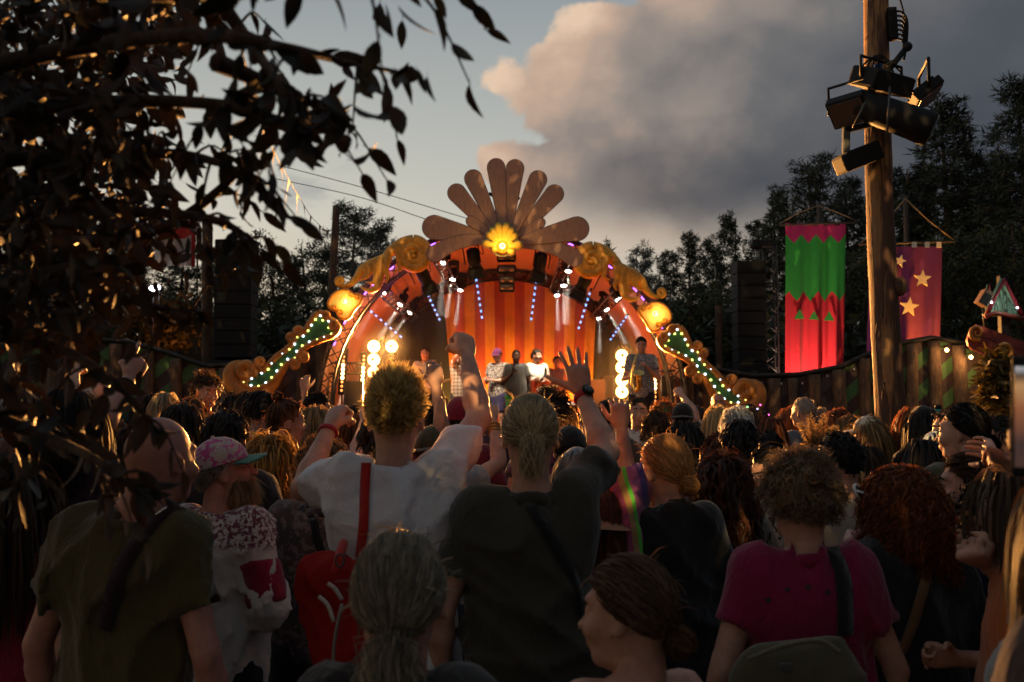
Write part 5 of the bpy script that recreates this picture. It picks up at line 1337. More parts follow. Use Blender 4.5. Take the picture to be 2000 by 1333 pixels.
# ------------------------------------------------------------------ hair as real strands
def ell_push(p, C, R, rr, extra):
    q = (p - C) @ R / (rr + extra[:, None]); l = np.linalg.norm(q, axis=1); ins = l < 1
    q[ins] /= np.maximum(l[ins], 1e-6)[:, None]
    return np.where(ins[:, None], (q * (rr + extra[:, None])) @ R.T + C, p)
def hair_mesh(C, R, s, style, n, wid, seed, torso=None, lenk=1.0):
    rg = np.random.default_rng(seed); rr = HEADR * s * np.array([1.0, 1.0, .98])
    C = C + R @ (np.array([0, -.006, .006]) * s)
    cand = rg.normal(size=(n * 4, 3)); cand /= np.linalg.norm(cand, axis=1, keepdims=True)
    x, y, z = cand.T
    thr = np.where(y > 0, -.05 + .72 * y ** 1.2, -.05 + .62 * y)
    if style == 'fringe': keep = (z > thr) & (z < .45) & (y < .55)
    else: keep = z > thr + .05 * np.sin(x * 9)
    if style == 'mohawk': keep &= np.abs(x) < .3
    d = cand[keep][:n]; n = len(d)
    p = (d * rr) @ R.T + C; nrm = (d / rr); nrm /= np.linalg.norm(nrm, axis=1, keepdims=True); nrm = nrm @ R.T
    down = np.array([0, 0, -1.0]); back = -R[:, 1]; upv = R[:, 2]
    rnd = lambda a: rg.normal(size=(n, 3)) * a
    u1 = rg.random(n)
    nc = 70 if n < 2000 else (520 if style == 'fuzzy' else 240); ci_ = rg.integers(0, n, nc); cc_ = d[ci_]; near = np.argmax(d @ cc_.T, 1); cdir = rg.normal(size=(nc, 3))[near]; clen = rg.uniform(.75, 1.2, nc)[near]
    seg = 6; layer = rg.random(n)
    if style == 'fuzzy':  L = .030 + .024 * u1; dr = nrm * .8 + upv * .35 + rnd(.28); g = .04; seg = 4; lay = layer * .004
    elif style in ('crop', 'fringe'):  L = .014 + .012 * u1; dr = nrm * .6 + back * .4 + down * .3 + rnd(.25); g = .15; seg = 3; lay = layer * .004
    elif style == 'buzz': L = .006 + .006 * u1; dr = nrm * .8 + down * .4 + rnd(.2); g = .1; seg = 2; lay = layer * .002
    elif style == 'short': L = .045 + .03 * u1; dr = nrm * .55 + back * .55 + down * .25 + rnd(.22); g = .32; seg = 5; lay = layer * .016
    elif style == 'tousle': L = .10 + .05 * u1; dr = nrm * .9 + rnd(.45); g = .22; seg = 8; lay = layer * .018
    elif style == 'bob': L = .20 + .06 * u1; dr = nrm * .35 + rnd(.08) + back * .1; g = .5; seg = 7; lay = layer * .022 + .004
    elif style == 'long': L = .40 + .14 * u1; dr = nrm * .35 + back * .25 + rnd(.1); g = .5; seg = 8; lay = layer * .026 + .004
    elif style == 'wavy': L = .26 + .12 * u1; dr = nrm * .5 + back * .1 + rnd(.2); g = .42; seg = 9; lay = layer * .03 + .004
    elif style == 'curly': L = .42 + .16 * u1; dr = nrm * .55 + rnd(.35); g = .42; seg = 16; lay = layer * .024 + .004
    elif style == 'mohawk': L = .10 + .05 * u1; dr = nrm * .9 + upv * .5 + rnd(.2); g = .05; seg = 5; lay = layer * .01
    elif style in ('tail', 'bun', 'lowbun', 'topknot', 'braid'): L = .2 + 0 * u1; dr = nrm * .2; g = 0; seg = 7; lay = layer * .009 + .003
    if style == 'fuzzy': L = L * (.6 + .75 * np.clip(d[:, 2], 0, 1))
    if style in ('fuzzy', 'tousle', 'short', 'curly', 'wavy', 'mohawk'): dr = dr + cdir * {'fuzzy': .30, 'tousle': .5, 'short': .22, 'curly': .45, 'wavy': .3, 'mohawk': .2}[style]; L = L * clen
    L = L * s * lenk; pts = [p]; step = (L / seg)[:, None]
    ph = rg.random(n) * 6.28
    if style in ('tail', 'bun', 'lowbun', 'topknot', 'braid'):
        kd = {'tail': (0, -.97, -.18), 'bun': (0, -.98, .12), 'lowbun': (0, -.92, -.55), 'topknot': (0, -.35, .95), 'braid': (0, -.85, -.62)}[style]
        K = C + R @ (unit(kd) * rr * 1.10)
        for i in range(1, seg + 1):
            t = i / seg; q = p * (1 - t) + K * t
            q = ell_push(q, C, R, rr, lay * (1 - t ** 3) + .002) + rnd(.0012); pts.append(q)
        P_ = np.stack(pts, 1)
        extra = []
        m2 = max(60, n // 3)
        if style in ('tail', 'braid'):
            Lt = (.17 if style == 'tail' else .30) * s * lenk; st = 12; a = K + rg.normal(size=(m2, 3)) * .010; E = [a]; vel = np.tile(back * .8 + down * .3, (m2, 1)) + rg.normal(size=(m2, 3)) * .30
            ph2 = rg.random(m2) * 6.28
            for i in range(st):
                vel = vel * .70 + down * .36 + rg.normal(size=(m2, 3)) * .05
                a = a + vel / np.linalg.norm(vel, axis=1, keepdims=True) * Lt * (.75 + .5 * rg.random((m2, 1))) / st
                if style == 'tail':
                    wv = .005 * np.sin(i * .9 + ph2)[:, None] * R[:, 0]; E.append(a + wv)
                else:
                    cc = a.mean(0); E.append(cc + (a - cc) * (.8 + .5 * abs(math.sin(i * 1.4))) * (1.1 - .5 * i / st) )
            extra = np.stack(E, 1)
        else:
            st = 12; E = []; rad = (.036 if style != 'topknot' else .026) * s; Kc = K + R @ (unit(kd) * .022)
            ax = rg.normal(size=(m2, 3)); ax /= np.linalg.norm(ax, axis=1, keepdims=True); b1 = np.cross(ax, rg.normal(size=(m2, 3))); b1 /= np.linalg.norm(b1, axis=1, keepdims=True); b2 = np.cross(ax, b1)
            r_ = rad * (.75 + .3 * rg.random((m2, 1)))
            for i in range(st + 1):
                th = i / st * 3.6 + ph[:m2, None] if False else i / st * 3.6; E.append(Kc + (b1 * math.cos(th) + b2 * math.sin(th)) * r_)
            extra = np.stack(E, 1)
        m3 = max(20, n // 45); sel_ = rg.integers(0, n, m3); fv = nrm[sel_] * .7 + rg.normal(size=(m3, 3)) * .6; fv /= np.linalg.norm(fv, axis=1, keepdims=True); fa = P_[sel_, 1]; FL = [fa]
        for i in range(5):
            fv = fv + np.array([0, 0, -.22]) + rg.normal(size=(m3, 3)) * .18; fv /= np.linalg.norm(fv, axis=1, keepdims=True); fa = fa + fv * (.004 + .007 * rg.random((m3, 1))); FL.append(fa)
        groups = [P_, extra, np.stack(FL, 1)]
    else:
        v = dr / np.linalg.norm(dr, axis=1, keepdims=True)
        r1 = np.cross(nrm, rg.normal(size=(n, 3))); r1 /= np.linalg.norm(r1, axis=1, keepdims=True)
        cx = 1.0 if style in ('curly', 'tousle') else (.55 if style == 'wavy' else 0)
        q = p
        for i in range(seg):
            v = v * (1 - g) + (down * (1 if style not in ('tousle', 'fuzzy', 'mohawk') else .5)) * g + rg.normal(size=(n, 3)) * (.05 if cx == 0 else .10)
            v /= np.linalg.norm(v, axis=1, keepdims=True)
            q = q + v * step
            q = ell_push(q, C, R, rr, lay + .002)
            if torso is not None:
                tc_, tR, tr_ = torso; q = ell_push(q, tc_, tR, tr_, lay * .6)
            o = q
            if cx:
                amp = (.014 if style == 'curly' else (.012 if style == 'tousle' else .010)) * s * min(1, (i + 1) / 4)
                th = ph + (i + 1) * (1.9 if style != 'wavy' else 1.1); r2 = np.cross(v, r1)
                o = q + (r1 * np.cos(th)[:, None] + r2 * np.sin(th)[:, None]) * amp
            pts.append(o)
        S0 = np.stack(pts, 1)
        cw_ = {'fuzzy': .5, 'tousle': .5, 'short': .45, 'curly': .5, 'wavy': .5, 'mohawk': .6, 'long': .22, 'bob': .18}.get(style, 0)
        if cw_:
            tt_ = np.linspace(0, 1, S0.shape[1])[None, :, None] ** 1.3; S0 = S0 + cw_ * tt_ * (S0[ci_[near]] - S0)
        groups = [S0]
    VV, FF, off = [], [], 0
    for S_ in groups:
        m_, k, _ = S_.shape
        if k < 2: continue
        t = np.gradient(S_, axis=1); t /= np.maximum(np.linalg.norm(t, axis=2, keepdims=True), 1e-9)
        outw = S_ - C; sd = np.cross(t, outw + rg.normal(size=(m_, 1, 3)) * .05); sd /= np.maximum(np.linalg.norm(sd, axis=2, keepdims=True), 1e-9)
        prof = np.interp(np.linspace(0, 1, k), [0, .25, .8, 1], [.8, 1, .75, .12])[None, :, None]
        ww = wid * (.6 + .8 * rg.random((m_, 1, 1)))
        A, B = S_ - sd * ww * prof, S_ + sd * ww * prof
        V = np.stack([A, B], 2).reshape(-1, 3); VV.append(V)
        b0 = off + np.arange(m_)[:, None] * (2 * k) + np.arange(k - 1)[None, :] * 2
        FF.append(np.stack([b0, b0 + 1, b0 + 3, b0 + 2], -1).reshape(-1, 4)); off += len(V)
    # scalp under the strands
    nth, nph = 14, 20; sc_ = []
    if style not in ('fringe',):
        grid = {}
        for i in range(nth):
            th = math.pi * i / (nth - 1)
            for j in range(nph):
                a = 2 * math.pi * j / nph; dv = np.array([math.sin(th) * math.cos(a), math.sin(th) * math.sin(a), math.cos(th)])
                grid[(i, j)] = len(sc_); sc_.append(C + R @ (dv * (rr + .0025)))
        fs = []
        for i in range(nth - 1):
            for j in range(nph):
                c = np.mean([sc_[grid[(i, j)]], sc_[grid[(i + 1, j)]]], 0); dv = ((c - C) @ R) / rr; dv /= np.linalg.norm(dv)
                tt = (-.05 + .72 * dv[1] ** 1.2) if dv[1] > 0 else (-.05 + .62 * dv[1])
                if dv[2] > tt + .02 and (style != 'mohawk' or abs(dv[0]) < .3): fs.append((grid[(i, j)] + off, grid[(i + 1, j)] + off, grid[(i + 1, (j + 1) % nph)] + off, grid[(i, (j + 1) % nph)] + off))
        if fs: VV.append(np.array(sc_)); FF.append(np.array(fs))
    return np.concatenate(VV), np.concatenate(FF)

# ------------------------------------------------------------------ whole figure
G_CROWD = 'people in the festival crowd'
def person(label, px, py, Y, yaw=0, hair=('short', (.03, .02, .015)), top=((.05, .05, .05), None), bottom=(.03, .03, .04), skin='fair', L='down', R='down', q=1, bulk=1.0, pitch=0, hyaw=None, roll=0,
           hat=None, glasses=False, beard=None, sleeve=.55, H=None, base=0.0, group=G_CROWD, lenk=1.0, shorts=False, female=False, seed=None, longtop=0.0, shift=0, nohead=False):
    """px,py: where the crown of the head appears; Y: distance; q: 0 far, 1 mid, 2 near"""
    seed = seed if seed is not None else int(px * 31 + py * 7) % 99991
    rg = np.random.default_rng(seed)
    crown = np.array(P(px, py, Y)); 
    if H is None: H = crown[2] - base
    yaw = math.radians(yaw); Rb = frame(yaw); hy = yaw if hyaw is None else math.radians(hyaw)
    org = np.array([crown[0], crown[1], base]); 
    s = H / 1.75; hs = .5 + .5 * s
    hs = max(.88, min(1.06, hs))
    B = lambda x, y, z: org + Rb @ (np.array([x, y, 0.0]) * H) + np.array([0, 0, z * H])
    hsz, bsz, csz = {0: (.0165, .038, .031), 1: (.0122, .029, .0235), 2: (.0068, .022, .0145)}[q]
    if not isinstance(R, str) and q == 2: bsz = .0125
    if shift: org = org + Rb @ np.array([shift, 0, 0])
    # joints
    C = np.array([crown[0], crown[1], base + H - .106 * hs]) + Rb @ np.array([0, .02, 0])
    neck = B(0, -.012, .825); 
    w_ = (.086 if not female else .077) * (.7 + .3 * bulk)
    arms = {}
    for side, spec in ((-1, L), (1, R)):
        up = not isinstance(spec, str) or spec in ('up',)
        sh = B(side * (w_ - (.012 if up else 0)), 0, .812 + (.022 if up else 0))
        hp, pal, hdir = 'relax', None, None
        if isinstance(spec, str):
            e, wr = {'down': ((.150, -.015, .640), (.158, .03, .490)), 'bent': ((.150, -.02, .640), (.075, .12, .665)), 'hold': ((.148, .0, .640), (.05, .13, .74)), 'up': ((.165, .05, .93), (.145, .06, 1.075)),
                     'hip': ((.19, -.03, .66), (.12, .03, .56)), 'clap': ((.14, .06, .70), (.03, .15, .80)), 'cross': ((.145, .03, .65), (-.02, .12, .66))}[spec]
            el, wr = B(side * e[0] * (.8 + .2 * bulk), e[1], e[2]), B(side * wr[0], wr[1], wr[2])
            if spec in ('bent', 'hold'): hp = 'grip'
        else:
            (ex, ey, ef), (wx, wy, wf) = spec[0], spec[1]; hp = spec[2]
            el = ray_at_dist(ex, ey, sh, .172 * H, ef); wr = ray_at_dist(wx, wy, el, .150 * H, wf)
            if len(spec) > 3: pal = np.array(spec[3], float)
            if len(spec) > 4: hdir = np.array(spec[4], float)
        arms[side] = (sh, el, wr, hp, pal, hdir)
    bk = bulk
    tfl = (Rb[:, 1], .66)
    # body
    f = Field()
    ch = .080 if not female else .073
    def torso(fd, i_, nk=True):
        fd.cone(B(0, 0, .53), B(0, .004, .60), .090 * H * (bk * .8 + .2) + i_, .072 * H * bk + i_, .05, flat=tfl)
        fd.cone(B(0, .004, .60), B(0, 0, .735), .071 * H * bk + i_, ch * H * bk + i_, .05, flat=tfl)
        fd.cone(B(-w_ * .80, 0, .785), B(w_ * .80, 0, .785), .042 * H + i_, .042 * H + i_, .05)
        fd.cone(B(0, -.008, .775), neck, .050 * H + i_, .033 * H + i_, .03)
        for side in (-1, 1):
            fd.cone(neck + np.array([0, 0, -.012 * H]), arms[side][0] + np.array([0, 0, .004 * H]), .020 * H + i_, .024 * H + i_, .03)
            fd.cone(B(side * .055, 0, .74), arms[side][0] * .75 + B(side * .055, 0, .74) * .25, .045 * H + i_, .03 * H + i_, .04)
    torso(f, 0.0)
    f.cone(neck, C - np.array([0, 0, .05]) - Rb @ np.array([0, .02, 0]), (.0315 if not female else .028) * H * (.8 + .2 * bk), (.031 if not female else .027) * H, .02)
    for side in (-1, 1):
        sh, el, wr = arms[side][:3]
        f.cone(sh, el, .0295 * H * (.6 + .4 * bk), .0225 * H * (.7 + .3 * bk), .03); 
        mid_ = el + (wr - el) * .28
        f.cone(el, mid_, .0225 * H, .0240 * H * (.7 + .3 * bk), .015); f.cone(mid_, wr, .0240 * H * (.7 + .3 * bk), .0150 * H, .015)
        hip, kn, an = B(side * .052, 0, .50), B(side * .060, .012, .275), B(side * .062, -.01, .045)
        f.cone(hip, kn, .056 * H * (.7 + .3 * bk), .034 * H, .04); f.cone(kn, kn * .6 + an * .4 + Rb @ np.array([0, -.008, 0]), .033 * H, .034 * H, .03); f.cone(kn * .6 + an * .4, an, .034 * H, .021 * H, .02)
        f.cone(an + np.array([0, 0, -.012 * H]), an + Rb @ np.array([0, .075 * H, 0]) + np.array([0, 0, -.018 * H]), .024 * H, .020 * H, .02)
    Vb, Fb = f.mesh(bsz)
    mb = [(Vb, Fb)]
    Rh = frame(hy, math.radians(pitch), math.radians(roll))
    if not nohead: mb.append(head_mesh(C, Rh, hs, hsz))
    for side in (-1, 1):
        sh, el, wr, hp, pal, hdir = arms[side]
        a = unit(wr - el) if hdir is None else unit(hdir)
        nrm = pal if pal is not None else (Rb @ np.array([-side, .15, 0]) if wr[2] < sh[2] else np.array([0, 1.0, 0]))
        sd = np.cross(nrm, a) * (-side)
        mb.append(hand_mesh(wr, a, np.asarray(nrm, float), sd, H / 1.75, hp, {0: .012, 1: .0078, 2: .0046}[q] if not isinstance((L, None, R)[side + 1], str) else .0125))
    off = 0; VV, FF = [], []
    for V, F in mb: VV.append(V); FF.append(F + off); off += len(V)
    me = meshdata('person', np.concatenate(VV) - org, np.concatenate(FF), SKIN[skin])
    o = bpy.data.objects.new('person', me); COL.objects.link(o); o.location = org.tolist(); WLOC[o.name] = org
    tag(o, label, 'person', group)
    # clothing
    if top is not None:
        (tc_, pat), infl = top[:2], .011
        c2 = top[2] if len(top) > 2 else (.03, .02, .03)
        tm = cloth(tuple(tc_) + (1,), pat, tuple(c2) + (1,))
        g_ = Field(); hem = [(B(0, 0, .485 - longtop), np.array([0, 0, -1.0]))]
        tank = sleeve < .05; inf = {0: .017, 1: .015, 2: .013}[q]
        if tank:
            up_ = [(B(0, -.02, .775), np.array([0, 0, 1.0]))]
            g_.cone(B(0, .004, .60), B(0, 0, .735), .080 * H * bk + .014, ch * H * bk + .012, .05, flat=(Rb[:, 1], .72), cut=up_)
            for side in (-1, 1):
                g_.cone(B(side * .05, -.042, .76), B(side * .052, -.012, .822), .014, .013, .015); g_.cone(B(side * .05, .045, .76), B(side * .052, -.012, .822), .014, .013, .015)
        else: torso(g_, inf)
        g_.cone(B(0, 0, .45 - longtop), B(0, .004, .60), .093 * H * (bk * .8 + .2) + .016, .078 * H * bk + .018, .05, flat=(Rb[:, 1], .72), cut=hem)
        g_.cone(B(0, .004, .60), B(0, 0, .72), .078 * H * bk + .016, ch * H * bk + .012, .05, flat=(Rb[:, 1], .72))
        if not tank:
            for side in (-1, 1):
                sh, el, wr = arms[side][:3]; d1 = unit(el - sh)
                if sleeve <= 1:
                    e_ = sh + (el - sh) * sleeve
                    g_.cone(sh, sh + (el - sh) * (sleeve + .15), .028 * H + .012, .027 * H + .018, .04, cut=[(e_, d1)])
                else:
                    g_.cone(sh, el, .0295 * H + .018, .026 * H + .016, .04)
                    d2 = unit(wr - el); e_ = el + (wr - el) * (sleeve - 1); g_.cone(el, wr, .0255 * H + .016, .018 * H + .014, .03, cut=[(e_, d2)])
            g_.cone(neck + np.array([0, 0, -.012 * H]), C - np.array([0, 0, .02]), .0315 * H * (.8 + .2 * bk) + .012, .034 * H + .014, .004, op='s')
        V, F = g_.mesh(csz, wrinkler(seed, {0: .012, 1: .014, 2: .017}[q], q == 2))
        shirt_o = part('shirt', V, F, tm, o)
        if not tank:
            cn = neck + np.array([0, 0, -.003 * H]) + Rb @ np.array([0, .006, 0]); rx = .0335 * H * (.8 + .2 * bk) + .016; ring = []
            for a in np.linspace(0, 2 * math.pi, 25): ring.append(cn + Rb @ np.array([rx * math.cos(a), rx * .98 * math.sin(a), 0]) + np.array([0, 0, -.018 * math.sin(a) - .010 * math.cos(a) ** 2]))
            part('collar', *tube(np.array(ring), .0095, 6, flat=((0, 0, 1), 2.3), caps=False), tm, shirt_o)
    if bottom is not None:
        g_ = Field(); bm_ = cloth(tuple(bottom) + (1,), None)
        g_.cone(B(0, 0, .50), B(0, .004, .60), .098 * H * (bk * .8 + .2) + .010, .082 * H * bk + .008, .05, flat=(Rb[:, 1], .68))
        for side in (-1, 1):
            hip, kn, an = B(side * .052, 0, .50), B(side * .060, .012, .275), B(side * .062, -.01, .045)
            if shorts: g_.cone(hip, kn, .062 * H, .048 * H, .04, cut=[(kn + (hip - kn) * .12, np.array([0, 0, -1.0]))])
            else: g_.cone(hip, kn, .060 * H, .042 * H, .04); g_.cone(kn, an, .042 * H, .034 * H, .03, cut=[(an, np.array([0, 0, -1.0]))])
        V, F = g_.mesh({0: .046, 1: .044, 2: .038}[q], wrinkler(seed + 5, .006)); part('trousers' if not shorts else 'shorts', V, F, bm_, o)
    # hair, beard, hats
    if hair and hair[0] != 'bald' and not nohead:
        nh, wd = {0: (200, .0062), 1: (390, .0048), 2: (2700, .0017)}[q]
        if hair[0] in ('curly', 'wavy') and q == 2: nh, wd = 2900, .0022
        if hair[0] in ('tail', 'lowbun', 'braid') and q == 2: nh, wd = 4600, .0011
        if hair[0] in ('fuzzy',) and q == 2: nh, wd = 7000, .0014
        V, F = hair_mesh(C, Rh, hs, hair[0], nh, wd, seed, (B(0, -.0, .70), Rb, np.array([.135, .085, .20]) * H), lenk)
        part('hair', V, F, hair_mat(tuple(hair[1])), o, smooth=True)
    if beard:
        rgb = np.random.default_rng(seed + 3); nb = {0: 120, 1: 500, 2: 1500}[q]
        d = rgb.normal(size=(nb * 5, 3)); d /= np.linalg.norm(d, axis=1, keepdims=True); d = d[(d[:, 1] > -.05) & (d[:, 2] < .05)][:nb]
        p0 = C + ((d * np.array([.062, .078, .078]) + np.array([0, .018, -.052])) * hs) @ Rh.T
        ks = 4; S_ = [p0]; v = (d @ Rh.T) * .5 + np.array([0, 0, -.8]) + rgb.normal(size=d.shape) * .2
        for i in range(ks): v = v + np.array([0, 0, -.15]); v /= np.linalg.norm(v, axis=1, keepdims=True); S_.append(S_[-1] + v * beard[1] / ks)
        S_ = np.stack(S_, 1); t = np.gradient(S_, axis=1); sd = np.cross(t, (S_ - C)); sd /= np.maximum(np.linalg.norm(sd, axis=2, keepdims=True), 1e-9)
        ww = {0: .004, 1: .0022, 2: .0013}[q]; pr = np.linspace(1, .2, ks + 1)[None, :, None]
        V = np.stack([S_ - sd * ww * pr, S_ + sd * ww * pr], 2).reshape(-1, 3); k = ks + 1
        b0 = np.arange(len(d))[:, None] * (2 * k) + np.arange(ks)[None, :] * 2
        part('beard', V, np.stack([b0, b0 + 1, b0 + 3, b0 + 2], -1).reshape(-1, 4), hair_mat(tuple(beard[0])), o)
    if not nohead and abs(((math.degrees(hy) + 180) % 360) - 180) > 50:
        qq = lambda x, y, z: C + Rh @ (np.array([x, y, z]) * hs)
        for sx in (-1, 1):
            e_ = part('eye', *ball(qq(.031 * sx, .0790, -.006), .0112 * hs, 10, 8), mat('eye_white', (.6, .55, .5, 1), .2), o)
            part('iris', *ball(qq(.031 * sx, .0868, -.007), .0058 * hs, 8, 6), mat('eye_dark', (.02, .012, .008, 1), .15), e_)
            if hair: part('eyebrow', *tube(np.array([qq(.014 * sx, .097, .014), qq(.032 * sx, .095, .020), qq(.050 * sx, .084, .013)]), np.array([.004, .0045, .002]) * hs, 5), hair_mat(tuple(v * .6 for v in hair[1])), o)
        part('lips', *tube(np.array([qq(-.022, .086, -.078), qq(0, .0965, -.0775), qq(.022, .086, -.078)]), np.array([.003, .0062, .003]) * hs, 6), mat('lip_' + skin, tuple(c_ * k_ for c_, k_ in zip(SKIN[skin].node_tree.nodes['Principled BSDF'].inputs[0].default_value[:3], (.8, .5, .5))) + (1,), .4), o)
    if hat: wear_hat(o, hat, C, Rh, hs)
    if glasses:
        G = MB(); qq = lambda x, y, z: C + Rh @ (np.array([x, y, z]) * hs)
        for sx in (-1, 1):
            G.add(*tube(np.array([qq(.033 * sx + .021 * math.cos(a), .106, -.006 + .017 * math.sin(a)) for a in np.linspace(0, 2 * math.pi, 15)]), .0026, 5, caps=False)); G.add(*rod(qq(.054 * sx, .104, 0), qq(.080 * sx, .0, -.004), .0026, 5))
        G.add(*rod(qq(-.012, .107, -.002), qq(.012, .107, -.002), .0026, 5)); G.build('glasses', M_blackp, o)
    o_info = dict(obj=o, C=C, R=Rh, hs=hs, arms=arms, B=B, Rb=Rb, H=H, neck=neck, org=org)
    return o_info
def wear_hat(o, hat, C, R, hs):
    kind, col = hat[0], hat[1]; q = lambda x, y, z: C + R @ (np.array([x, y, z]) * hs)
    m = cloth(tuple(col) + (1,), hat[2] if len(hat) > 2 else None, tuple(hat[3]) + (1,) if len(hat) > 3 else (.03, .02, .03, 1))
    rx, ry, rz = .088, .108, .100
    def dome(z0, top=1.0, grow=1.0, n=12, m_=28):
        V, F = [], []
        for i in range(n):
            t = i / (n - 1) * math.pi / 2
            for j in range(m_):
                a = 2 * math.pi * j / m_; c_ = math.cos(t) * grow
                V.append(q(rx * c_ * math.cos(a), -.006 + ry * c_ * math.sin(a), z0 + (rz * top) * math.sin(t)))
        F = [(i * m_ + j, i * m_ + (j + 1) % m_, (i + 1) * m_ + (j + 1) % m_, (i + 1) * m_ + j) for i in range(n - 1) for j in range(m_)]
        return V, F
    if kind in ('cap', 'backcap'):
        sg = 1 if kind == 'cap' else -1
        h = part('cap', *dome(.022, 1.02), m, o)
        V, F = [], []
        n, k = 9, 6
        for i in range(k):
            for j in range(n):
                a = (j / (n - 1) - .5) * 2.3; ext = .075 * i / (k - 1) * math.cos(a * .62)
                V.append(q((rx + ext * .35) * math.sin(a), sg * ((ry - .004) * math.cos(a) + ext) - .006, .026 - .012 * math.sin(abs(a)) - .012 * i / (k - 1)))
        b_ = len(V); V = V + [np.asarray(v) - R[:, 2] * .005 for v in V]
        F = [(i * n + j, i * n + j + 1, (i + 1) * n + j + 1, (i + 1) * n + j) for i in range(k - 1) for j in range(n - 1)]
        F += [tuple(b_ + x for x in f_[::-1]) for f_ in F]
        bm2 = cloth(tuple(hat[4]) + (1,)) if len(hat) > 4 else m
        part('brim', V, F, bm2, h)
        part('button', *ball(q(0, -.006, .125), .008, 8, 6), m, h)
    elif kind == 'beanie':
        h = part('beanie', *dome(.0, 1.32, 1.04), m, o)
    elif kind == 'bucket':
        h = part('bucket_hat', *dome(.020, 1.05, 1.03), m, o)
        n = 30; V = []
        for i in range(5):
            e = i / 4
            for j in range(n):
                a = 2 * math.pi * j / n; V.append(q((rx * 1.03 + .055 * e) * math.cos(a), -.006 + (ry * 1.03 + .055 * e) * math.sin(a), .024 - .045 * e + .006 * math.sin(3 * a)))
        F = [(i * n + j, i * n + (j + 1) % n, (i + 1) * n + (j + 1) % n, (i + 1) * n + j) for i in range(4) for j in range(n)]
        part('brim', V, F, m, h)
# ================================================================== the band
G_BAND = 'musicians on the stage'
def band(label, px, py, Y, **kw):
    return person(label, px, py, Y, base=DECK, group=G_BAND, **kw)
WHT, BLK, GRY = (.72, .70, .68), (.016, .015, .016), (.16, .16, .17)
gtr = band('guitarist in a cream t-shirt with a dark shoulder strap', 830, 679, 19.4, yaw=186, hair=('crop', (.03, .02, .015)), top=((.62, .52, .40), None), bottom=(.02, .018, .018), L='bent', R='bent', q=1, hyaw=170)
sing = band('singer in a checked shirt with one arm raised, behind a fist', 900, 684, 19.0, yaw=165, hair=('short', (.05, .03, .02)), top=((.62, .52, .40), 'plaid', (.08, .05, .04)), bottom=(.03, .03, .03), R=((888, 700, False), (902, 690, False), 'grip'), L='hip', q=1)
capm = band('band member in a purple cap and patterned open shirt', 972, 682, 19.2, yaw=150, hair=('crop', (.05, .03, .02)), top=((.10, .08, .08), 'floral', (.5, .42, .36)), bottom=(.05, .04, .12), L='cross', R='bent', q=1, hat=('cap', (.22, .04, .16)), pitch=-12, shorts=True)
voc = band('vocalist in a charcoal t-shirt and bright green shorts holding a microphone', 1008, 684, 18.7, yaw=180, hair=('buzz', (.012, .01, .01)), top=((.07, .075, .075), None), bottom=(.03, .26, .04), skin='dark', R='hold', L='down', q=1, bulk=1.15, shorts=True, beard=((.012, .01, .01), .012))
bass = band('bearded bassist in a white t-shirt playing a sunburst bass', 1048, 683, 18.9, yaw=200, hyaw=225, hair=('short', (.05, .03, .02)), top=((.80, .78, .74), None), bottom=(.22, .26, .33), L='bent', R='bent', q=1, bulk=1.12, beard=((.03, .02, .015), .018), shorts=True)
drm = band('drummer seated behind the drum kit', 1088, 697, 21.3, yaw=180, hair=('short', (.03, .02, .015)), top=((.4, .25, .2), None), L='bent', R='bent', q=0)
sax = band('saxophonist in a patterned shirt standing right of the lit bulb column', 1252, 659, 14.6, yaw=172, pitch=-14, hair=('crop', (.02, .014, .01)), top=((.16, .16, .17), 'floral', (.34, .34, .36)), bottom=(.018, .015, .015), L='hold', R='bent', q=1, shorts=True)
sp_ = np.array(P(1252, 800, 14.9)); sp_[2] = 0
plat = thing('side_platform', 'black side platform under the saxophonist', 'platform', sp_)
part('top', *box((sp_[0], 15.2, DECK - .03), (1.5, 1.7, .055), None, .01), M_deck, plat, False)
part('front_panel', *box((sp_[0], 14.37, (DECK - .06) / 2), (1.46, .03, DECK - .08)), M_skirt, plat, False)
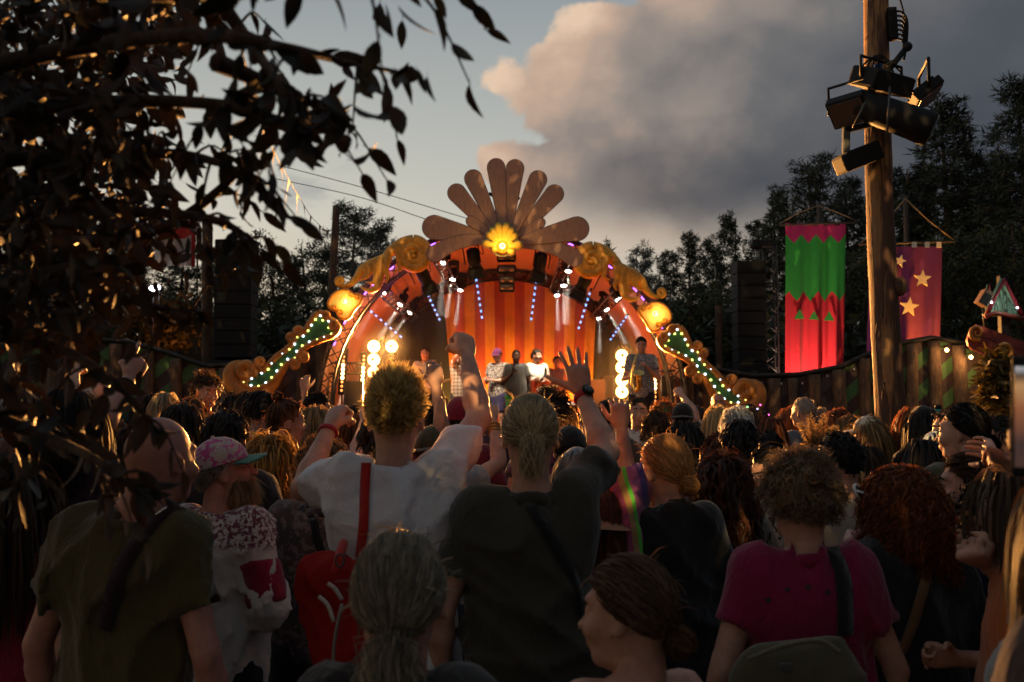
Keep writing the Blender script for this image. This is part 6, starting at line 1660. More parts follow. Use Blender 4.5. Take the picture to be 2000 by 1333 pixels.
def guitar(I, label, colr, rev=1, L=.62, tilt=12):
    B, Rb = I['B'], I['Rb']; c = B(.005 * rev, .115, .585); x = Rb[:, 0] * -rev; t_ = math.radians(tilt)
    ax = unit(x * math.cos(t_) + np.array([0, 0, 1.0]) * math.sin(t_)); up = unit(np.cross(Rb[:, 1], ax) * (1 if rev > 0 else 1)); up = up if up[2] > 0 else -up
    fw = np.cross(ax, up); fw = fw if fw @ Rb[:, 1] > 0 else -fw
    t = thing('guitar', label, 'guitar', c)
    out = [c + ax * a + up * b for a, b in [(tuple(q)) for q in catmull([(-.20, 0), (-.17, .13), (-.06, .15), (.03, .10), (.13, .12), (.20, .07), (.15, .02), (.15, -.02), (.21, -.07), (.14, -.12), (.03, -.10), (-.06, -.16), (-.17, -.14), (-.20, 0)], 40)[:-1]]]
    bd = part('body', *plate(np.array(out), .042, tuple(fw)), mat('lacquer_' + label[:6], colr, .25, var=.5, vscale=7), t, False)
    part('pickguard', *plate(np.array([c + fw * .046 + ax * a + up * b for a, b in ((-.10, -.02), (.10, .06), (.12, -.06), (-.02, -.10))]), .004, tuple(fw)), mat('pickguard', (.6, .55, .5, 1), .4), bd, False)
    n0 = c + fw * .05
    part('neck', *tube(np.array([n0 + ax * .1, n0 + ax * L]), np.array([.028, .022]), 8, flat=(tuple(fw), .5)), mat('maple', (.55, .33, .12, 1), .35), t)
    part('headstock', *box(n0 + ax * (L + .07), (.16, .02, .07), np.stack([ax, fw, up], 1), .006), mat('maple', (.55, .33, .12, 1), .35), t, False)
    part('strap', *tube(catmull([c - ax * .19 + fw * .02, B(-.07 * rev, .075, .72), B(-.055 * rev, .02, .835), B(.03 * rev, -.075, .75)], 14), .026, 6, flat=(tuple(Rb[:, 1]), .2)), M_blackp, t)
guitar(gtr, 'pale electric guitar held by the guitarist', (.45, .33, .2, 1), 1, .60, 14)
guitar(bass, 'sunburst electric bass with a pale neck', (.30, .035, .012, 1), 1, .78, 4)
part_mic = np.array(voc['arms'][1][2]); mic = thing('microphone', 'black microphone in the hand of the vocalist', 'microphone', part_mic)
part('handle', *rod(part_mic + np.array([0, -.04, -.06]), part_mic + np.array([.03, -.06, .10]), .012, 8, .017), M_black, mic)
part('grille', *ball(part_mic + np.array([.035, -.062, .12]), .028, 10, 8), mat('mic_grille', (.12, .12, .12, 1), .4, .8), mic)
sx = thing('saxophone', 'golden saxophone of the player on the right', 'saxophone', P(1245, 740, 14.3))
M_brass = mat('brass', (.75, .45, .14, 1), .22, 1.0)
part('tube', *tube(catmull([P(1251, 690, 14.42), P(1244, 694, 14.35), P(1238, 712, 14.3), P(1235, 745, 14.28), P(1240, 762, 14.26), P(1248, 756, 14.2), P(1246, 740, 14.14)], 34), np.linspace(.010, .045, 34), 12), M_brass, sx)
part('bell', *lathe(P(1246, 740, 14.14), [(.045, -.02), (.055, .05), (.085, .10), (.08, .10), (.05, .04)], (.02, -.5, .8), 20), M_brass, sx)
for k in range(5): part('key', *ball(P(1240 - k * .6, 706 + k * 9, 14.24), (.012, .008, .012), 8, 6), M_brass, sx)
# drum kit
dk = np.array(P(1095, 770, 20.6)); dk[2] = DECK
kit = thing('drum_kit', 'drum kit with brass cymbals behind the bassist', 'drum kit', dk)
M_shell2 = mat('drum_shell', (.25, .05, .02, 1), .3); M_skin2 = mat('drum_head', (.6, .5, .4, 1), .5)
def drum(nm, c, r, hgt, ax):
    d = part(nm, *lathe(c, [(r, 0), (r, hgt)], ax, 22), M_shell2, kit); part('drum_head', *lathe(np.asarray(c) - unit(ax) * .003, [(r * .96, 0), (r * .96, -.004)], ax, 22), M_skin2, d)
    part('hoop', *tube(np.vstack([lathe(c, [(r * 1.02, 0)], ax, 22)[0], lathe(c, [(r * 1.02, 0)], ax, 22)[0][:1]]), .012, 6, caps=False), M_truss, d)
drum('bass_drum', dk + np.array([0, -.2, .30]), .28, .4, (0, 1, 0)); drum('tom', dk + np.array([-.2, -.1, .72]), .14, .2, (0, .3, -1)); drum('tom', dk + np.array([.2, -.1, .72]), .15, .2, (0, .3, -1)); drum('floor_tom', dk + np.array([.52, .1, .55]), .2, .4, (0, 0, -1)); drum('snare', dk + np.array([-.45, .15, .62]), .17, .14, (0, 0, -1))
for x, z in ((-.55, 1.15), (.55, 1.2), (-.3, 1.3)):
    cy = part('cymbal', *lathe(dk + np.array([x, 0, z]), [(.02, .03), (.05, .015), (.21, 0), (.21, -.004)], (.15, -.25, 1), 24), M_brass, kit); part('stand', *rod(dk + np.array([x, 0, 0]), dk + np.array([x, 0, z]), .011), M_truss, cy)
# cases and monitors on the stage
M_case = mat('flight_case', (.03, .026, .024, 1), .5)
def case(px, y0, y1, wpx, Y, label, m_=None, cat='box'):
    a, b = np.array(P(px, y0, Y)), np.array(P(px, y1, Y)); w3 = wpx / PXM(Y)
    t = thing('equipment_case', label, cat, (a[0], Y, max(b[2], DECK)), 'equipment standing on the stage')
    part('shell', *box((a[0], Y, (a[2] + b[2]) / 2), (w3, .5, a[2] - b[2]), None, .015), m_ or M_case, t, False)
    for s_ in (-1, 1): part('edge_trim', *box((a[0] + s_ * w3 / 2, Y - .25, (a[2] + b[2]) / 2), (.03, .03, a[2] - b[2] + .01)), M_truss, t, False)
zd = lambda Y: 790 + (CZ - DECK) * PXM(Y)
case(695, 745, zd(18.4), 34, 18.4, 'black box at the left front of the stage below the lamp strip')
case(800, 705, zd(20.5), 26, 20.5, 'tall amplifier rack left of the guitarist', None, 'amplifier')
case(1163, 742, zd(19.5), 36, 19.5, 'wide case right of the drum kit', mat('case_tan', (.22, .13, .07, 1), .6))
case(1185, 735, zd(20.2), 22, 20.2, 'small upright case behind the right bulb column', mat('case_tan', (.22, .13, .07, 1), .6))
case(1300, 735, zd(18.5), 22, 18.5, 'narrow case at the right end of the stage')
tsl = thing('lighting_ladder', 'short truss beam at the left end of the stage', 'truss', P(655, 720, 18.7))
truss_mesh(np.array([P(x, 720, 18.7) for x in np.linspace(640, 706, 8)]), .2, .017, .008).build('lattice', M_truss, tsl)
part('post', *rod(P(652, 728, 18.7), [float(P(652, 728, 18.7)[0]), 18.7, DECK], .025), M_truss, tsl)
tsl = thing('lighting_ladder', 'short truss beam at the right end of the stage', 'truss', P(1300, 735, 18.7))
truss_mesh(np.array([P(x, 735, 18.7) for x in np.linspace(1286, 1316, 5)]), .2, .017, .008).build('lattice', M_truss, tsl)
part('post', *rod(P(1306, 742, 18.7), [float(P(1306, 742, 18.7)[0]), 18.7, DECK], .025), M_truss, tsl)

# ================================================================== the crowd, near rows
DK, BR, AUB, BLD, GIN, GR, WH = (.018, .013, .010), (.07, .038, .02), (.16, .05, .018), (.46, .30, .13), (.30, .10, .03), (.24, .21, .18), (.6, .57, .52)
N = {}
N['blond'] = person('man with spiky bleached hair in a white t-shirt raising both fists', 772, 744, 3.1, hair=('fuzzy', (1.0, .50, .21)), top=((.74, .72, .74), None), bottom=(.10, .09, .09), R=((936, 818, True), (913, 698, True), 'fist', (-.5, .9, .1)), L=((592, 955, True), (644, 838, True), 'fist', (.5, .9, 0)), q=2, sleeve=.62, seed=5)
N['pony'] = person('man with grey-blond ponytail and raised open hand in a dark olive t-shirt', 1036, 777, 3.0, hair=('tail', (.52, .40, .24)), top=((.050, .044, .030), None), bottom=(.05, .05, .05), R=((1186, 884, True), (1137, 772, True), 'open', (0, 1, 0), (-.18, .1, 1)), q=2, bulk=1.06, sleeve=.62, seed=9, lenk=.6)
N['bald'] = person('bald man in an olive t-shirt with a buckled strap', 306, 814, 2.65, yaw=-14, hyaw=-32, hair=('bald', (.16, .11, .08)), top=((.085, .062, .018), None), bottom=(.035, .032, .028), skin='rosy', q=2, bulk=.98, R='down', L='down', seed=21, shift=-.075)
N['braid'] = person('woman with grey braided hair, cut by the bottom edge, left one of the two', 778, 1052, 1.75, hair=('braid', (.34, .28, .20)), top=((.03, .028, .026), None), q=2, female=True, seed=33)
N['brown'] = person('woman with brown hair and black tank top in profile at the bottom edge', 1236, 1097, 2.0, yaw=20, hyaw=62, hair=('lowbun', (.17, .09, .045)), top=((.014, .013, .013), None), sleeve=0, q=2, female=True, seed=35)
N['magenta'] = person('man with tousled greying hair in a magenta t-shirt', 1566, 898, 2.75, yaw=4, hair=('tousle', (.26, .17, .10)), top=((.23, .006, .05), None), bottom=(.03, .03, .035), q=2, bulk=1.1, seed=41, lenk=.5)
N['redhead'] = person('woman with a mass of red curls and white sunglasses in black', 1766, 926, 2.85, yaw=14, hyaw=48, hair=('curly', (.26, .075, .022)), top=((.010, .010, .011), None), sleeve=1.8, q=2, female=True, bulk=1.15, seed=43, lenk=.42, L=((1648, 1130, True), (1655, 1072, True), 'fist', (.6, .7, .2)))
N['bun'] = person('woman with a fair low bun in a black sweater', 1302, 855, 3.5, yaw=10, hyaw=38, hair=('lowbun', (.52, .27, .10)), top=((.010, .010, .011), None), sleeve=1.85, q=2, female=True, seed=47, bulk=1.1)
N['auburn'] = person('woman with long dark auburn curls in a grey t-shirt', 1414, 888, 3.9, hair=('curly', (.085, .028, .012)), top=((.17, .155, .135), None), q=1, female=True, seed=51, lenk=.8)
N['beard'] = person('bearded man in a tie-dyed cap and white jacket with burgundy sleeve flash', 430, 862, 3.6, yaw=-22, hyaw=-74, hair=('fringe', (.4, .34, .28)), top=((.62, .58, .54), 'yoke', (.16, .03, .06)), bottom=(.012, .012, .014), skin='rosy', sleeve=1.95, R='bent', L='bent', q=2, beard=((.62, .42, .24), .085), hat=('cap', (.50, .42, .38), 'floral', (.50, .07, .26), (.02, .18, .12)), pitch=16, seed=55, shorts=True, bulk=1.12, longtop=.02)
N['blackt'] = person('big man with thick dark hair in a black t-shirt behind the tie-dyed cap', 440, 806, 4.3, hair=('short', (.022, .015, .011)), top=(BLK, None), q=1, bulk=1.25, seed=57, R='bent')
N['ltank'] = person('woman with dark hair pointing both hands in the air at the left', 132, 768, 3.3, yaw=-12, hair=('bob', DK), top=((.045, .014, .02), 'floral', (.015, .012, .02)), R=((188, 852, True), (252, 742, True), 'point', (-.7, .6, 0)), L=((108, 905, True), (160, 796, True), 'point', (.3, .9, 0)), q=2, female=True, seed=61)
N['grshirt'] = person('person with fuzzy fair hair in a grey speckled shirt and black strap', 628, 862, 3.9, yaw=5, hair=('tousle', (.30, .17, .08)), top=((.065, .060, .065), 'speck', (.17, .16, .17)), bottom=(.018, .02, .035), q=1, shorts=True, L='hold', seed=65, lenk=.4, bulk=1.1)
N['curlb'] = person('woman with golden curls in a strappy black top', 528, 852, 4.7, yaw=-14, hair=('wavy', (.50, .27, .06)), top=(BLK, None), sleeve=0, q=1, female=True, seed=67, R='bent')
N['rain'] = person('woman with raised arm in a rainbow striped blouse', 1168, 962, 3.45, yaw=-6, hair=('bob', AUB), top=((.4, .1, .2), 'rainbow'), sleeve=1.35, R=((1226, 948, True), (1214, 836, True), 'claw', (0, 1, 0)), q=2, female=True, seed=71, hat=('bucket', (.32, .20, .12)), bottom=(.10, .01, .05), bulk=1.1)
N['olivecap'] = person('person in an olive cap raising a braceleted hand', 846, 838, 4.5, yaw=-6, hair=('crop', BR), top=((.26, .25, .25), None), R=((975, 905, True), (962, 822, True), 'relax', (-.3, .9, 0)), q=1, hat=('backcap', (.07, .065, .03)), seed=73, L='up')
N['clapper'] = person('person with bare arms raised behind the bleached spiky hair', 742, 812, 4.4, hair=('short', BR), top=((.2, .05, .06), None), L=((694, 892, True), (713, 822, True), 'grip'), R='up', q=1, seed=75, female=True)
N['beige'] = person('man with short dark hair in a beige t-shirt and cross strap', 1642, 846, 3.85, yaw=12, hyaw=26, hair=('crop', DK), top=((.34, .27, .21), None), q=1, seed=79, bulk=1.08, bottom=(.04, .04, .05))
N['specs'] = person('woman in glasses with a dark bun and animal print top', 1512, 872, 4.4, yaw=30, hyaw=70, hair=('bun', DK), top=((.42, .36, .28), 'leopard', (.015, .012, .012)), q=1, female=True, glasses=True, pitch=-14, seed=83)
N['grey'] = person('woman with brown ponytail and bare shoulders in a grey tank top', 1896, 890, 3.6, yaw=22, hyaw=70, hair=('tail', (.075, .035, .018)), top=((.17, .15, .14), None), sleeve=0, q=2, female=True, seed=87, lenk=1.6)
N['olive'] = person('tall man with slicked dark hair in an olive overshirt', 1886, 792, 4.3, yaw=22, hyaw=52, hair=('lowbun', DK), top=((.055, .05, .028), None), sleeve=1.9, q=1, seed=91, R='bent', bulk=1.05)
N['buckethat'] = person('woman in a white bucket hat with bare shoulders', 1838, 848, 5.4, yaw=40, hyaw=62, hair=('bob', DK), top=((.08, .05, .02), None), sleeve=0, q=1, female=True, hat=('bucket', (.66, .62, .58)), seed=95)
N['darkcurl'] = person('person with dark curly hair and a blue scarf near the right edge', 1938, 968, 3.1, yaw=30, hair=('tousle', DK), top=((.012, .02, .05), None), q=1, female=True, seed=97, sleeve=1.9)
N['orange'] = person('person in an orange t-shirt with bent arm at the right edge', 2012, 905, 2.5, yaw=62, hair=('bob', (.12, .07, .04)), top=((.55, .13, .018), None), bottom=(.22, .09, .12), L=((1978, 1130, True), (1918, 1096, False), 'fist', (0, .3, .9)), R='bent', q=1, female=True, seed=101, bulk=1.15)
# ------------------------------------------------------------------ middle and far rows: label, px, py, Y, yaw, hair, top, extras
ROWS = [
 ('young man with glasses in a white t-shirt with black print on the back', 512, 766, 6.3, dict(yaw=-16, hyaw=-45, hair=('short', (.03, .02, .014)), top=((.60, .58, .57), None), glasses=True, q=1)),
 ('woman with a topknot and bare shoulders in a black halter', 556, 784, 5.4, dict(yaw=-24, hyaw=-62, hair=('topknot', (.14, .06, .025)), top=(BLK, None), sleeve=0, female=True, q=1, R='bent')),
 ('woman with a dark ponytail in profile below the left lamp strip', 616, 770, 7.6, dict(yaw=-70, hair=('tail', DK), top=((.02, .05, .035), None), female=True, q=1, lenk=1.5)),
 ('woman with a fair bob in a dark red top', 614, 796, 6.0, dict(yaw=-8, hair=('bob', (.42, .27, .12)), top=((.16, .008, .02), None), female=True, q=1)),
 ('person with auburn bob in a teal t-shirt', 697, 812, 6.2, dict(yaw=4, hair=('bob', (.22, .075, .02)), top=((.01, .17, .12), None), female=True, q=1)),
 ('boy with dark hair and headband glasses looking left', 655, 797, 7.8, dict(yaw=60, hair=('short', BR), top=((.3, .3, .32), None), glasses=True, L='up')),
 ('woman with dark bob and black strap in a green t-shirt', 352, 790, 5.2, dict(yaw=-18, hair=('bob', (.035, .02, .012)), top=((.10, .16, .022), None), female=True, q=1)),
 ('man with curly hair leaning over in a white t-shirt with dark print', 402, 735, 8.2, dict(yaw=-120, hyaw=-140, hair=('tousle', BR), top=((.6, .57, .54), None), q=1, pitch=-12, lenk=.6)),
 ('woman with long pale hair near the left fence', 322, 768, 8.6, dict(yaw=-20, hair=('long', (.40, .30, .18)), top=((.05, .04, .04), None), female=True)),
 ('man in profile in dark clothes near the left fence', 298, 772, 9.4, dict(yaw=-80, hair=('short', DK), top=((.04, .03, .04), None))),
 ('woman with dark wavy hair below the left scroll volute', 456, 772, 9.0, dict(yaw=-60, hair=('wavy', DK), top=((.16, .14, .20), None), female=True)),
 ('person with black hair and bare neck beside the printed t-shirt', 486, 768, 7.4, dict(yaw=-6, hair=('bob', DK), top=(BLK, None), sleeve=0, female=True, q=1, lenk=.6)),
 ('person with brown waves between the green t-shirt and the tie-dyed cap', 385, 812, 6.6, dict(yaw=-10, hair=('wavy', BR), top=((.06, .04, .04), None), female=True)),
 ('woman with reddish hair behind the green t-shirt', 376, 778, 7.0, dict(yaw=-25, hair=('long', AUB), top=((.20, .10, .08), None), female=True)),
 ('person in a crimson beanie below the raised fist', 897, 783, 5.6, dict(yaw=0, hair=('crop', DK), top=((.16, .01, .02), None), hat=('beanie', (.24, .012, .03)), q=1)),
 ('person with dark curls and a green scarf left of the crimson beanie', 862, 793, 5.9, dict(yaw=6, hair=('curly', (.055, .03, .016)), top=((.03, .16, .05), None), female=True, q=1, lenk=.45)),
 ('person with a round brown crop close to the stage', 853, 768, 8.0, dict(yaw=0, hair=('short', BR), top=((.05, .04, .05), None))),
 ('man in a black cap and tan shirt right of the ponytail', 1112, 838, 5.0, dict(yaw=-8, hair=('crop', DK), top=((.30, .22, .15), None), hat=('cap', (.010, .010, .011)), q=1)),
 ('person with dark curls in a jacket with pink patches', 1074, 768, 6.0, dict(yaw=10, hair=('tousle', (.05, .028, .016)), top=((.016, .014, .02), 'floral', (.20, .05, .14)), q=1, female=True, lenk=.8)),
 ('person in a pale blue hat behind the raised olive sleeve', 1128, 884, 4.3, dict(yaw=0, hair=('bob', GR), top=((.22, .25, .28), None), female=True, hat=('beanie', (.26, .30, .34)), q=1)),
 ('smiling man facing the camera in a white t-shirt with blue print', 1246, 778, 8.6, dict(yaw=176, hair=('crop', (.03, .02, .015)), top=((.55, .54, .52), None), q=1)),
 ('man with cropped dark hair right of the watch', 1186, 782, 7.0, dict(yaw=-20, hair=('crop', DK), top=((.06, .05, .04), None), beard=((.03, .02, .015), .012))),
 ('man in a black cap and leaf print shirt with a raised fist', 1333, 791, 8.0, dict(yaw=-10, hair=('crop', DK), top=((.03, .03, .034), 'floral', (.22, .21, .22)), hat=('backcap', (.010, .010, .011)), R=((1356, 806, True), (1331, 772, True), 'fist'), q=1)),
 ('person in a green cap with ginger curls', 1297, 789, 9.6, dict(yaw=20, hair=('tousle', GIN), top=((.06, .04, .03), None), hat=('cap', (.06, .10, .04)), lenk=.7)),
 ('woman with long black hair left of the leaf print shirt', 1336, 826, 6.0, dict(yaw=-6, hair=('long', DK), top=(BLK, None), female=True, q=1)),
 ('woman with long fair hair in a dark green top', 1404, 796, 7.0, dict(yaw=0, hair=('long', (.52, .38, .20)), top=((.035, .06, .03), None), female=True, q=1, lenk=.7)),
 ('bald man facing the camera in front of the right bulb scroll', 1402, 768, 11.4, dict(yaw=170, hair=('bald', BR), top=((.02, .03, .025), None), skin='tan', beard=((.1, .08, .06), .012))),
 ('person with white wavy hair in a white polka dot shirt', 1440, 801, 6.4, dict(yaw=-10, hair=('wavy', WH), top=((.66, .62, .58), 'dots', (.05, .05, .07)), q=1, lenk=.5, female=True)),
 ('person with coloured fairy lights in wavy hair', 1472, 800, 7.2, dict(yaw=0, hair=('wavy', BR), top=((.10, .05, .08), None), female=True, q=1, lenk=.5)),
 ('man with black hair in a dark suit jacket', 1446, 824, 5.0, dict(yaw=-4, hair=('short', DK), top=((.012, .014, .022), None), sleeve=1.9, q=1)),
 ('person with small auburn curls left of the dark suit', 1410, 852, 5.4, dict(yaw=10, hair=('curly', AUB), top=((.05, .03, .03), None), female=True, q=1, lenk=.5)),
 ('woman with coppery shoulder length hair right of the fairy lights', 1506, 818, 7.0, dict(yaw=-10, hair=('bob', (.20, .06, .02)), top=((.05, .03, .03), None), female=True, q=1)),
 ('person with a dark crop below the coppery hair', 1500, 846, 5.9, dict(yaw=-20, hair=('short', DK), top=((.03, .03, .035), None), q=1)),
 ('red-haired woman in profile facing the grey-haired man', 1543, 797, 8.8, dict(yaw=-88, hair=('long', GIN), top=((.10, .03, .04), None), female=True, q=1)),
 ('grey-haired man in a blue-grey t-shirt', 1572, 778, 8.2, dict(yaw=30, hyaw=45, hair=('crop', (.34, .31, .28)), top=((.10, .115, .14), None), q=1)),
 ('person with a grey bob beside the grey-haired man', 1600, 800, 9.0, dict(yaw=0, hair=('bob', GR), top=((.07, .08, .09), None), lenk=.5)),
 ('laughing woman with auburn hair in profile facing left', 1640, 800, 8.6, dict(yaw=85, hair=('bob', AUB), top=((.06, .04, .03), None), female=True, q=1)),
 ('person with light brown hair behind the laughing woman', 1662, 812, 7.8, dict(yaw=10, hair=('bob', (.24, .13, .05)), top=((.03, .025, .025), None), female=True)),
 ('person in an off-white cap looking left beside the log pole', 1700, 817, 7.0, dict(yaw=70, hair=('long', (.30, .18, .07)), top=((.08, .03, .03), None), hat=('cap', (.60, .55, .46)), female=True, q=1)),
 ('person with long ginger hair right of the log pole', 1782, 798, 7.0, dict(yaw=-20, hair=('long', GIN), top=((.22, .012, .02), None), female=True, q=1)),
 ('person in a black hat lifting a teal bottle', 1806, 800, 6.4, dict(yaw=20, hair=('bob', DK), top=(BLK, None), hat=('beanie', (.010, .010, .012)), R=((1846, 905, True), (1832, 856, True), 'grip'), q=1)),
 ('laughing man close to the slicked dark hair', 1862, 802, 5.6, dict(yaw=80, hair=('short', BR), top=(BLK, None), q=1)),
 ('boy in glasses with black hair near the hanging plant', 1957, 814, 5.8, dict(yaw=75, hair=('short', DK), top=((.05, .02, .02), None), glasses=True, q=1)),
 ('person in a black and white patterned top behind the grey tank', 1968, 905, 4.4, dict(yaw=20, hair=('bob', DK), top=((.05, .05, .05), 'floral', (.5, .48, .46)), female=True, q=1, sleeve=1.6)),
 ('person in a dark jacket left of the purple strap', 1690, 872, 4.9, dict(yaw=20, hair=('bob', (.05, .03, .02)), top=((.022, .018, .018), None), female=True, q=1, R='cross', sleeve=1.9)),
 ('person hidden behind the log pole in black and white print', 1806, 860, 4.7, dict(yaw=0, hair=('long', DK), top=((.06, .05, .05), 'floral', (.4, .36, .33)), female=True, q=1, sleeve=0)),
 ('dried grass headdress wearer behind the tousled grey hair', 1600, 868, 5.0, dict(yaw=0, hair=('tousle', (.30, .17, .06)), top=((.05, .035, .03), None), female=True, q=1, lenk=.5)),
 ('smiling person in a hat facing the camera at the left edge', 58, 762, 5.6, dict(yaw=165, hair=('bob', BR), top=((.10, .04, .03), None), hat=('bucket', (.07, .03, .02)), female=True, q=1)),
 ('person in a white bucket hat at the far left edge', 18, 782, 6.0, dict(yaw=20, hair=('bob', GR), top=((.12, .11, .10), None), hat=('bucket', (.48, .45, .43)), q=1, female=True)),
 ('person in a white shirt left of the bald head', 216, 822, 4.2, dict(yaw=-15, hair=('short', BR), top=((.5, .48, .5), None), q=1, sleeve=1.9)),
 ('person with raised arm and dark green cap behind the pointing hands', 226, 790, 5.0, dict(yaw=-20, hair=('crop', DK), top=((.04, .05, .045), None), hat=('cap', (.02, .06, .035)), q=1, L=((150, 800, True), (146, 735, True), 'fist'))),
 ('person in a pinkish red dress at the bottom left edge', 12, 905, 3.0, dict(yaw=-10, hair=('long', BR), top=((.30, .02, .05), None), bottom=(.26, .04, .02), longtop=.10, female=True, q=1)),
 ('person in a grey top and pale jeans behind the bald man', 118, 872, 3.9, dict(yaw=-12, hair=('long', (.30, .2, .1)), top=((.10, .095, .09), None), bottom=(.18, .19, .22), female=True, q=1)),
 ('dark haired person between the pointing woman and the bald man', 262, 838, 3.7, dict(yaw=-5, hair=('short', DK), top=((.03, .03, .028), None), q=1)),
 ('person with dark fringe below the left scroll panel', 560, 800, 9.6, dict(yaw=0, hair=('bob', DK), top=((.08, .03, .05), None), female=True)),
 ('person with brown crop left of the teal t-shirt', 728, 800, 9.0, dict(yaw=0, hair=('short', BR), top=((.05, .04, .04), None))),
 ('person with black bob right below the guitarist', 800, 792, 8.6, dict(yaw=5, hair=('bob', DK), top=((.06, .02, .03), None), female=True)),
 ('person with short hair in front of the vocalist', 1010, 800, 9.2, dict(yaw=0, hair=('short', DK), top=((.02, .02, .05), None))),
 ('person with a dark bun in front of the drum kit', 1150, 800, 8.8, dict(yaw=0, hair=('bun', DK), top=((.03, .025, .03), None), female=True)),
 ('man with shaved head between the watch and the claw hand', 1172, 822, 5.8, dict(yaw=-14, hair=('buzz', DK), top=((.10, .08, .06), None), q=1)),
 ('person with brown curls right of the white t-shirt with blue print', 1282, 806, 7.6, dict(yaw=0, hair=('curly', BR), top=((.06, .05, .05), None), female=True, lenk=.4)),
 ('man with short hair in front of the right bulb scroll end', 1462, 792, 9.8, dict(yaw=0, hair=('short', DK), top=((.05, .06, .05), None))),
 ('person with dark ponytail before the dark striped fence', 1526, 812, 9.2, dict(yaw=15, hair=('tail', DK), top=((.05, .02, .03), None), female=True)),
 ('person with short brown hair just left of the log pole', 1732, 806, 9.4, dict(yaw=20, hair=('short', BR), top=((.05, .05, .05), None))),
 ('person in a rust top before the green striped fence', 1905, 808, 8.6, dict(yaw=30, hair=('bob', BR), top=((.20, .06, .02), None), female=True)),
 ('person with fair crop near the far left trunk', 196, 778, 8.4, dict(yaw=-20, hair=('short', BLD), top=((.06, .06, .08), None))),
 ('person with dark hair beside the far left trunk', 92, 786, 8.8, dict(yaw=-20, hair=('bob', DK), top=((.05, .03, .03), None), female=True)),
 ('person in a maroon shirt near the left loudspeaker foot', 432, 786, 10.2, dict(yaw=-30, hair=('short', BR), top=((.12, .02, .03), None))),
 ('person with pale hair close to the stage left corner', 582, 790, 11.0, dict(yaw=-10, hair=('bob', BLD), top=((.05, .05, .06), None), female=True)),
 ('person with brown hair close to the stage left lamp strips', 690, 792, 11.2, dict(yaw=0, hair=('short', BR), top=((.06, .04, .04), None))),
 ('person with dark curls at the stage edge below the curtain', 940, 794, 11.4, dict(yaw=0, hair=('tousle', DK), top=((.05, .03, .05), None), lenk=.5)),
 ('person with fair hair at the stage edge below the drum kit', 1108, 796, 11.0, dict(yaw=0, hair=('bob', BLD), top=((.04, .04, .05), None), female=True)),
 ('person with dark hair at the stage edge below the bulb column', 1212, 798, 11.0, dict(yaw=0, hair=('short', DK), top=((.05, .03, .03), None))),
 ('person with brown bun near the right end of the stage', 1362, 796, 10.6, dict(yaw=10, hair=('bun', BR), top=((.05, .06, .04), None), female=True)),
]
for lab, px, py, Y, kw in ROWS:
    q_ = kw.pop('q', 0)
    if Y >= 6.9 and abs(kw.get('yaw', 0)) < 60 and 'R' not in kw: q_ = 0
    N[lab] = person(lab, px, py, Y, q=q_, **kw)
# ================================================================== things worn and held
from mathutils.bvhtree import BVHTree
def shirt_bvh(I):
    o = [c for c in I['obj'].children if c.name.startswith('shirt')][0]; me = o.data
    return BVHTree.FromPolygons([tuple(np.array(v.co) + WLOC[o.name]) for v in me.vertices], [tuple(p.vertices) for p in me.polygons])
def on_surface(bv, px, py, lift=.006):
    d = Vector(ray(px, py).tolist()).normalized(); h = bv.ray_cast(Vector((0, 0, CZ)), d)
    if h[0] is None: return None
    n = np.array(h[1]); n = n if n @ np.array(d) < 0 else -n
    return np.array(h[0]) + n * lift, n
def strap(I, pts, wd, m_, name, label, cat, ends=()):
    """ribbon lying on the back of a garment along a pixel path"""
    bv = shirt_bvh(I); P3, N3 = [], []
    for x, y in catmull(pts, 34):
        r_ = on_surface(bv, x, y)
        if r_: P3.append(r_[0]); N3.append(r_[1])
    if len(P3) < 4: return None
    P3 = np.array(P3); N3 = np.array(N3)
    for _ in range(3): P3[1:-1] = (P3[:-2] + P3[1:-1] * 2 + P3[2:]) / 4; N3[1:-1] = (N3[:-2] + N3[1:-1] + N3[2:]) / 3
    if len(ends): P3 = np.vstack([P3, [np.asarray(e, float) for e in ends]]); N3 = np.vstack([N3, [N3[-1]] * len(ends)])
    t = np.gradient(P3, axis=0); s_ = np.cross(t, N3); s_ /= np.linalg.norm(s_, axis=1, keepdims=True); N3 = np.cross(s_, t); N3 /= np.linalg.norm(N3, axis=1, keepdims=True)
    N3 = N3 * np.sign((N3 * (np.array([0, 0, CZ]) - P3)).sum(1))[:, None]
    V = np.stack([P3 - s_ * wd / 2, P3 + s_ * wd / 2, P3 + s_ * wd / 2 + N3 * .003, P3 - s_ * wd / 2 + N3 * .003], 1).reshape(-1, 3); n = len(P3)
    F = [(i * 4 + a, i * 4 + b, (i + 1) * 4 + b, (i + 1) * 4 + a) for i in range(n - 1) for a, b in ((0, 1), (1, 2), (2, 3), (3, 0))]
    return V, F, P3, N3
def cl_(c): return cloth(tuple(c) + (1,))
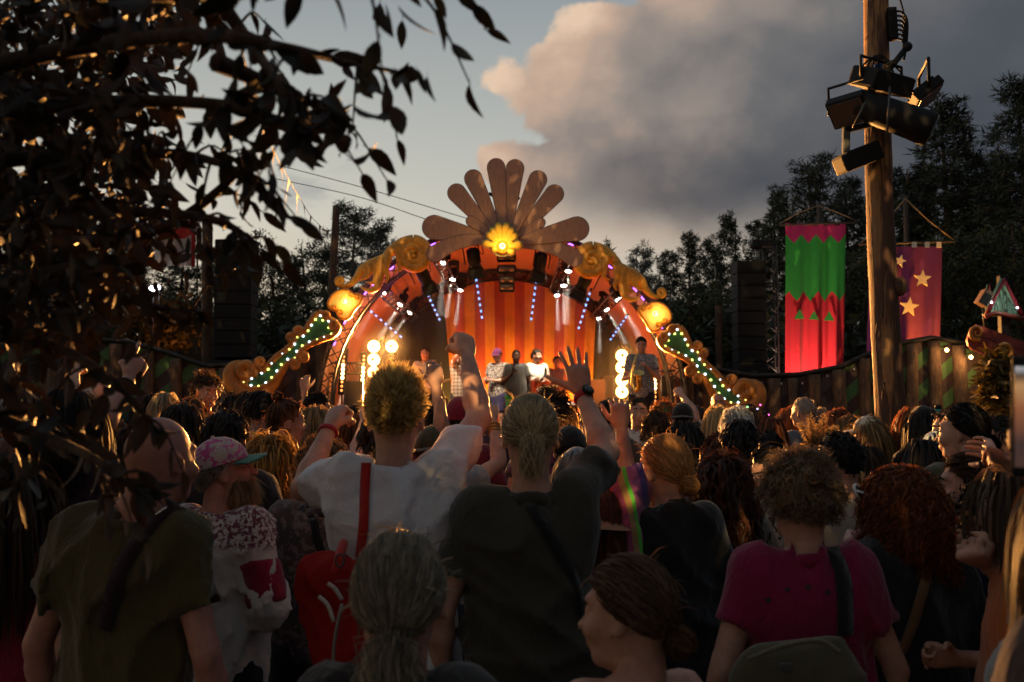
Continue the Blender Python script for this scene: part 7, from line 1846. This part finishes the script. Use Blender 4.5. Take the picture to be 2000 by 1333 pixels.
# red duffel bag of the bleached man
r_ = strap(N['blond'], [(716, 906), (714, 960), (712, 1020), (706, 1080), (700, 1110)], .030, None, '', '', '')
bag = thing('shoulder_bag', 'bright red duffel bag with pale stripes hanging on a red strap', 'bag', P(650, 1300, 2.86))
M_redn = mat('red_nylon', (.32, .011, .007, 1), .8, bump=.5, bscale=24, spec=.2)
f = Field(); c0, c1 = np.array(P(640, 1140, 2.88)), np.array(P(668, 1275, 2.86))
f.cone(c0, c1, .058, .074, .05, flat=((0, 1, 0), .72)); f.ell(c0 + np.array([.02, 0, .02]), (.07, .06, .06), None, .05)
part('body', *f.mesh(.007, wrinkler(12, .022, True)), M_redn, bag)
if r_: part('strap', r_[0], r_[1], cl_((.50, .022, .012)), bag)
part('strap_end', *tube(catmull([P(672, 1060, 2.92), P(662, 1090, 2.84), P(655, 1120, 2.82)], 10), .014, 6, flat=((0, 1, 0), .35)), cl_((.50, .022, .012)), bag)
part('ring', *tube(np.array([np.array(P(664, 1095, 2.80)) + np.array([.012 * math.cos(a), 0, .018 * math.sin(a)]) for a in np.linspace(0, 6.28, 14)]), .003, 5, caps=False), M_truss, bag)
for q in (((622, 1165), (640, 1182), (652, 1215)), ((640, 1140), (654, 1150), (668, 1172))):
    part('pale_stripe', *tube(pix(catmull(q, 8), 2.775), .006, 6, flat=((0, 1, 0), .4)), mat('reflective_stripe', (.55, .5, .42, 1), .4), bag)
part('zip', *tube(pix(catmull([(668, 1180), (655, 1240), (650, 1300)], 12), 2.75), .005, 6), mat('zip_grey', (.3, .26, .24, 1), .4, .5), bag)
def simple_strap(key, pts, wd, col, label, ends=()):
    r_ = strap(N[key], pts, wd, None, '', '', '', ends)
    if r_:
        o = part('shoulder_strap', r_[0], r_[1], cl_(col), origin=r_[2][0]); tag(o, label, 'strap', 'bag straps across backs'); return r_
simple_strap('pony', [(990, 935), (1035, 990), (1080, 1060), (1120, 1130), (1135, 1200)], .032, (.010, .010, .010), 'black strap slanting across the dark olive back')
rb_ = simple_strap('bald', [(348, 985), (318, 1005), (285, 1040), (250, 1090), (225, 1150), (205, 1230)], .042, (.030, .010, .012), 'dark strap with a metal slider over the olive t-shirt')
if rb_:
    for k in (3, 5):
        sl = part('slider_bar', *rod(rb_[2][k] + rb_[3][k] * .006 - np.array([.018, 0, .012]), rb_[2][k] + rb_[3][k] * .006 + np.array([.018, 0, .012]), .0035, 8), mat('chrome', (.8, .8, .82, 1), .12, 1.0), None, origin=rb_[2][k]); tag(sl, ('upper' if k == 3 else 'lower') + ' shiny metal slider bar on the strap of the bald man', 'buckle', 'slider bars on one strap')
simple_strap('magenta', [(1622, 1075), (1642, 1120), (1648, 1180), (1648, 1240)], .046, (.012, .012, .014), 'wide black strap on the magenta back')
simple_strap('grshirt', [(602, 965), (612, 1010), (622, 1060), (640, 1110)], .030, (.010, .010, .010), 'black strap over the grey speckled shirt')
simple_strap('beige', [(1640, 925), (1668, 975), (1688, 1030)], .030, (.05, .03, .035), 'dark strap over the beige t-shirt')
simple_strap('redhead', [(1810, 1110), (1795, 1180), (1765, 1260), (1735, 1300)], .026, (.16, .08, .035), 'tan strap down the black sleeve of the red-haired woman')
simple_strap('olive', [(1868, 880), (1895, 930), (1930, 985)], .028, (.012, .012, .012), 'black strap over the olive overshirt')
simple_strap('woman with dark bob and black strap in a green t-shirt', [(362, 845), (370, 870), (380, 900)], .03, (.010, .010, .010), 'black strap over the green t-shirt')
kb = thing('messenger_bag', 'khaki messenger bag on the back of the magenta t-shirt', 'bag', P(1560, 1333, 2.38))
f = Field(); f.cone(P(1490, 1345, 2.44), P(1615, 1330, 2.44), .085, .085, .03, flat=((0, 1, 0), .55)); f.cone(P(1495, 1300, 2.42), P(1610, 1290, 2.42), .05, .05, .03, flat=((0, 1, 0), .5))
part('body', *f.mesh(.009, wrinkler(3, .008)), cl_((.10, .085, .05)), kb)
part('flap_edge', *tube(pix(catmull([(1462, 1288), (1530, 1262), (1600, 1252), (1640, 1275)], 16), 2.33), .006, 6), cl_((.14, .12, .07)), kb)
part('buckle', *box(P(1535, 1305, 2.32), (.03, .012, .022), None, .003), M_truss, kb, False)
# wristwatch and bands
def wrist_band(I, side, m_, name, label, cat, f=.02, wide=.016, col=None, face=False):
    sh, el, wr = I['arms'][side][:3]; a = unit(wr - el); c = wr - a * f; r = .0150 * I['H'] + .006
    t = thing(name, label, cat, c)
    part('band', *lathe(c, [(r, -wide / 2), (r + .003, -wide / 4), (r + .003, wide / 4), (r, wide / 2), (r - .003, wide / 2), (r - .003, -wide / 2)], a, 20), m_, t)
    if face:
        nf = unit(np.array([.45, -.85, .1])); nf = unit(nf - a * (nf @ a)); fc = c + nf * (r + .003)
        part('case', *lathe(fc, [(.021, -.002), (.022, .006), (.019, .010)], nf, 22), M_black, t)
        part('dial', *lathe(fc, [(.0165, .0102), (.0165, .0108)], nf, 22), mat('watch_dial', (.05, .055, .06, 1), .2), t)
        for k in range(12):
            th = k * math.pi / 6; u = unit(np.cross(nf, a)); part('hour_mark', *ball(fc + nf * .0112 + (u * math.cos(th) + a * math.sin(th)) * .0135, .0011, 6, 4), mat('mark_white', (.7, .7, .65, 1), .4), t)
wrist_band(N['pony'], 1, mat('strap_red', (.40, .012, .012, 1), .5), 'wristwatch', 'wristwatch with a red strap on the raised arm', 'watch', .012, .022, face=True)
wrist_band(N['blond'], -1, mat('band_red', (.35, .01, .02, 1), .6), 'wristband', 'red festival wristband on the left raised fist', 'wristband', .012, .018)
wrist_band(N['ltank'], 1, M_blackp, 'wristband', 'thin dark band on the pointing arm at the left', 'wristband', .02, .008)
for k in range(3): wrist_band(N['olivecap'], 1, mat('bangle_brass', (.55, .3, .08, 1), .3, .8), 'bangle', ['uppermost', 'middle', 'lowest'][k] + ' of three brass bangles on the raised arm left of the grey ponytail', 'bangle', .03 + .018 * k, .004)
ring_c = np.array(N['pony']['arms'][1][2])
# cup held at the left
cupc = np.array(N['ltank']['arms'][-1][2]) + np.array([.045, .02, .065])
cup = thing('plastic_cup', 'white plastic cup held up by the pointing hand at the left', 'cup', cupc)
part('wall', *lathe(cupc, [(.036, -.06), (.046, .06), (.044, .06), (.034, -.055)], (.25, .1, 1), 22), mat('cup_white', (.72, .66, .62, 1), .4), cup)
part('rim', *tube(np.vstack([lathe(cupc + unit((.25, .1, 1)) * .06, [(.0455, 0)], (.25, .1, 1), 22)[0], lathe(cupc + unit((.25, .1, 1)) * .06, [(.0455, 0)], (.25, .1, 1), 22)[0][:1]]), .002, 5, caps=False), mat('cup_white', 0), cup)
# teal bottle
I = N['person in a black hat lifting a teal bottle']; bc = np.array(I['arms'][1][2]) + np.array([-.01, -.05, .10])
bt_ = thing('drinking_bottle', 'teal drinking bottle lifted right of the log pole', 'bottle', bc)
part('body', *lathe(bc, [(.036, -.13), (.038, -.12), (.038, .06), (.02, .10)], (-.05, 0, 1), 18), mat('teal_enamel', (.02, .30, .28, 1), .35), bt_)
part('cap', *lathe(bc, [(.022, .10), (.022, .125), (.012, .13)], (-.05, 0, 1), 14), M_blackp, bt_)
# sunglasses pushed up in red curls
I = N['redhead']; C, R_, hs = I['C'], I['R'], I['hs']; qq = lambda x, y, z: C + R_ @ (np.array([x, y, z]) * hs)
sgl = thing('sunglasses', 'white framed sunglasses pushed up in the red curls', 'sunglasses', qq(0, .11, .05))
for sx_ in (-1, 1):
    fr_ = part('frame', *tube(np.array([qq(.036 * sx_ + .026 * math.cos(a), .115 + .01 * math.sin(a), .045 + .022 * math.sin(a)) for a in np.linspace(0, 2 * math.pi, 18)]), .0045, 6, caps=False), mat('white_plastic', (.7, .66, .62, 1), .3), sgl)
    part('lens', *lathe(qq(.036 * sx_, .116, .045), [(.022 * hs, -.001), (.022 * hs, .001)], R_ @ np.array([0, 1, -.4]), 16), M_dkglass, fr_)
    part('temple', *rod(qq(.062 * sx_, .11, .05), qq(.098 * sx_, .0, .03), .004, 6), mat('white_plastic', 0), sgl)
# fairy lights in hair
I = N['person with coloured fairy lights in wavy hair']; C, R_, hs = I['C'], I['R'], I['hs']
fl_ = thing('fairy_lights', 'string of tiny coloured fairy lights twisted in brown hair', 'fairy lights', C + np.array([0, 0, .1]))
cols = [(1, .1, .6, 1), (.2, 1, .3, 1), (.3, .4, 1, 1), (1, .6, .2, 1), (1, .2, .2, 1)]
for k in range(16):
    th = k * 2.4; z = .9 - 1.5 * k / 16; rr = math.sqrt(max(0, 1 - z * z)); dv = np.array([rr * math.cos(th), -abs(rr * math.sin(th)) if k % 3 else rr * math.sin(th), z])
    part('fairy_bulb', *ball(C + R_ @ (dv * (HEADR + .05) * hs), .007, 6, 5), lampmat('fairy_%d' % (k % 5), cols[k % 5], 2.5), fl_)
# pampas headdress
I = N['dried grass headdress wearer behind the tousled grey hair']; C = I['C']
hd = thing('grass_headdress', 'bunch of dried tan grass plumes worn on a head', 'headdress', C + np.array([0, 0, .08])); rgp = np.random.default_rng(8)
for k in range(7):
    a = np.array(C) + np.array([.012 * (k - 3), 0, .08]); b = a + np.array([.014 * (k - 3) + rgp.normal(0, .008), rgp.normal(0, .02), .12 + .04 * math.sin(k * 2.0)])
    pl = part('plume_stem', *rod(a, b, .003, 5), mat('dry_stem', (.40, .26, .10, 1), .8), hd)
    cen = np.linspace(a + (b - a) * .25, b, 14); V, F = leaf_cloud(cen, np.full(14, .014), 24, .004, rgp, 1.0, 4.0); part('plume', V, F, leafmat('dry_grass', (.38, .24, .09, 1), (.62, .42, .20, 1), .45), pl, False)
# black lettering on the white t-shirt and patches
I = N['young man with glasses in a white t-shirt with black print on the back']; bv = shirt_bvh(I)
pr = thing('shirt_print', 'black lettering and drawing printed on the white t-shirt back', 'print', on_surface(bv, 500, 850)[0] if on_surface(bv, 500, 850) else P(500, 850, 6.2))
M_prn = mat('print_black', (.015, .014, .016, 1), .8)
def surf_text(txt, x0, x1, y0, y1, slope=-3):
    V, F = letter(txt, None, None); lo, hi = V.min(0), V.max(0); W3 = []
    for v in V:
        u = (v[0] - lo[0]) / (hi[0] - lo[0]); w2 = (v[1] - lo[1]) / (hi[1] - lo[1]); r_ = on_surface(bv, x0 + (x1 - x0) * u, y1 + (y0 - y1) * w2 + slope * u, .003)
        W3.append(r_[0] if r_ else P(x0 + (x1 - x0) * u, y1 + (y0 - y1) * w2, 6.2))
    part('lettering', np.array(W3), F, M_prn, pr, False)
surf_text('CALLVE NOTI DEZ', 481, 524, 826, 832); surf_text('VOLE DRUMGISTE', 481, 520, 834, 840); surf_text('J P', 484, 498, 862, 867)
for q in ([(484, 843), (490, 840), (497, 846), (505, 841), (506, 850), (497, 853), (488, 850)], [(486, 857), (491, 852), (496, 857), (491, 861)], [(497, 853), (504, 852), (506, 858), (499, 859)]):
    W3 = [on_surface(bv, x, y, .003) for x, y in q]
    if all(W3): part('drawing', np.array([w3[0] for w3 in W3]), [tuple(range(len(q)))], M_prn, pr, False)
def patch(key, q, col, label, cat='print', lift=.004):
    bv2 = shirt_bvh(N[key]); W3 = [on_surface(bv2, x, y, lift) for x, y in q]
    if all(W3): tag(part('shirt_patch', np.array([w3[0] for w3 in W3]), [tuple(range(len(q)))], cl_(col), None, False, origin=W3[0][0]), label, cat)
patch('smiling man facing the camera in a white t-shirt with blue print', [(1252, 822), (1263, 822), (1263, 834), (1252, 834)], (.02, .05, .22), 'blue square print on the chest of the smiling man')
patch('man with curly hair leaning over in a white t-shirt with dark print', [(402, 780), (414, 778), (414, 800), (402, 800)], (.03, .02, .02), 'dark square print on the leaning white t-shirt')
bvm = shirt_bvh(N['magenta'])
sp2 = thing('star_print', 'row of small dark stars printed on the magenta t-shirt', 'print', (on_surface(bvm, 1560, 1150) or (P(1560, 1150, 2.6),))[0])
for cx, cy, r in ((1500, 1172, 9), (1538, 1152, 8), (1578, 1148, 9), (1616, 1158, 8)):
    W3 = [on_surface(bvm, x, y, .003) for x, y in star(cx, cy, r, .1)]
    if all(W3): part('star', np.array([w3[0] for w3 in W3]), [tuple(range(10))], M_prn, sp2, False)
# burgundy flash on the white jacket sleeve: ribbon over the arm
I = N['beard']; sh, el, wr = I['arms'][1][:3]
M_burg = cl_((.26, .006, .035)); a_ = unit(el - sh)
fl2 = Field(); m0, m1 = sh + (el - sh) * .45, sh + (el - sh) * .95
fl2.cone(m0, m1, .028 * I['H'] + .026, .028 * I['H'] + .024, .01, cut=[(m1, a_), (m0, -a_)]); V, F = fl2.mesh(.010, wrinkler(4, .006))
o_ = part('sleeve_panel', V, F, M_burg, N['beard']['obj'])
# phone and hand cut by the right edge
ph = thing('phone', 'phone held up filming at the right edge', 'phone', P(1995, 900, 1.25))
part('case', *box(P(2004, 815, 1.25), (.035, .010, .150), rotm(y=2, z=-14), .004), M_blackp, ph, False)
def scr_hook(t, b, oc):
    x, y, z = t.xyz(oc); n = t.noise(oc, 55, 4, .6)
    c = t.ramp(t.m('MULTIPLY_ADD', z, 7.0, -.16), [(0, (.02, .015, .02, 1)), (.30, (.30, .10, .04, 1)), (.5, (.55, .3, .12, 1)), (.58, (.03, .03, .02, 1)), (.66, (.5, .55, .6, 1)), (1, (.45, .55, .68, 1))])
    c = t.mix(t.m('MULTIPLY', n, .5), c, (.15, .06, .03, 1)); t.put(b.inputs['Emission Color'], c); b.inputs['Emission Strength'].default_value = .9
M_scr = mat('phone_screen', (.02, .02, .02, 1), .2, hook=scr_hook)
part('screen', *box(np.array(P(2006, 815, 1.242)), (.028, .003, .125), rotm(y=2, z=-14)), M_scr, ph, False)
wr_ = np.array([P(2045, 930, 1.26)[0], 1.27, P(2045, 930, 1.26)[2]])
hV, hF = hand_mesh(wr_, np.array([-.45, -.05, .9]), np.array([-.55, -.8, .05]), np.array([-.8, .6, -.3]), 1.0, 'claw', .0045)
f = Field(); f.cone(wr_, wr_ + np.array([.06, .0, -.26]), .027, .042, .02); aV, aF = f.mesh(.008)
pp = person('person filming with a phone, only hand and arm at the right edge', 2165, 905, 1.42, yaw=20, hair=('bob', BR), top=((.10, .06, .05), None), L=((2090, 1180, True), (2048, 945, False), 'claw', (-.5, -.8, 0)), q=1, female=True, seed=131)
pa = person('person whose pale bare arm runs down the right edge', 2140, 960, 1.75, yaw=10, hair=('bob', BLD), top=((.3, .28, .26), None), sleeve=.3, q=1, female=True, seed=133)
# hand with orange wristband at the right
hp = person('person raising a hand with an orange wristband at the right edge', 2050, 850, 2.9, yaw=30, hair=('short', BR), top=((.05, .04, .04), None), L=((1972, 940, True), (1938, 892, True), 'claw', (-.3, .6, .2)), q=2, seed=137)
wrist_band(hp, -1, mat('band_orange', (.5, .10, .02, 1), .6), 'wristband', 'orange wristband on the hand at the right edge', 'wristband', .012, .014)
# purple strap hanging by the log pole
tag(part('purple_banner_strip', *box(P(1713, 905, 7.5), (.035, .008, .36), rotm(y=1)), cl_((.12, .06, .18)), None, False, origin=P(1713, 905, 7.5)), 'narrow purple strip fixed to the log pole', 'strip')

# ================================================================== leaf-pattern projector behind the photographer
pj = np.array([0.2, -5.5, 5.5]); pt = thing('pattern_projector', 'pattern projector on a mast behind the crowd', 'projector', (pj[0], pj[1], 0))
part('mast', *rod((pj[0], pj[1], 0), pj - np.array([0, 0, .15]), .06, 10), M_black, pt)
dj = unit(np.array([1.2, 14.0, 2.2]) - pj)
part('body', *lathe(pj, [(.10, -.45), (.14, -.4), (.14, 0), (.09, .06)], dj, 18), M_blackp, pt)
LG = light('pattern_beam', 'SPOT', pj + dj * .10, 7500, (1, .66, .27), pt, target=np.array([1.6, 14.0, 5.0]), angle=51, blend=.25, size=.02)
LG.data.use_nodes = True; t = NT(LG.data.node_tree); em = t.n['Emission']
nv = t.node('ShaderNodeTexCoord').outputs['Normal']; gx, gy, gz = t.xyz(nv)
vv = t.comb(t.m('DIVIDE', gx, gz), t.m('DIVIDE', gy, gz), 0.0)
vv = t.vm('ADD', vv, t.vm('MULTIPLY', t.noise(vv, 18, 2, .5, out='Color'), (.05, .05, 0)))
mp_ = t.node('ShaderNodeMapping'); mp_.inputs['Rotation'].default_value = (0, 0, math.radians(24)); mp_.inputs['Scale'].default_value = (2.3, 1.0, 1); t.put(mp_.inputs['Vector'], vv)
v1 = t.noise(mp_.outputs[0], 62, 1, .4)
sel = t.smooth(t.noise(vv, 16, 2, .5), .40, .52)
msk = t.m('MULTIPLY', t.smooth(v1, .60, .67), sel)
t.put(em.inputs['Strength'], t.m('MULTIPLY_ADD', msk, 1.0, .03))
# ================================================================== tree leaning in from the upper left, close to the camera
rf = np.random.default_rng(2024)
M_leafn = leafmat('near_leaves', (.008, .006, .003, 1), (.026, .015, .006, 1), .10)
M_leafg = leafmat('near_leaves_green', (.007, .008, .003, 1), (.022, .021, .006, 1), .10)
nt = thing('leaning_tree', 'dark broadleaf tree whose branches hang in from the upper left', 'tree', (-3.4, 2.2, 0))
part('trunk', *log_mesh((-3.4, 2.2, 0), (-3.0, 1.7, 4.6), .16, .10, 12, 20, .06, 3, .05), M_bark, nt)
def leaf_mesh(bend, fold, wd):
    """pointed oval leaf along +Y, folded along the midrib"""
    ts = [0, .12, .3, .5, .72, .9, 1]; ws = [.02, .55, .95, 1, .72, .3, .01]; V = []
    for t_, w_ in zip(ts, ws):
        z = bend * t_ * t_; h = wd * w_ * .5
        V += [(-h, t_, z + fold * w_), (0, t_, z), (h, t_, z + fold * w_)]
    F = []
    for i in range(6): F += [(i * 3, i * 3 + 1, i * 3 + 4, i * 3 + 3), (i * 3 + 1, i * 3 + 2, i * 3 + 5, i * 3 + 4)]
    return np.array(V), F
LM = []
for k, (b_, f_, w_) in enumerate(((-.25, .06, .42), (-.5, .09, .46), (.12, .05, .38), (-.35, .12, .34))):
    V, F = leaf_mesh(b_, f_, w_); V = np.vstack([V, [(-.012, -.16, 0), (.012, -.16, 0), (.012, .02, 0), (-.012, .02, 0)]]); F = F + [(21, 22, 23, 24)]
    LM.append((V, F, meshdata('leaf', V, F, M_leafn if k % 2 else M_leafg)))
branches = [
 ([(-120, 150), (150, 95), (380, 70), (560, 95), (690, 125), (775, 140)], 1.45, 1.0), ([(-120, 230), (220, 200), (430, 205), (570, 235), (650, 190)], 1.6, .9),
 ([(-120, 320), (280, 300), (430, 320), (515, 372)], 1.75, .9), ([(-120, 430), (220, 415), (390, 425), (470, 455), (500, 500)], 1.9, .8),
 ([(-80, 545), (160, 560), (300, 600), (390, 610)], 2.1, .8), ([(-80, 640), (110, 680), (220, 745), (300, 830)], 1.8, .7), ([(-80, -40), (250, -10), (520, -25), (740, -45), (880, -55)], 1.35, 1.0),
 ([(-80, 790), (80, 850), (190, 900), (270, 960)], 1.7, .6), ([(380, -60), (470, 60), (540, 160), (585, 250)], 1.55, 1.0), ([(150, 480), (330, 440), (470, 330), (520, 230)], 1.9, .9), ([(420, 120), (560, 180), (640, 215)], 1.5, 1.0)]
spots = []
for pts, d0, dens in branches:
    pth = catmull(np.array([P(x, y, d0 + .12 * math.sin(i * 1.9)) for i, (x, y) in enumerate(pts)]), 40)
    part('branch', *tube(pth, np.linspace(.016, .0025, 40), 7), M_bark, nt)
    for i in range(8, 40, 4):      # twigs
        sd = rf.normal(size=3) * (.5, .35, .45) + np.array([.25, 0, -.25]); sd = unit(sd); L = rf.uniform(.06, .16)
        tw_ = catmull([pth[i], pth[i] + sd * L * .5 + np.array([0, 0, .01]), pth[i] + sd * L + np.array([0, 0, -.025])], 8)
        part('twig', *tube(tw_, np.linspace(.0032, .0012, 8), 5), M_bark, nt)
        for j in (3, 5, 7): spots.append((tw_[j], sd))
    for i in range(12, 40, 2): spots.append((pth[i], unit(pth[min(i + 1, 39)] - pth[i - 1])))
    for j in range(3): spots.append((pth[39], unit(pth[39] - pth[37])))
for (px, py) in ((742, 5), (752, 8), (778, 12), (786, 40), (845, -8), (815, 135), (835, 150), (790, 145), (700, 160), (690, 205), (655, 215), (632, 190), (600, 205), (560, 265), (575, 290), (520, 330)):
    spots.append((np.array(P(px, py, 1.42 + .1 * math.sin(px))), np.array([.3, 0, -.9])))
vis = []
for p_, sd in spots:
    vx = p_ - np.array([0, 0, CZ]); fwd = vx[1] * math.cos(PITCH) + vx[2] * math.sin(PITCH); u_ = 1000 + FPX * vx[0] / fwd
    vis.append(u_)
order = np.argsort(-np.array(vis)); single = set(order[:290].tolist())
fillV, fillF, fo = [], [], 0
def leaf_frame(p_, sd):
    d = unit(unit(sd) * .55 + rf.normal(size=3) * .45 + np.array([.1, 0, -.55])); u = unit(np.cross(d, rf.normal(size=3) + np.array([0, 1.2, 0]))); n_ = np.cross(u, d)
    return np.stack([u, d, n_], 1)
for i, (p_, sd) in enumerate(spots):
    R_ = leaf_frame(p_, sd); L = rf.uniform(.034, .066); k = int(rf.integers(0, 4))
    if i in single:
        o = bpy.data.objects.new('leaf', LM[k][2]); COL.objects.link(o); o.parent = nt
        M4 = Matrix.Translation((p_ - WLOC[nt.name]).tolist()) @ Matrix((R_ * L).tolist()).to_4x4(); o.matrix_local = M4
    else:
        V, F, _ = LM[k]; fillV.append(p_ + (V * L) @ R_.T); fillF += [tuple(a + fo for a in f_) for f_ in F]; fo += len(V)
# dense inner foliage
def inside(x, y):
    lim = np.interp(y, [-80, 60, 150, 260, 360, 440, 520, 600, 660, 720, 820, 920, 1000], [440, 350, 300, 300, 300, 290, 270, 250, 180, 90, 70, 90, 60])
    return x < lim + rf.normal(0, 45)
cnt = 0
while cnt < 4200:
    x, y = rf.uniform(-160, 620), rf.uniform(-120, 1010)
    if not inside(x, y): continue
    if y > 640 and rf.random() > .30: continue
    p_ = np.array(P(x, y, rf.uniform(1.5, 3.0))); R_ = leaf_frame(p_, rf.normal(size=3)); V, F, _ = LM[int(rf.integers(0, 4))]
    fillV.append(p_ + (V * rf.uniform(.036, .066)) @ R_.T); fillF += [tuple(a + fo for a in f_) for f_ in F]; fo += len(V); cnt += 1
SIMPLE = (np.array([(-.02, 0, 0), (.22, .5, -.06), (0, 1, -.3), (-.22, .5, -.06)]), [(0, 1, 2, 3)])
# unseen crown overhead, above the frame, added to shade the front rows
for _ in range(5200):
    p_ = np.array([rf.uniform(-6.5, -1.3), rf.uniform(-4.0, 2.6), rf.uniform(3.5, 5.6)])
    if (p_[0] + 3.4) ** 2 / 12 + (p_[1] + .5) ** 2 / 16 > 1: continue
    R_ = leaf_frame(p_, rf.normal(size=3)); V, F = SIMPLE
    fillV.append(p_ + (V * rf.uniform(.10, .20)) @ R_.T); fillF += [tuple(a + fo for a in f_) for f_ in F]; fo += len(V)
for i_ in range(2100):  # unseen leaves added to block the pattern beam from near leaves and backs
    p_ = np.array([rf.uniform(-2.3, -.45), rf.uniform(-.9, 1.0), rf.uniform(2.75, 3.6)]) if i_ < 1000 else np.array([rf.uniform(-.6, 2.6), rf.uniform(-1.1, .9), rf.uniform(2.75, 3.55)]); R_ = leaf_frame(p_, rf.normal(size=3)); V, F = SIMPLE
    fillV.append(p_ + (V * rf.uniform(.09, .16)) @ R_.T); fillF += [tuple(a + fo for a in f_) for f_ in F]; fo += len(V)
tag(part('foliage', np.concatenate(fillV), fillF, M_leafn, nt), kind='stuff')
# unseen ring of trees behind and beside the camera, added to shade the crowd
wc, wr2 = [], []
for k, (x, y, s_) in enumerate(((-13, 4, .9), (-15, 10, 1.0), (-11, -4, 1.0), (-8, -13, 1.1), (0, -17, 1.2), (8, -13, 1.1), (11, -6, 1.0), (13, 2, 1.0), (14, 9, .9), (-18, 16, 1.0), (16, 15, .9), (10, -14, 1.2), (-13, -12, 1.2))):
    for j in range(120):
        f = rf.random(); r_ = 3.4 * s_ * (1 - f) ** .8 * math.sqrt(rf.random()) + .1; th = rf.uniform(0, 6.28)
        wc.append((x + r_ * math.cos(th), y + r_ * math.sin(th), 12 * s_ * (.12 + .86 * f))); wr2.append(.7)
wV, wF = leaf_cloud(np.array(wc), np.array(wr2), 24, .16, rf, .6, 2.4)
tag(part('added_shade_wood', wV, wF, M_pine, smooth=False), 'unseen ring of tree foliage added to shade the crowd', 'wood', kind='stuff')
